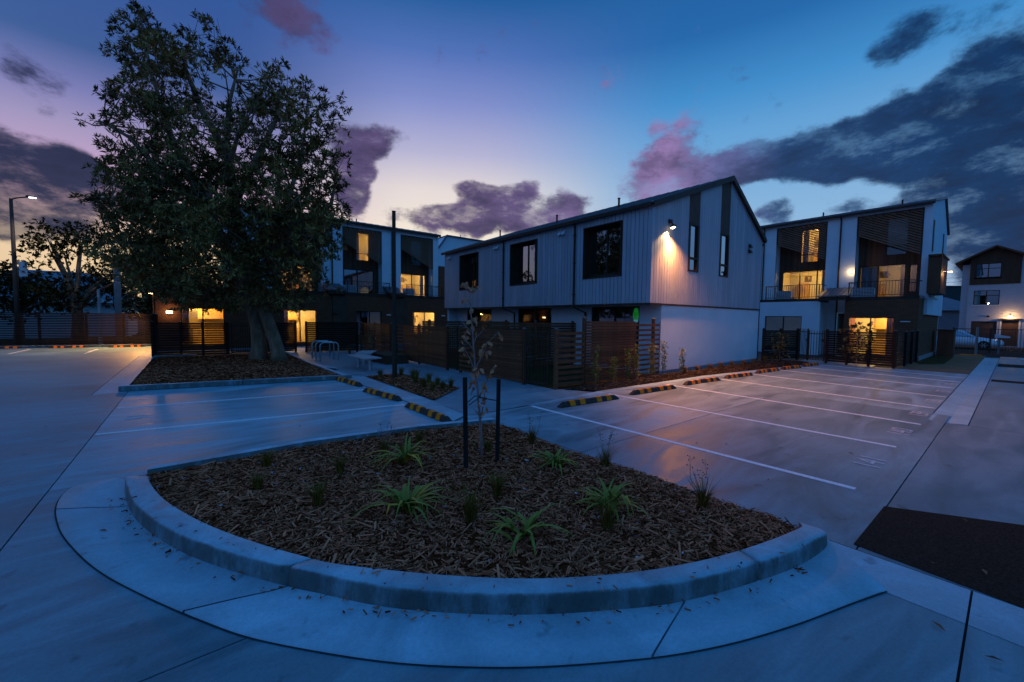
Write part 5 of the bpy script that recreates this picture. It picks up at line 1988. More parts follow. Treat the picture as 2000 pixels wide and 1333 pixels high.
def bench(label, c, ang, w=0.60, ln_=1.72):
    t = thing('bench', label, 'bench', (c[0], c[1], 0), 'backless benches on the path')
    R = Matrix.Rotation(ang, 3, 'Z')
    tr = lambda p: tuple(R @ Vector(p) + Vector((c[0], c[1], 0)))
    for k in range(6):
        m = MB()
        x0 = -w / 2 + k * w / 6
        m.hexa([tr((x0 + 0.005, -ln_ / 2, 0.41)), tr((x0 + w / 6 - 0.005, -ln_ / 2, 0.41)), tr((x0 + w / 6 - 0.005, ln_ / 2, 0.41)), tr((x0 + 0.005, ln_ / 2, 0.41)), tr((x0 + 0.005, -ln_ / 2, 0.45)), tr((x0 + w / 6 - 0.005, -ln_ / 2, 0.45)), tr((x0 + w / 6 - 0.005, ln_ / 2, 0.45)), tr((x0 + 0.005, ln_ / 2, 0.45))])
        build('slat', m, BENCHT, t)
    for y0 in (-0.56, 0.56):
        m = MB()
        m.tube([tr((0, y0, 0.0)), tr((0, y0, 0.37))], 0.05, 10)
        m.tube([tr((0, y0, 0.003)), tr((0, y0, 0.012))], 0.11, 12)
        m.hexa([tr((-w / 2 + 0.04, y0 - 0.03, 0.37)), tr((w / 2 - 0.04, y0 - 0.03, 0.37)), tr((w / 2 - 0.04, y0 + 0.03, 0.37)), tr((-w / 2 + 0.04, y0 + 0.03, 0.37)), tr((-w / 2 + 0.04, y0 - 0.03, 0.409)), tr((w / 2 - 0.04, y0 - 0.03, 0.409)), tr((w / 2 - 0.04, y0 + 0.03, 0.409)), tr((-w / 2 + 0.04, y0 + 0.03, 0.409))])
        build('leg', m, GALV, t)
    return t


bench('pale backless bench nearest the dark pole', (4.87, 14.58), 0.03)
bench('pale backless bench behind the nearer one, beside the low planter', (5.55, 16.35), -0.5, 0.60, 1.4)
m = MB()
m.box(5.95, 6.85, 15.2, 17.4, 0, 0.36)
pb = solo('planter', m, CLAD, 'low dark planter box beside the benches', 'planter')

# ------------------------------------------------------------------ street lamps behind the far fence
sl_ = thing('street_lamp', 'tall street lamp with a lit white head above the far fence', 'street lamp', (-7.45, 34.6, 0))
m = MB()
m.tube([(-7.45, 34.6, 0), (-7.45, 34.6, 3.0), (-7.45, 34.6, 8.1)], [0.12, 0.10, 0.07], 12)
build('post', m, DARKP, sl_, smooth=True)
m = MB()
m.tube([(-7.45, 34.6, 8.05), (-7.2, 34.45, 8.15), (-6.75, 34.1, 8.2)], 0.035, 8)
build('arm', m, DARK, sl_)
m = MB()
m.hexa([(-6.82, 34.05, 8.2), (-6.45, 33.76, 8.17), (-6.36, 33.88, 8.17), (-6.73, 34.18, 8.2), (-6.80, 34.07, 8.3), (-6.47, 33.80, 8.23), (-6.39, 33.9, 8.23), (-6.72, 34.16, 8.3)])
build('head', m, DARK, sl_)
m = MB()
m.hexa([(-6.68, 33.955, 8.15), (-6.45, 33.775, 8.135), (-6.38, 33.87, 8.135), (-6.61, 34.05, 8.15), (-6.68, 33.955, 8.188), (-6.45, 33.775, 8.165), (-6.38, 33.87, 8.165), (-6.61, 34.05, 8.188)])
build('lens', m, LED, sl_)
m = MB()
m.box(-7.27, -6.97, 34.42, 34.45, 3.9, 4.7)
sg = build('sign_plate', m, WHITEP, sl_)
lamp('street_lamp_light', (-6.5, 33.8, 8.05), 130, (0.85, 0.92, 1.0), 0.08, 'SPOT', (0.1, -0.25, -1), 130, 0.6)
gl_ = thing('gantry_post', 'blue grey square post with a louvred hook top above the far fence', 'post', (-3.35, 34.0, 0))
m = MB()
m.beam((-3.35, 34, 0), (-3.35, 34, 5.1), 0.30, 0.30, (0, 1, 0))
build('post', m, POSTP, gl_)
m = MB()
m.beam((-3.4, 34, 5.0), (-3.0, 33.72, 5.35), 0.22, 0.16)
m.beam((-3.0, 33.72, 5.35), (-2.72, 33.5, 5.1), 0.22, 0.14)
build('arm', m, POSTP, gl_)
for k in range(5):
    m = MB()
    m.beam((-2.98, 33.70, 5.12 - k * 0.16), (-2.66, 33.46, 5.0 - k * 0.16), 0.2, 0.05)
    build('louvre', m, POSTP, gl_)
m = MB()
m.beam((-2.96, 33.69, 5.1), (-2.96, 33.69, 4.3), 0.03, 0.03, (0, 1, 0))
build('rod', m, POSTP, gl_)
m = MB()
m.tube([(-4.35, 35.5, 0), (-4.35, 35.5, 3.4)], [0.1, 0.07], 10)
solo('slim_post', m, WHITEP, 'slim pale post left of the louvred post above the far fence', 'post')
# light from the lamp in the far corner of the car park (seen as the warm pool by the fence)
cl = thing('courtyard_lamp', 'small lit lamp head just left of the big tree', 'lamp', (-1.6, 31.0, 0))
m = MB()
m.tube([(-1.62, 31.6, 0), (-1.62, 31.6, 3.1)], 0.04, 8)
build('post', m, DARK, cl)
m = MB()
m.box(-1.85, -1.55, 31.42, 31.68, 3.1, 3.16)
build('head', m, DARK, cl)
m = MB()
m.box(-1.82, -1.66, 31.45, 31.65, 3.07, 3.099)
build('lens', m, BULB, cl)
lamp('courtyard_lamp_light', (-1.75, 31.55, 3.0), 2000, (1.0, 0.46, 0.12), 0.08, 'SPOT', (-0.9, -0.8, -1), 128, 0.8)

# old house beyond the far fence
oh = thing('bungalow', 'old house with a grey sheet roof beyond the far fence', 'house', (-7, 48, 0))
m = MB()
m.box(-13.0, -4.0, 46, 54, 0, 3.0)
build('wall', m, RENDERW, oh)
m = MB()
m.hexa([(-13.4, 45.5, 3.0), (-3.6, 45.5, 3.0), (-3.6, 54.5, 3.0), (-13.4, 54.5, 3.0), (-10.6, 49.0, 5.3), (-6.0, 49.0, 5.3), (-6.0, 50.6, 5.3), (-10.6, 50.6, 5.3)])
build('roof', m, TILE, oh)
m = MB()
m.box(-13.45, -3.55, 45.3, 45.45, 2.75, 3.0)
build('gutter', m, WHITEP, oh)

# ------------------------------------------------------------------ right edge: far house, fence, car, wires, hill
fh = thing('brick_house', 'pale brick house with a dark gable panel at the right edge', 'house', (54, 1.2, 0))
HX = 52.0
HO = [(0.92, 2.31, 5.72, 6.89), (0.92, 2.33, 3.46, 4.66), (0.95, 2.36, 0.05, 2.08), (-0.17, 0.71, 0.05, 2.14)]
m = MB()
for a, b_, z0, z1 in cells(-1.0, 2.66, 0, 6.95, HO):
    m.box(HX, HX + 0.25, a, b_, z0, z1)
m.hexa([(HX, -1.0, 6.95), (HX + 0.25, -1.0, 6.95), (HX + 0.25, 2.66, 6.95), (HX, 2.66, 6.95), (HX, 1.25, 8.15), (HX + 0.25, 1.25, 8.15), (HX + 0.25, 1.27, 8.15), (HX, 1.27, 8.15)])
m.box(HX + 0.3, HX + 9, 2.66, 3.08, 0, 6.9)
m.box(HX + 0.6, HX + 9, -8, -1.0, 0, 7.0)
build('wall', m, BLOCK, fh)
m = MB()
for a, b_, z0, z1 in cells(-0.1, 2.62, 5.15, 7.3, HO[:1]):
    m.box(HX - 0.05, HX - 0.003, a, b_, z0, z1)
m.hexa([(HX - 0.05, -0.1, 7.3), (HX - 0.003, -0.1, 7.3), (HX - 0.003, 2.62, 7.3), (HX - 0.05, 2.62, 7.3), (HX - 0.05, -0.1, 7.45), (HX - 0.003, -0.1, 7.45), (HX - 0.003, 1.26, 8.12), (HX - 0.05, 1.26, 8.12)])
build('gable_panel', m, CLAD, fh)
m = MB()
m.beam((HX + 4, 3.5, 6.96), (HX + 4, 1.26, 8.25), 9.0, 0.12, (0, 0.5, 1))
m.beam((HX + 4, 1.26, 8.25), (HX + 4, -0.95, 7.02), 9.0, 0.12, (0, -0.5, 1))
build('roof', m, CLAD, fh)
for (a, b_, z0, z1) in HO[:2]:
    m = MB()
    for q in ((a, a + 0.05, z0, z1), (b_ - 0.05, b_, z0, z1), ((a + b_) / 2 - 0.03, (a + b_) / 2 + 0.03, z0, z1)):
        m.box(HX + 0.02, HX + 0.09, q[0], q[1], q[2], q[3])
    for zz in (z0, z0 + (z1 - z0) * 0.62, z1 - 0.05):
        m.box(HX + 0.022, HX + 0.088, a, b_, zz, zz + 0.05)
    w_ = build('window', m, DARK, fh)
    for c in ((a + 0.05, (a + b_) / 2 - 0.03), ((a + b_) / 2 + 0.03, b_ - 0.05)):
        m = MB()
        m.box(HX + 0.05, HX + 0.06, c[0], c[1], z0 + 0.05, z1 - 0.05)
        build('pane', m, GLASSC, w_)
    m = MB()
    m.box(HX - 0.05, HX + 0.02, a - 0.06, b_ + 0.06, z0 - 0.09, z0 - 0.005)
    build('sill', m, WHITEP, w_)
m = MB()
m.box(HX + 0.26, HX + 3, -0.9, 2.6, 0.02, 6.9)
build('interior', m, DARK, fh)
m = MB()
m.box(HX + 0.1, HX + 0.16, 0.95, 2.36, 0.05, 2.08)
build('garage_door', m, DARKP, fh)
m = MB()
m.box(HX + 0.1, HX + 0.16, -0.17, 0.71, 0.05, 2.14)
dd = build('front_door', m, DARKP, fh)
m = MB()
m.box(HX - 0.03, HX + 0.1, 0.72, 0.80, 0.0, 2.2)
m.box(HX - 0.03, HX + 0.1, -0.27, -0.18, 0.0, 2.2)
build('door_jamb', m, WHITEP, fh)
m = MB()
m.box(HX - 0.16, HX - 0.001, -0.3, 0.83, 2.22, 2.30)
build('door_hood', m, DARK, fh)
m = MB()
m.box(HX - 0.09, HX - 0.002, 1.38, 1.52, 2.42, 2.56)
build('wall_vent', m, DARK, fh)
pt = thing('porch_lamp', 'lit porch lamp over the door of the pale brick house', 'lamp', (HX, 0.29, 2.5))
m = MB()
m.tube([(HX - 0.02, 0.29, 2.6), (HX - 0.14, 0.29, 2.6), (HX - 0.14, 0.29, 2.52)], 0.025, 8)
build('bracket', m, DARK, pt)
m = MB()
m.tube([(HX - 0.14, 0.29, 2.42), (HX - 0.14, 0.29, 2.52)], [0.14, 0.07], 12)
build('lens', m, BULB, pt)
lamp('porch_lamp_light', (HX - 0.3, 0.29, 2.42), 45, (1, 0.58, 0.25), 0.06)

bf = thing('bar_fence', 'thin dark bar fence in front of the white car', 'fence', (40, 0, 0))
m = MB()
m.box(39.98, 40.02, -6, 2.6, 1.50, 1.54)
m.box(39.985, 40.015, -6, 2.6, 0.16, 0.19)
build('rail', m, DARK, bf)
yy = -5.9
while yy < 2.6:
    m = MB()
    m.box(39.992, 40.008, yy - 0.008, yy + 0.008, 0.191, 1.499)
    build('bar', m, DARK, bf)
    yy += 0.115
for yy in (2.55, 0.95, -0.7, -2.3):
    m = MB()
    m.box(39.97, 40.03, yy - 0.035, yy + 0.035, 0.0, 1.6)
    build('post', m, DARK, bf)
m = MB()
m.tube([(36.95, 1.40, 0), (36.95, 1.40, 1.66)], 0.055, 10)
solo('bollard', m, POSTP, 'slim dark post standing before the bar fence and white car', 'post')
mbx = thing('letter_box', 'pale letter box on a post by the bar fence', 'letter box', (38.6, 0.55, 0))
m = MB()
m.box(38.55, 38.65, 0.53, 0.61, 0, 1.02)
build('post', m, POSTP, mbx)
m = MB()
m.hexa([(38.4, 0.15, 1.02), (38.8, 0.15, 1.02), (38.8, 0.75, 1.02), (38.4, 0.75, 1.02), (38.4, 0.15, 1.10), (38.8, 0.15, 1.10), (38.8, 0.75, 1.22), (38.4, 0.75, 1.22)])
build('box', m, RIBBON, mbx)
m = MB()
m.prism([(35.6, 1.12), (36.0, 1.12), (36.0, 2.0), (35.6, 2.0)], 0.0, 0.05)
solo('kerb_ramp', m, YELLOW, 'short yellow ramp strip at the end of the drive', 'ramp')
m = MB()
m.prism([(33.6, -1.2), (34.0, -1.2), (34.0, -0.25), (33.6, -0.25)], 0.001, 0.06)
solo('kerb_ramp', m, RIBBON, 'short pale ramp strip at the right edge of the picture', 'ramp')

car = thing('parked_car', 'white parked sedan behind the bar fence', 'car', (46.0, 2.0, 0))


def carY(t):       # along the car: 0 nose .. 4.4 tail
    return 0.45 + t


def car_ring(t, zb, zt, hw, top):
    return [(46 - hw, carY(t), zb), (46 - hw - 0.03, carY(t), (zb + zt) * 0.5), (46 - hw + 0.02, carY(t), zt), (46 - top, carY(t), zt + 0.06), (46 + top, carY(t), zt + 0.06), (46 + hw - 0.02, carY(t), zt), (46 + hw + 0.03, carY(t), (zb + zt) * 0.5), (46 + hw, carY(t), zb)]


m = MB()
rings = [car_ring(0.0, 0.35, 0.52, 0.55, 0.4), car_ring(0.12, 0.24, 0.60, 0.72, 0.55), car_ring(0.5, 0.2, 0.68, 0.84, 0.66), car_ring(1.2, 0.2, 0.80, 0.87, 0.7), car_ring(1.5, 0.2, 0.84, 0.87, 0.7), car_ring(3.4, 0.2, 0.88, 0.87, 0.7), car_ring(4.1, 0.22, 0.9, 0.84, 0.66), car_ring(4.4, 0.35, 0.84, 0.72, 0.5)]
for r in rings:
    m.v += r
for i in range(len(rings) - 1):
    for q in range(8):
        m.f.append((i * 8 + q, i * 8 + (q + 1) % 8, (i + 1) * 8 + (q + 1) % 8, (i + 1) * 8 + q))
m.f.append(tuple(range(8)))
m.f.append(tuple(len(rings) * 8 - 8 + q for q in range(8)))
build('body', m, CARP, car, smooth=True)
m = MB()
m.hexa([(46 - 0.78, carY(1.25), 0.86), (46 + 0.78, carY(1.25), 0.86), (46 + 0.78, carY(4.0), 0.90), (46 - 0.78, carY(4.0), 0.90), (46 - 0.58, carY(2.05), 1.36), (46 + 0.58, carY(2.05), 1.36), (46 + 0.58, carY(3.2), 1.38), (46 - 0.58, carY(3.2), 1.38)])
build('cabin', m, CARP, car, bevel=0.05, smooth=True)
for (t0, t1, u0, u1) in ((1.55, 2.5, 2.12, 2.5), (2.56, 3.65, 2.56, 3.15)):
    m = MB()
    m.hexa([(46 - 0.785, carY(t0), 0.93), (46 - 0.785, carY(t1), 0.94), (46 - 0.77, carY(t1), 0.94), (46 - 0.77, carY(t0), 0.93), (46 - 0.625, carY(u0), 1.29), (46 - 0.625, carY(u1), 1.30), (46 - 0.60, carY(u1), 1.30), (46 - 0.60, carY(u0), 1.29)])
    build('side_window', m, GLASSC, car)
m = MB()
m.hexa([(46 - 0.70, carY(1.30), 0.92), (46 + 0.70, carY(1.30), 0.92), (46 + 0.70, carY(1.34), 0.92), (46 - 0.70, carY(1.34), 0.92), (46 - 0.55, carY(1.98), 1.31), (46 + 0.55, carY(1.98), 1.31), (46 + 0.55, carY(2.02), 1.31), (46 - 0.55, carY(2.02), 1.31)])
build('windscreen', m, GLASSC, car)
for t0 in (0.92, 3.5):
    for sx in (-1, 1):
        m = MB()
        x_ = 46 + sx * 0.80
        m.tube([(x_ - 0.1, carY(t0), 0.31), (x_ - 0.08, carY(t0), 0.31), (x_ + 0.08, carY(t0), 0.31), (x_ + 0.1, carY(t0), 0.31)], [0.28, 0.31, 0.31, 0.28], 20)
        w_ = build('wheel', m, TYRE, car)
        m = MB()
        xo = x_ + sx * 0.104
        m.tube([(xo - sx * 0.004, carY(t0), 0.31), (xo + sx * 0.006, carY(t0), 0.31)], 0.07, 10)
        for k in range(6):
            a = k * PI / 3
            m.beam((xo, carY(t0) + 0.05 * math.cos(a), 0.31 + 0.05 * math.sin(a)), (xo, carY(t0) + 0.2 * math.cos(a), 0.31 + 0.2 * math.sin(a)), 0.05, 0.012, (1, 0, 0))
        build('rim', m, ALLOY, w_)
m = MB()
m.hexa([(46 - 0.76, carY(0.16), 0.55), (46 - 0.5, carY(0.02), 0.55), (46 - 0.5, carY(0.06), 0.55), (46 - 0.76, carY(0.42), 0.55), (46 - 0.78, carY(0.18), 0.64), (46 - 0.5, carY(0.04), 0.62), (46 - 0.5, carY(0.08), 0.62), (46 - 0.80, carY(0.46), 0.66)])
build('headlight', m, GLASSC, car)
m = MB()
m.box(46 - 0.93, 46 - 0.85, carY(1.45), carY(1.6), 0.88, 0.98)
build('wing_mirror', m, CARP, car)

hl = MB()
prof = [(-140, 6), (-80, 15), (-20, 18), (10, 22), (40, 24), (80, 22), (150, 19), (240, 10)]
pts0 = [(300 + 0.1 * i, y_, -1) for i, (y_, z_) in enumerate(prof)]
hl.strip([(290, y_, -1) for y_, z_ in prof], [(330, y_, z_) for y_, z_ in prof])
hl.strip([(330, y_, z_) for y_, z_ in prof], [(420, y_, z_ * 0.9) for y_, z_ in prof])
hl.strip([(420, y_, z_ * 0.9) for y_, z_ in prof], [(450, y_, -1) for y_, z_ in prof])
build('hills', hl, HILL, kind='structure')
m = MB()
for i in range(60):
    y_ = random.uniform(5, 40)
    z_ = random.uniform(2, 12)
    x_ = 290 + (z_ + 1) / 25 * 40 - 2
    s_ = random.uniform(0.15, 0.4)
    m.box(x_ - s_, x_ + s_, y_ - s_, y_ + s_, z_ - s_, z_ + s_)
o = build('town_lights', m, TOWNL, kind='stuff')
tag(o, 'scattered lights of the town on the far hillside', 'lights')
m = MB()
m.box(70, 86, 2.0, 9, 0, 3.4)
m.hexa([(69.5, 1.6, 3.4), (86.5, 1.6, 3.4), (86.5, 9.4, 3.4), (69.5, 9.4, 3.4), (71, 5.4, 5.0), (85, 5.4, 5.0), (85, 5.6, 5.0), (71, 5.6, 5.0)])
solo('low_house', m, TILE, 'low dark house between the right townhouse and the pale brick house', 'house')
m = MB()
for z_ in (6.1, 5.7):
    m.tube([(56, -14, z_ + 0.6), (56, -4, z_ + 0.1), (56, 8, z_), (56, 22, z_ + 0.5)], 0.012, 5)
wr = build('power_line', m, DARK)
tag(wr, 'two thin overhead wires at the far right', 'wire')

# ------------------------------------------------------------------ vegetation
def leaf_mesh(name, base, axis, length, width, mat, parent=None, kind=None, fold=0.25, droop=0.0):
    """one 4-point leaf per row: base point, direction, length, width (numpy arrays)"""
    n = len(base)
    up = np.tile(np.array([0.0, 0.0, 1.0]), (n, 1)) + RNG.normal(0, 0.5, (n, 3))
    side = np.cross(axis, up)
    side /= np.linalg.norm(side, axis=1)[:, None] + 1e-9
    nrm = np.cross(side, axis)
    l_, w_ = length[:, None], width[:, None]
    mid_ = base + axis * l_ * 0.5
    V = np.stack([base, mid_ + side * w_ * 0.5 + nrm * w_ * fold, base + axis * l_ - np.array([0, 0, 1.0]) * l_ * droop, mid_ - side * w_ * 0.5 + nrm * w_ * fold], 1).reshape(-1, 3)
    if parent is not None:
        o0 = ORG[parent.name]
        V = V - np.array([o0.x, o0.y, o0.z])
    me = bpy.data.meshes.new(name)
    me.vertices.add(4 * n)
    me.vertices.foreach_set('co', V.astype(np.float32).ravel())
    me.loops.add(4 * n)
    me.loops.foreach_set('vertex_index', np.arange(4 * n, dtype=np.int32))
    me.polygons.add(n)
    me.polygons.foreach_set('loop_start', np.arange(0, 4 * n, 4, dtype=np.int32))
    me.polygons.foreach_set('loop_total', np.full(n, 4, dtype=np.int32))
    me.update(calc_edges=True)
    me.materials.append(mat)
    o = bpy.data.objects.new(name, me)
    COL.objects.link(o)
    if parent is not None:
        o.parent = parent
        ORG[o.name] = ORG[parent.name]
    if kind:
        o['kind'] = kind
    return o


def unit(v):
    return v / (np.linalg.norm(v, axis=-1, keepdims=True) + 1e-9)


def rosettes(centres, per, ln, wd, spread=(0.5, 1.25), out=None):
    """whorls of leaves at twig ends"""
    n = len(centres)
    ax = unit(out + RNG.normal(0, 0.45, (n, 3)) + np.array([0, 0, 0.35]))
    b = np.repeat(centres, per, 0) + RNG.normal(0, 0.02, (n * per, 3))
    a = np.repeat(ax, per, 0)
    r = unit(RNG.normal(0, 1, (n * per, 3)))
    t = unit(np.cross(a, r))
    th = RNG.uniform(*spread, n * per)[:, None]
    d = unit(a * np.cos(th) + t * np.sin(th))
    L_ = RNG.uniform(ln[0], ln[1], n * per)
    W_ = L_ * RNG.uniform(wd[0], wd[1], n * per)
    return b, d, L_, W_


CLUMPS = [(-1.3, 21.9, 13.1, 0.76), (-1.1, 21.7, 13, 0.73), (-1.4, 23, 13.8, 0.73), (-0.8, 22.1, 12.9, 0.86), (-0.7, 20, 11.8, 0.81), (-0.8, 23.4, 13.5, 0.81), (-0.3, 20.5, 12.2, 0.49), (-1.8, 24.2, 12.9, 0.61), (-1.4, 20.4, 11.3, 0.54), (-1.9, 24.4, 13.1, 0.54), (-1.4, 22.6, 11.9, 0.93), (-1.1, 20.7, 11.4, 0.87), (-1.6, 24.5, 12.6, 0.87), (-0.5, 20.3, 11.3, 0.8), (-0.5, 19.4, 11.2, 0.81), (-0.6, 24.1, 12.9, 0.81), (0.2, 21.8, 13.2, 0.29), (0.5, 20.3, 12.8, 0.43), (1.1, 19.9, 12.8, 0.52), (0.8, 20.5, 12.3, 0.81), (0.9, 18.9, 11.6, 0.77), (0.8, 22.4, 13.3, 0.77), (0.1, 21, 11.8, 0.77), (0.3, 18.8, 11, 0.73), (0.2, 24.3, 13.6, 0.73), (1.4, 19.9, 12.3, 0.44), (1.5, 20, 11.8, 0.44), (1.2, 18, 10.6, 0.24), (1.9, 22.2, 13.1, 0.61), (2, 19.7, 11.8, 0.37), (-1.8, 23.2, 11, 0.67), (-1.4, 19.5, 9.6, 0.62), (-1.9, 25.7, 12.2, 0.62), (-1.2, 22.9, 10.8, 1.06), (-1.2, 18.8, 8.9, 0.97), (-1.5, 25, 11.2, 0.97), (-0.3, 21.2, 10.5, 1.11), (-0.4, 18.1, 9.3, 1.06), (-0.6, 24.2, 11.8, 1.06), (0.5, 20.8, 11.1, 0.36), (0.4, 23.1, 12.1, 0.59), (2.6, 19.2, 11.4, 0.61), (2.5, 17.3, 10.4, 0.58), (3, 21.9, 12.7, 0.58), (3.2, 19.4, 11.2, 0.76), (2.8, 16.9, 9.9, 0.7), (3.5, 20.8, 12.2, 0.7), (2.5, 20.1, 11.1, 0.64), (2, 16.4, 9.4, 0.55), (2.6, 21.9, 11.7, 0.58), (2.3, 19.4, 10.1, 0.79), (1.9, 15.8, 8.8, 0.54), (2.6, 22.3, 11.3, 0.77), (3.2, 20, 10.4, 0.98), (2.7, 16.9, 9, 0.87), (3.8, 21.7, 11.2, 0.87), (3.9, 18.1, 10.7, 0.61), (3.6, 16.7, 9.9, 0.58), (4.3, 20.8, 12.1, 0.58), (4.1, 16.1, 9.6, 0.52), (4.1, 15.7, 9.6, 0.54), (5.1, 19.5, 11.3, 0.54), (3.7, 18.1, 9.5, 0.92), (3.2, 16.1, 8.7, 0.87), (4.2, 20.2, 10.3, 0.87), (4.4, 17.1, 9.4, 0.4), (4.3, 18.1, 8.8, 0.79), (3.8, 15.7, 7.8, 0.73), (4.8, 20, 9.5, 0.73), (4.6, 17, 9, 0.36), (4.6, 16.9, 7.6, 0.56), (4.3, 15.5, 7.2, 0.54), (5.4, 19.7, 8.6, 0.54), (3.5, 16.2, 7.5, 0.92), (3.4, 15.1, 7.2, 0.97), (4, 19.5, 8.4, 0.97), (3, 19.2, 8.9, 1.05), (2.4, 15, 7.2, 0.97), (3.1, 20.8, 9.3, 0.97), (1.8, 19.8, 9.9, 0.73), (1.7, 17.5, 9, 0.66), (2.3, 22.9, 11, 0.87), (1.1, 20.1, 9.3, 0.91), (0.9, 16.1, 8, 0.8), (1.3, 24.2, 10.9, 0.87), (0.3, 20.2, 9.5, 0.95), (0.4, 17.1, 8.2, 0.89), (0.4, 24.9, 11.4, 0.97), (-0.5, 21.9, 9.4, 1.25), (-0.5, 17.8, 7.8, 1.16), (-0.6, 25.5, 10.6, 1.16), (-1.2, 21.1, 8.7, 0.97), (-1.1, 19, 7.9, 0.97), (-1.2, 24.5, 10, 0.97), (-2, 23.8, 9.9, 0.54), (-1.7, 22.4, 8.1, 0.86), (-1.4, 19.1, 7.1, 0.81), (-1.7, 26.3, 9.1, 0.81), (-1, 21.6, 7.6, 1.11), (-0.8, 17.4, 6.5, 1.06), (-1.1, 24.4, 8.4, 1.06), (-0.2, 21.4, 8.2, 1.14), (-0.2, 17.3, 6.8, 1.06), (-0.3, 23.8, 8.6, 1.06), (0.8, 19.9, 7.8, 1.2), (0.5, 18, 7, 1.16), (1.1, 22.9, 8.5, 1.16), (1.8, 19.6, 8.3, 1.12), (1.6, 16.3, 7.3, 1.06), (1.9, 21.6, 8.8, 1.06), (2.6, 19.5, 7.7, 1.26), (2.1, 15.5, 6.3, 1.16), (2.9, 21.2, 8.2, 1.16), (3.7, 19.1, 7.2, 1.18), (2.8, 14.7, 5.9, 1.06), (3.8, 20, 7.5, 1.06), (4.3, 16.9, 6.5, 0.79), (3.8, 14.8, 5.8, 0.77), (4.9, 20.1, 7.3, 0.77), (4.7, 17, 5.9, 0.49), (4.5, 17.8, 5.8, 0.71), (3.8, 14.7, 4.9, 0.66), (4.9, 18.5, 6.1, 0.66), (-2.1, 22.9, 7.3, 0.72), (-1.6, 19.3, 6.6, 0.68), (-2.3, 26.1, 8.3, 0.68), (-2.3, 22.8, 7.3, 0.37), (-1.6, 21.6, 6.5, 0.89), (-1.3, 19.1, 5.9, 0.87), (-1.6, 24.5, 6.9, 0.87), (-0.7, 21.3, 6.4, 1.22), (-0.5, 18, 6, 1.16), (-0.9, 24.7, 7.3, 1.16), (0.3, 20.4, 6.4, 1.31), (0.3, 16, 5.5, 1.26), (0.3, 25, 7.6, 1.26), (1.4, 19.9, 6.7, 1.43), (1, 16.7, 5.7, 1.35), (1.7, 23.5, 7.8, 1.35), (2.4, 18.4, 6, 1.19), (2.2, 15.8, 5.6, 1.16), (3, 20.8, 6.7, 1.16), (3.6, 17.9, 5.7, 1.22), (3.2, 16.3, 5.2, 1.16), (4.1, 19.6, 6, 1.16), (-1.9, 21.7, 5.5, 0.89), (-1.7, 19.2, 5.1, 0.87), (-2.3, 25.2, 6.1, 0.87), (-2.6, 23.1, 6.2, 0.45), (-3.1, 24.1, 6.6, 0.25), (-3.2, 22.6, 6.2, 0.16), (-2.2, 22.3, 4.8, 0.81), (-1.9, 19.2, 4.3, 0.77), (-2.4, 24.3, 4.9, 0.77), (-1.2, 21.7, 5.2, 1.22), (-0.9, 18, 4.7, 1.16), (-1.6, 25.9, 5.6, 1.16), (-0.2, 21.4, 5.1, 1.35), (-0.2, 16.9, 4.6, 1.26), (-0.3, 24, 5.5, 1.26), (0.9, 20.5, 5.1, 1.46), (0.7, 16.9, 4.6, 1.35), (1.3, 22.4, 5.5, 1.35), (2, 18.9, 4.8, 1.41), (1.3, 15.7, 4.3, 1.35), (2.2, 22.4, 5.2, 1.35), (2.9, 17.1, 4.5, 1.14), (2.8, 15.8, 4.6, 1.16), (3.3, 19.9, 4.9, 1.16), (4, 17.1, 4.7, 0.9), (3.5, 14.9, 4.5, 0.87), (4.2, 18.9, 5.4, 0.87), (4.2, 15.7, 4.9, 0.37), (-1.6, 22.5, 4, 1.05), (-1.2, 19.5, 4, 0.97), (-1.8, 24.2, 4.3, 0.97), (-0.6, 21.2, 3.8, 1.23), (-0.5, 18, 3.5, 1.16), (-1, 23.9, 4.2, 1.16), (0.6, 21.2, 3.7, 1.39), (0.6, 18.3, 3.6, 1.26), (0.5, 23.4, 3.8, 1.26), (1.6, 19.3, 3.6, 1.22), (1.6, 16.9, 3.5, 1.16), (1.6, 21.2, 3.6, 1.16), (2.7, 18.1, 3.6, 1), (2.3, 15.7, 3.2, 0.97), (3, 20.6, 4.1, 0.97), (3.7, 17.8, 3.9, 0.78), (3.1, 15.2, 3.6, 0.73), (4.1, 20.3, 4, 0.73), (4.5, 18, 3.1, 0.39), (3.8, 16.6, 3.3, 0.5), (3.4, 18.7, 3.1, 0.68), (2.9, 16.3, 2.9, 0.62), (3.6, 19.5, 3.2, 0.62), (-0.6, 21.2, 2.8, 0.72), (-0.6, 18.1, 2.7, 0.68), (-0.8, 23.5, 2.9, 0.68), (0.2, 19.6, 2.6, 0.59), (0.2, 17.4, 2.8, 0.58), (0.1, 22, 2.9, 0.58), (0.9, 18.9, 2.7, 0.68), (0.8, 18.1, 2.6, 0.68), (1.2, 22.3, 3, 0.68), (1.8, 19.5, 2.5, 0.62), (1.4, 17.3, 2.3, 0.58), (1.9, 22.1, 2.5, 0.58), (2.7, 18.3, 2.3, 0.65), (2.4, 16.4, 2.4, 0.62), (3, 19.8, 2.4, 0.62), (3.4, 18.8, 2.1, 0.43), (-1.3, 22.3, 3.4, 0.74), (-1.1, 18.4, 2.9, 0.68), (-1.7, 24.3, 3.8, 0.68), (-0.8, 21.2, 5.8, 1), (-0.6, 18.6, 5.3, 0.97), (-0.9, 25.6, 6.8, 0.97), (-2.7, 23.3, 5.5, 0.52), (-2.7, 23.1, 9.5, 0.14), (-3.2, 23.7, 9.6, 0.18), (-2.4, 23, 9.9, 0.16), (-2.1, 22, 9.2, 0.27), (-2.3, 22.4, 10.4, 0.1), (4.8, 17.2, 9.7, 0.18)]
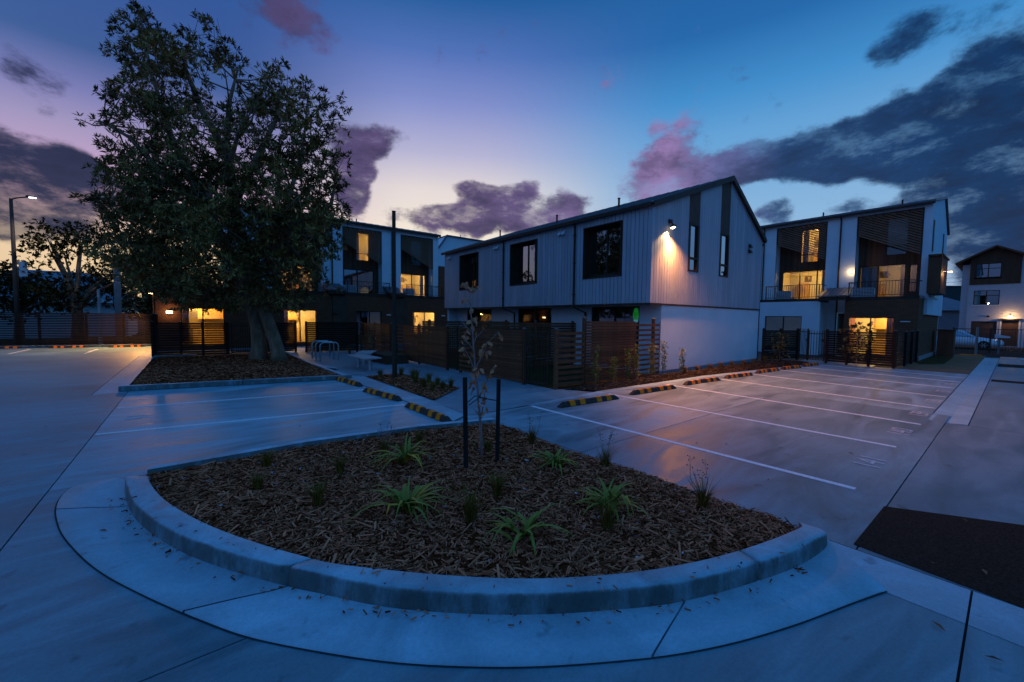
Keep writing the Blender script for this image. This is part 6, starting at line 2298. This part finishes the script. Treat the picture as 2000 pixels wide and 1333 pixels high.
tree = thing('broadleaf_tree', 'big dark leafy tree with two trunks in the bark bed', 'tree', (2.45, 18.5, 0.1))
C_, O_ = [], []
for (x, y, z, r) in CLUMPS:
    if r > 0.3:
        # a clump is made of a few smaller sprays, so that sky shows between them
        ns = max(2, int(9 * r * r))
        sc_ = unit(RNG.normal(0, 1, (ns, 3))) * (r * RNG.uniform(0.25, 1.0, (ns, 1)) ** 0.5)
        per = max(3, int((66 if z < 7.0 else 50 if z < 9 else 40) * r * r / ns))
        k = ns * per
        d = unit(RNG.normal(0, 1, (k, 3)))
        off_ = np.repeat(sc_, per, 0) + d * ((0.30 if z > 7 else 0.42) * RNG.uniform(0.1, 1.0, (k, 1)) ** 0.5)
        C_.append(np.array([x, y, z]) + off_)
        O_.append(unit(d + 0.8 * np.repeat(unit(sc_), per, 0)))
        continue
    k = max(2, int(60 * r * r) + 2)
    d = unit(RNG.normal(0, 1, (k, 3)))
    rad = r * RNG.uniform(0.35, 1.05, (k, 1)) ** 0.6
    C_.append(np.array([x, y, z]) + d * rad)
    O_.append(d)
cc, oo = np.concatenate(C_), np.concatenate(O_)
ok = cc[:, 2] > 2.05
cc, oo = cc[ok], oo[ok]
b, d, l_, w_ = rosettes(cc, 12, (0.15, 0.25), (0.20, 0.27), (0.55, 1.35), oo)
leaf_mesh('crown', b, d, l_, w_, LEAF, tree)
m = MB()
stemA = [(2.12, 18.75, 0.0), (2.14, 18.78, 0.6), (2.11, 18.8, 1.4), (1.92, 19.02, 2.4), (1.63, 19.34, 3.42), (1.18, 19.78, 4.6), (0.59, 20.37, 6.2), (0.1, 20.9, 7.6), (-0.4, 21.4, 9.0), (-0.9, 21.9, 11.3), (-1.1, 22.0, 12.6)]
m.tube(stemA, [0.40, 0.27, 0.26, 0.25, 0.24, 0.20, 0.19, 0.15, 0.11, 0.06, 0.03], 12)
build('trunk', m, BARK, tree, smooth=True)
m = MB()
stemB = [(2.76, 18.2, 0.0), (2.70, 18.26, 0.45), (2.60, 18.39, 1.0), (2.38, 18.62, 1.8), (2.13, 18.87, 2.5), (1.9, 19.12, 3.4), (1.75, 19.3, 4.6), (1.5, 19.7, 6.3), (1.3, 19.95, 8.3), (1.45, 19.95, 10.3), (1.75, 19.8, 11.6)]
m.tube(stemB, [0.34, 0.25, 0.235, 0.225, 0.22, 0.20, 0.18, 0.17, 0.12, 0.08, 0.03], 12)
build('trunk', m, BARK, tree, smooth=True)
limbs = [[(1.63, 19.34, 3.42), (2.4, 18.9, 4.6), (3.13, 18.34, 6.3), (3.66, 18.06, 8.3), (3.9, 18.1, 10.2)],
         [(1.5, 19.7, 6.3), (2.2, 19.2, 8.0), (2.91, 18.76, 9.7), (3.1, 18.9, 11.0)],
         [(1.18, 19.78, 4.6), (0.0, 20.9, 5.4), (-1.1, 21.9, 6.1), (-1.95, 22.4, 6.5), (-3.1, 23.3, 6.4)],
         [(2.4, 18.9, 4.6), (3.5, 17.6, 5.2), (4.5, 17.2, 6.3), (4.7, 17.0, 7.6)],
         [(0.59, 20.37, 6.2), (-0.8, 21.5, 7.6), (-1.7, 22.4, 8.9), (-2.6, 23.0, 9.5)],
         [(1.63, 19.34, 3.42), (1.1, 18.2, 4.2), (0.8, 17.0, 5.0), (0.6, 16.4, 6.0)],
         [(1.9, 19.12, 3.4), (2.6, 17.4, 4.1), (2.8, 16.0, 4.9), (3.2, 15.2, 5.8)],
         [(1.18, 19.78, 4.6), (0.9, 21.6, 5.5), (0.9, 23.2, 6.6), (1.2, 24.0, 8.0)],
         [(1.3, 19.95, 8.3), (0.6, 20.6, 10.0), (0.1, 20.9, 11.6), (0.2, 21.5, 12.8)],
         [(1.5, 19.7, 6.3), (1.3, 18.0, 7.4), (1.6, 17.0, 8.6)]]
for lb in limbs:
    m = MB()
    n_ = len(lb)
    m.tube(lb, [0.16 - 0.13 * i / (n_ - 1) for i in range(n_)], 8)
    build('limb', m, BARK, tree, smooth=True)
skel = [Vector(p) for lb in limbs + [stemA[3:], stemB[4:]] for a_, b_ in zip(lb, lb[1:]) for p in [Vector(a_).lerp(Vector(b_), t) for t in (0, 0.35, 0.7)]]
m = MB()
for (x, y, z, r) in CLUMPS:
    c = Vector((x, y, z))
    s = min(skel, key=lambda q: (q - c).length + max(0, q.z - c.z) * 0.8)
    if 0.3 < (c - s).length < 5:
        md = s.lerp(c, 0.5) + Vector((random.gauss(0, 0.15), random.gauss(0, 0.15), -0.12))
        m.tube([s, md, c], [0.035, 0.025, 0.012], 5, cap=False)
        for _ in range(3):
            e = c + Vector((random.gauss(0, 1), random.gauss(0, 1), random.gauss(0.3, 1))).normalized() * r * 0.9
            m.tube([md.lerp(c, 0.6), e], [0.014, 0.006], 4, cap=False)
o = build('twigs', m, BARK, tree, fix=False)
o['kind'] = 'stuff'


def bg_tree(label, base, height, blobs, dens, leaf, mat=LEAF2, trunk_r=0.18, fork=0.45, group='trees beyond the far fence'):
    t = thing('background_tree', label, 'tree', base, group)
    C_, O_ = [], []
    for (x, y, z, r) in blobs:
        k = max(4, int(dens * r * r))
        d = unit(RNG.normal(0, 1, (k, 3)))
        C_.append(np.array([base[0] + x, base[1] + y, z]) + d * r * RNG.uniform(0.2, 1.0, (k, 1)) ** 0.5)
        O_.append(d)
    b, d, l_, w_ = rosettes(np.concatenate(C_), 7, leaf, (0.4, 0.6), (0.4, 1.4), np.concatenate(O_))
    leaf_mesh('crown', b, d, l_, w_, mat, t)
    m = MB()
    bx_, by_ = base[0], base[1]
    hf = height * fork
    m.tube([(bx_, by_, 0), (bx_ + 0.05, by_, hf * 0.6), (bx_, by_, hf)], [trunk_r * 1.3, trunk_r, trunk_r * 0.9], 9)
    build('trunk', m, BARK, t, smooth=True)
    for (x, y, z, r) in blobs[::2]:
        m = MB()
        m.tube([(bx_, by_, hf * 0.75), (bx_ + x * 0.4, by_ + y * 0.4, hf * 0.75 + (z - hf * 0.75) * 0.55), (bx_ + x, by_ + y, z)], [trunk_r * 0.6, trunk_r * 0.35, 0.03], 6, cap=False)
        build('limb', m, BARK, t, smooth=True)
    return t


def blobset(seed, n, rx, ry, z0, z1, r):
    q = random.Random(seed)
    res = []
    while len(res) < n:
        a, h = q.uniform(0, 2 * PI), q.random()
        w = math.sqrt(max(0.05, 1 - (2 * h - 0.9) ** 2)) * q.uniform(0.2, 1)
        res.append((rx * w * math.cos(a), ry * w * math.sin(a), z0 + (z1 - z0) * h, r * q.uniform(0.7, 1.25)))
    return res


bg_tree('spreading loose tree with a forked trunk beyond the far fence', (-5.4, 36.0, 0), 6.4, blobset(3, 30, 3.6, 2.6, 2.6, 6.6, 0.9), 42, (0.14, 0.24), trunk_r=0.26, fork=0.42)
bg_tree('dark low tree at the left edge beyond the far fence', (-11.2, 37.5, 0), 4.6, blobset(5, 22, 2.6, 2.4, 1.6, 4.6, 1.0), 60, (0.14, 0.24), trunk_r=0.2)
bg_tree('dark low tree behind the tall street lamp', (-8.6, 40.0, 0), 5.0, blobset(8, 18, 2.2, 2.0, 1.8, 4.4, 0.9), 55, (0.14, 0.24), trunk_r=0.2)
bg_tree('dense dark tree behind the louvred post', (-2.2, 37.0, 0), 4.8, blobset(11, 30, 2.8, 2.2, 1.4, 5.2, 1.0), 62, (0.14, 0.24), trunk_r=0.2)
bg_tree('dark tree in the gap left of the brick townhouse wall', (-0.6, 41.0, 0), 5.5, blobset(15, 26, 3.2, 2.4, 1.5, 5.4, 1.1), 60, (0.16, 0.26), trunk_r=0.22)

# ---- young tree between stakes
sap = thing('young_tree', 'bare young tree with a few brown leaves tied between two stakes', 'tree', (2.82, 4.09, 0.05))
SBR = [[(2.82, 4.09, 0.02), (2.82, 4.12, 0.37), (2.81, 4.14, 0.64), (2.8, 4.16, 0.82), (2.8, 4.17, 0.95), (2.79, 4.19, 1.06), (2.78, 4.21, 1.28), (2.77, 4.23, 1.5), (2.77, 4.25, 1.68), (2.76, 4.27, 1.88), (2.76, 4.28, 2.1), (2.76, 4.29, 2.2)],
       [(2.78, 4.2, 1.17), (2.74, 4.25, 1.33), (2.68, 4.31, 1.48)], [(2.77, 4.23, 1.46), (2.72, 4.28, 1.54), (2.67, 4.33, 1.61)], [(2.77, 4.25, 1.67), (2.7, 4.31, 1.75), (2.63, 4.37, 1.88)],
       [(2.78, 4.2, 1.16), (2.81, 4.19, 1.28), (2.87, 4.15, 1.41), (2.91, 4.13, 1.54), (2.95, 4.1, 1.59), (3.03, 4.05, 1.69)], [(2.77, 4.24, 1.5), (2.8, 4.22, 1.61), (2.84, 4.19, 1.66), (2.88, 4.16, 1.71)],
       [(2.81, 4.16, 0.86), (2.84, 4.14, 0.93), (2.88, 4.12, 1.03), (2.94, 4.08, 1.17), (3.0, 4.04, 1.26)], [(2.76, 4.29, 2.18), (2.72, 4.32, 2.21), (2.7, 4.35, 2.27)], [(2.76, 4.29, 2.17), (2.8, 4.26, 2.2), (2.84, 4.23, 2.25)],
       [(2.76, 4.28, 2.01), (2.74, 4.3, 2.07), (2.71, 4.32, 2.1)], [(2.82, 4.13, 0.59), (2.86, 4.12, 0.81), (2.87, 4.12, 0.92), (2.89, 4.11, 0.99)], [(2.81, 4.14, 0.62), (2.78, 4.17, 0.68), (2.75, 4.2, 0.73)]]
for i, br in enumerate(SBR):
    m = MB()
    n_ = len(br)
    r0 = 0.019 if i == 0 else 0.010
    m.tube(br, [r0 * (1 - 0.75 * k / (n_ - 1)) for k in range(n_)], 6)
    build('trunk' if i == 0 else 'twig', m, TWIG, sap, smooth=True)
SLV = [(2.72, 4.37, 2.1), (2.77, 4.42, 2.27), (2.86, 4.27, 2.26), (2.68, 4.17, 2.27), (2.79, 4.42, 2.35), (2.79, 4.32, 1.98), (2.72, 4.22, 1.83), (2.93, 4.23, 1.88), (2.89, 4.22, 1.74), (2.7, 4.35, 1.64), (2.66, 4.34, 1.63), (2.77, 4.31, 1.42), (2.64, 4.23, 1.49), (2.7, 4.26, 1.32), (2.87, 4.09, 1.56), (2.95, 4.18, 1.42), (2.95, 4.1, 1.56), (2.95, 4.04, 1.43), (2.97, 3.97, 1.69), (2.85, 4.13, 1.41), (2.81, 4.19, 1.26), (2.79, 4.16, 1.23), (2.85, 4.34, 1.09), (2.82, 4.32, 1.04), (2.79, 3.79, 1.32), (2.78, 3.91, 1.15), (2.87, 4.1, 1.05), (2.82, 4.09, 0.98), (2.73, 4.26, 0.98), (2.9, 4.12, 0.86), (2.99, 4.34, 0.77), (2.73, 4.05, 0.81), (2.85, 4.06, 0.75), (2.79, 4.35, 1.94), (2.81, 4.33, 1.77), (2.74, 4.21, 1.86), (2.78, 3.98, 1.53), (2.93, 4.13, 1.44), (2.82, 4.19, 1.21), (2.71, 4.07, 1.19), (2.73, 4.14, 1.09), (2.92, 4.08, 1.14), (2.8, 4.03, 1.03), (2.87, 4.11, 1.06), (2.69, 4.33, 1.67), (2.73, 4.33, 2.25), (2.71, 4.27, 2.3), (2.75, 4.4, 2.3)]
allp = [Vector(a_).lerp(Vector(b_), t) for br in SBR for a_, b_ in zip(br, br[1:]) for t in (0, 0.5, 1)]
for p in SLV + [(a + random.gauss(0, .05), b + random.gauss(0, .05), c - random.uniform(.02, .09)) for a, b, c in SLV[::2]]:
    c = Vector(p)
    s = min(allp, key=lambda q: (q - c).length)
    if (c - s).length > 0.1:
        c = s + (c - s).normalized() * 0.06
    d = Vector((random.gauss(0, 0.6), random.gauss(0, 0.6), -0.7)).normalized()
    sd = d.cross(Vector((random.gauss(0, 1), random.gauss(0, 1), 0.2))).normalized()
    nn = sd.cross(d)
    L_, w = random.uniform(0.07, 0.11), random.uniform(0.022, 0.036)
    cu_ = random.uniform(-0.02, 0.02)
    m = MB()
    m.v = [tuple(c), tuple(c + d * L_ * 0.35 + sd * w + nn * 0.012), tuple(c + d * L_ * 0.75 + sd * w * 0.6 + nn * cu_), tuple(c + d * L_ + nn * cu_ * 1.5), tuple(c + d * L_ * 0.75 - sd * w * 0.6 + nn * cu_), tuple(c + d * L_ * 0.35 - sd * w + nn * 0.012), tuple(c + d * L_ * 0.4 - nn * 0.006)]
    m.f = [(0, 1, 6), (1, 2, 6), (2, 3, 6), (3, 4, 6), (4, 5, 6), (5, 0, 6)]
    build('leaf', m, DRYLEAF, sap, fix=False)
for (x0, y0, x1, y1, z1, lab) in ((2.45, 3.88, 2.46, 3.93, 1.17, 'dark timber stake left of the young tree'), (2.88, 3.86, 2.90, 3.87, 1.12, 'dark timber stake right of the young tree')):
    m = MB()
    m.beam((x0, y0, 0.0), (x1, y1, z1), 0.05, 0.05, (0.6, 0.8, 0))
    solo('stake', m, STAKE, lab, 'stake', 'timber stakes of the young tree', bevel=0.004)
m = MB()
m.tube([(2.45, 3.93, 0.85), (2.6, 4.05, 0.86), (2.77, 4.20, 0.875), (2.82, 4.14, 0.875), (2.7, 4.05, 0.86), (2.50, 3.90, 0.85)], 0.006, 6)
m.tube([(2.88, 3.88, 0.86), (2.84, 4.05, 0.86), (2.81, 4.18, 0.865), (2.79, 4.14, 0.865), (2.86, 3.9, 0.86)], 0.006, 6)
tie = solo('tree_tie', m, STRAPPING, 'dark tie holding the young tree to its two stakes', 'tie')
m = MB()
m.strip([(2.72, 4.02, 0.835), (2.77, 4.04, 0.79), (2.83, 4.05, 0.775)], [(2.72, 4.02, 0.82), (2.77, 4.04, 0.775), (2.83, 4.05, 0.758)])
build('loose_end', m, RIBBON, tie)


# ---- strappy plants
def blade(m, base, az, L_, w, rise, seg=6):
    d = Vector((math.cos(az), math.sin(az), 0))
    s = Vector((-d.y, d.x, 0))
    le, ri = [], []
    p = Vector(base)
    el = rise
    kink = random.choice((2, 3, 4, 99, 99, 99))
    for i in range(seg + 1):
        t = i / seg
        ww = w * (0.55 + 0.45 * math.sin(PI * min(1, t * 1.4 + 0.15))) * (1 - t ** 3)
        le.append(p + s * ww / 2)
        ri.append(p - s * ww / 2)
        p = p + (d * math.cos(el) + Vector((0, 0, math.sin(el)))) * L_ / seg
        el -= (rise + 1.0) / seg * random.uniform(0.6, 1.4)
        if i == kink:
            el -= 1.1
        p.z = max(p.z, base[2] + 0.012)
    m.strip(le, ri)


def strappy(label, c, n, L_, seed, yellow=2):
    random.seed(seed)
    t = thing('strappy_plant', label, 'plant', (c[0], c[1], c[2]), 'strap-leaved plants of the front island')
    for i in range(n):
        m = MB()
        blade(m, (c[0] + random.gauss(0, 0.03), c[1] + random.gauss(0, 0.03), c[2]), random.uniform(0, 2 * PI), L_ * random.uniform(0.65, 1.1), random.uniform(0.026, 0.048), random.uniform(0.6, 1.45))
        build('leaf', m, STRAPY if i < yellow else STRAP, t, smooth=True)
    return t


for (lab, x, y, n, L_, sd, ye) in (
        ('tall strap-leaved plant with yellowing tips at the back left of the island', 1.98, 4.52, 34, 0.62, 1, 5),
        ('strap-leaved plant in the middle left of the island', 1.46, 3.33, 36, 0.60, 2, 2),
        ('ragged strap-leaved plant nearest the front kerb', 2.02, 2.34, 22, 0.50, 3, 1),
        ('bushy strap-leaved plant just right of the right stake', 3.33, 3.31, 34, 0.42, 4, 2),
        ('bushy strap-leaved plant at the front right of the island', 2.96, 2.24, 38, 0.48, 5, 1)):
    strappy(lab, (x, y, isl_z(x, y) - 0.01), n, L_, sd, ye)

TUFTS = [('grass tuft by the back kerb, farthest left in the island', 0.67, 5.45, .20, 0), ('olive grass tuft left of the tall strappy plant', 1.28, 4.67, .22, 0), ('olive grass tuft left of the middle strappy plant', 0.88, 3.94, .22, 0),
         ('spiky grass tuft between the middle and front strappy plants', 1.81, 2.79, .30, 0), ('low grass tuft behind the front strappy plant', 2.28, 3.06, .24, 0), ('grass tuft with dry stalks by the right edge near the stake', 3.74, 4.2, .26, 3),
         ('grass tuft with dry stalks halfway along the right edge', 3.80, 2.95, .22, 3), ('grass tuft near the right tip of the island', 3.66, 1.72, .26, 2), ('dark grass tuft in front of the right strappy plant', 2.66, 2.03, .24, 0),
         ('grass tuft with purple seed stalks at the back kerb', 1.95, 5.05, .20, 5), ('grass tuft behind the tall strappy plant', 2.5, 5.2, .17, 0), ('small grass tuft at the foot of the right stake', 3.02, 4.25, .17, 0), ('small grass tuft near the left end of the island', 0.5, 4.75, .17, 0)]


def tuft(label, x, y, z, h, n, stalks, group, mat=TUFT):
    t = thing('grass_tuft', label, 'grass tuft', (x, y, z), group)
    m = MB()
    for i in range(n):
        az, le_ = random.uniform(0, 2 * PI), random.uniform(0, 0.55) ** 0.8
        d = Vector((math.cos(az), math.sin(az), 0))
        s = Vector((-d.y, d.x, 0)) * 0.0035
        b_ = Vector((x, y, z)) + d * random.uniform(0, 0.04)
        hh = h * random.uniform(0.6, 1.15)
        p1 = b_ + d * le_ * hh * 0.4 + Vector((0, 0, hh * 0.6))
        p2 = b_ + d * le_ * hh * 1.2 + Vector((0, 0, hh))
        m.strip([b_ - s, p1 - s * 0.8, p2], [b_ + s, p1 + s * 0.8, p2 + s * 0.2])
    build('blades', m, mat, t, fix=False)
    for k in range(stalks):
        m = MB()
        e = Vector((x + random.gauss(0, 0.07), y + random.gauss(0, 0.07), z + h * random.uniform(1.6, 2.3)))
        b_ = Vector((x, y, z))
        m.tube([b_, b_.lerp(e, 0.55) + Vector((random.gauss(0, .015), random.gauss(0, .015), 0)), e], [0.003, 0.0025, 0.0015], 4, cap=False)
        for j in range(9):
            q = b_.lerp(e, random.uniform(0.6, 1))
            u = q + Vector((random.gauss(0, 0.025), random.gauss(0, 0.025), random.uniform(0, 0.03)))
            m.tube([q, u], [0.0015, 0.001], 3, cap=False)
            m.box(u.x - 0.004, u.x + 0.004, u.y - 0.004, u.y + 0.004, u.z - 0.004, u.z + 0.006)
        build('seed_stalk', m, TWIG, t, fix=False)
    return t


random.seed(21)
for lab, x, y, h, st in TUFTS:
    tuft(lab, x, y, isl_z(x, y) - 0.01, h, 110, st, 'grass tufts of the front island')
SBT = [(4.55, 8.75), (4.95, 8.95), (4.62, 9.35), (5.1, 9.5), (5.3, 9.15), (4.7, 10.0), (5.2, 10.2), (4.95, 10.7), (5.25, 11.1), (5.05, 11.75), (4.45, 11.9)]
for i, (x, y) in enumerate(SBT):
    tuft('rounded grass clump in the small bed, %s from its front end' % ['first', 'second', 'third', 'fourth', 'fifth', 'sixth', 'seventh', 'eighth', 'ninth', 'tenth', 'eleventh'][i], x, y, sb_z(x, y) - 0.01, random.uniform(0.26, 0.34), 150, 0, 'grass clumps of the small bed', SHRUBL if False else TUFT)
for i, x in enumerate((13.2, 14.0, 14.9, 15.7, 16.6, 17.6, 18.6, 19.7, 20.5)):
    tuft('low grass clump along the foot of the gable wall, %s from the left' % ['first', 'second', 'third', 'fourth', 'fifth', 'sixth', 'seventh', 'eighth', 'ninth'][i], x, 7.0 - 0.03 * (x - 13), gb_z(x, 6.9) - 0.01, random.uniform(0.2, 0.32), 110, 0, 'grass clumps under the gable wall')


def shrub(label, x, y, z, h, w, n, group, ln=(0.05, 0.08), mat=None, cat='shrub', stem=True):
    t = thing('shrub', label, cat, (x, y, z), group)
    k = n // 6
    hh = RNG.uniform(0.08, 1.0, k) ** 0.9
    ctr = np.stack([x + RNG.normal(0, w, k) * (0.4 + 0.6 * np.sin(np.pi * np.clip(hh, 0.05, 0.95))), y + RNG.normal(0, w, k) * 0.8, z + hh * h], 1)
    outd = unit(np.stack([ctr[:, 0] - x, ctr[:, 1] - y, np.full(k, 0.05)], 1))
    b, d, l_, w_ = rosettes(ctr, 6, ln, (0.35, 0.55), (0.4, 1.4), outd)
    leaf_mesh('foliage', b, d, l_, w_, mat or SHRUBL, t)
    m = MB()
    m.tube([(x, y, z - 0.02), (x + 0.01, y, z + h * 0.5), (x, y, z + h * 0.95)], [0.012, 0.009, 0.004], 5)
    build('stem', m, TWIG, t)
    return t


FS = 'young shrubs in front of the tall slat fence'
for lab, x, y, h, w in (('young shrub at the left end of the tall slat fence panel', 8.72, 7.17, 1.15, 0.10), ('low two-stemmed young shrub, second along the tall slat fence', 9.45, 7.12, 0.75, 0.09), ('dark narrow young shrub at the middle of the tall slat fence', 10.15, 7.13, 1.0, 0.07), ('bright young shrub at the middle of the tall slat fence', 10.5, 7.08, 1.15, 0.085),
                        ('young shrub before the open slats of the tall fence', 11.35, 7.1, 1.15, 0.11), ('young shrub at the white corner of the gable wall', 12.02, 7.13, 1.2, 0.09), ('single dark sapling against the white gable wall', 12.9, 6.95, 0.95, 0.07)):
    shrub(lab, x, y, 0.05, h * 0.92, w * 0.7, 400, FS, (0.045, 0.07))
RS = 'shrubs by the right townhouse fences'
shrub('dark open shrub before the fence left of the steel gate', 21.3, 6.75, 0.03, 1.25, 0.26, 420, RS, (0.09, 0.15), LEAF)
shrub('dark shrub silhouetted before the lit right kitchen fence', 22.1, 4.15, 0.03, 1.72, 0.28, 480, RS, (0.11, 0.17), LEAF)
shrub('thin dark shrub at the right end of the far path fence behind the benches', 6.55, 18.6, 0.02, 1.0, 0.2, 360, RS, (0.06, 0.1), LEAF)
for i, (x, y) in enumerate(((5.6, 21.9), (6.2, 20.7))):
    tuft('spiky grass clump by the fence right of the lit door, %s' % ['left one', 'right one'][i], x, y, 0.0, 0.4, 80, 0, 'grass clumps by the left fence')

# fallen leaves lying on the concrete
random.seed(5)
FL = [(-0.62, 4.75), (0.9, 1.45), (4.4, 0.3), (4.55, 0.05), (7.2, 1.35), (5.6, 0.2), (6.2, 2.6), (5.9, 2.9), (5.2, 1.7), (7.6, 0.45), (3.5, 0.2), (3.4, -0.02), (0.1, 9.2), (1.4, 7.4), (-2.6, 9.0), (2.2, 10.6), (-3.8, 11.2), (4.6, 2.2), (1.6, 1.0), (8.6, 2.7), (2.6, 0.3), (9.9, 4.6), (-1.55, 14.9), (-1.6, 17.2), (-1.5, 16.1)]
m = MB()
for (x, y) in FL:
    L_, w, a = random.uniform(0.04, 0.09), random.uniform(0.012, 0.03), random.uniform(0, PI)
    d, s = Vector((math.cos(a), math.sin(a), 0)), Vector((-math.sin(a), math.cos(a), 0))
    c = Vector((x, y, 0.014))
    k = len(m.v)
    m.v += [tuple(c - d * L_ / 2), tuple(c + s * w / 2 + Vector((0, 0, 0.012))), tuple(c + d * L_ / 2 + Vector((0, 0, 0.008))), tuple(c - s * w / 2 + Vector((0, 0, 0.012)))]
    m.f.append((k, k + 1, k + 2, k + 3))
o = build('fallen_leaves', m, RUST, fix=False, kind='stuff')
tag(o, 'few dry leaves scattered on the car park concrete', 'leaves')
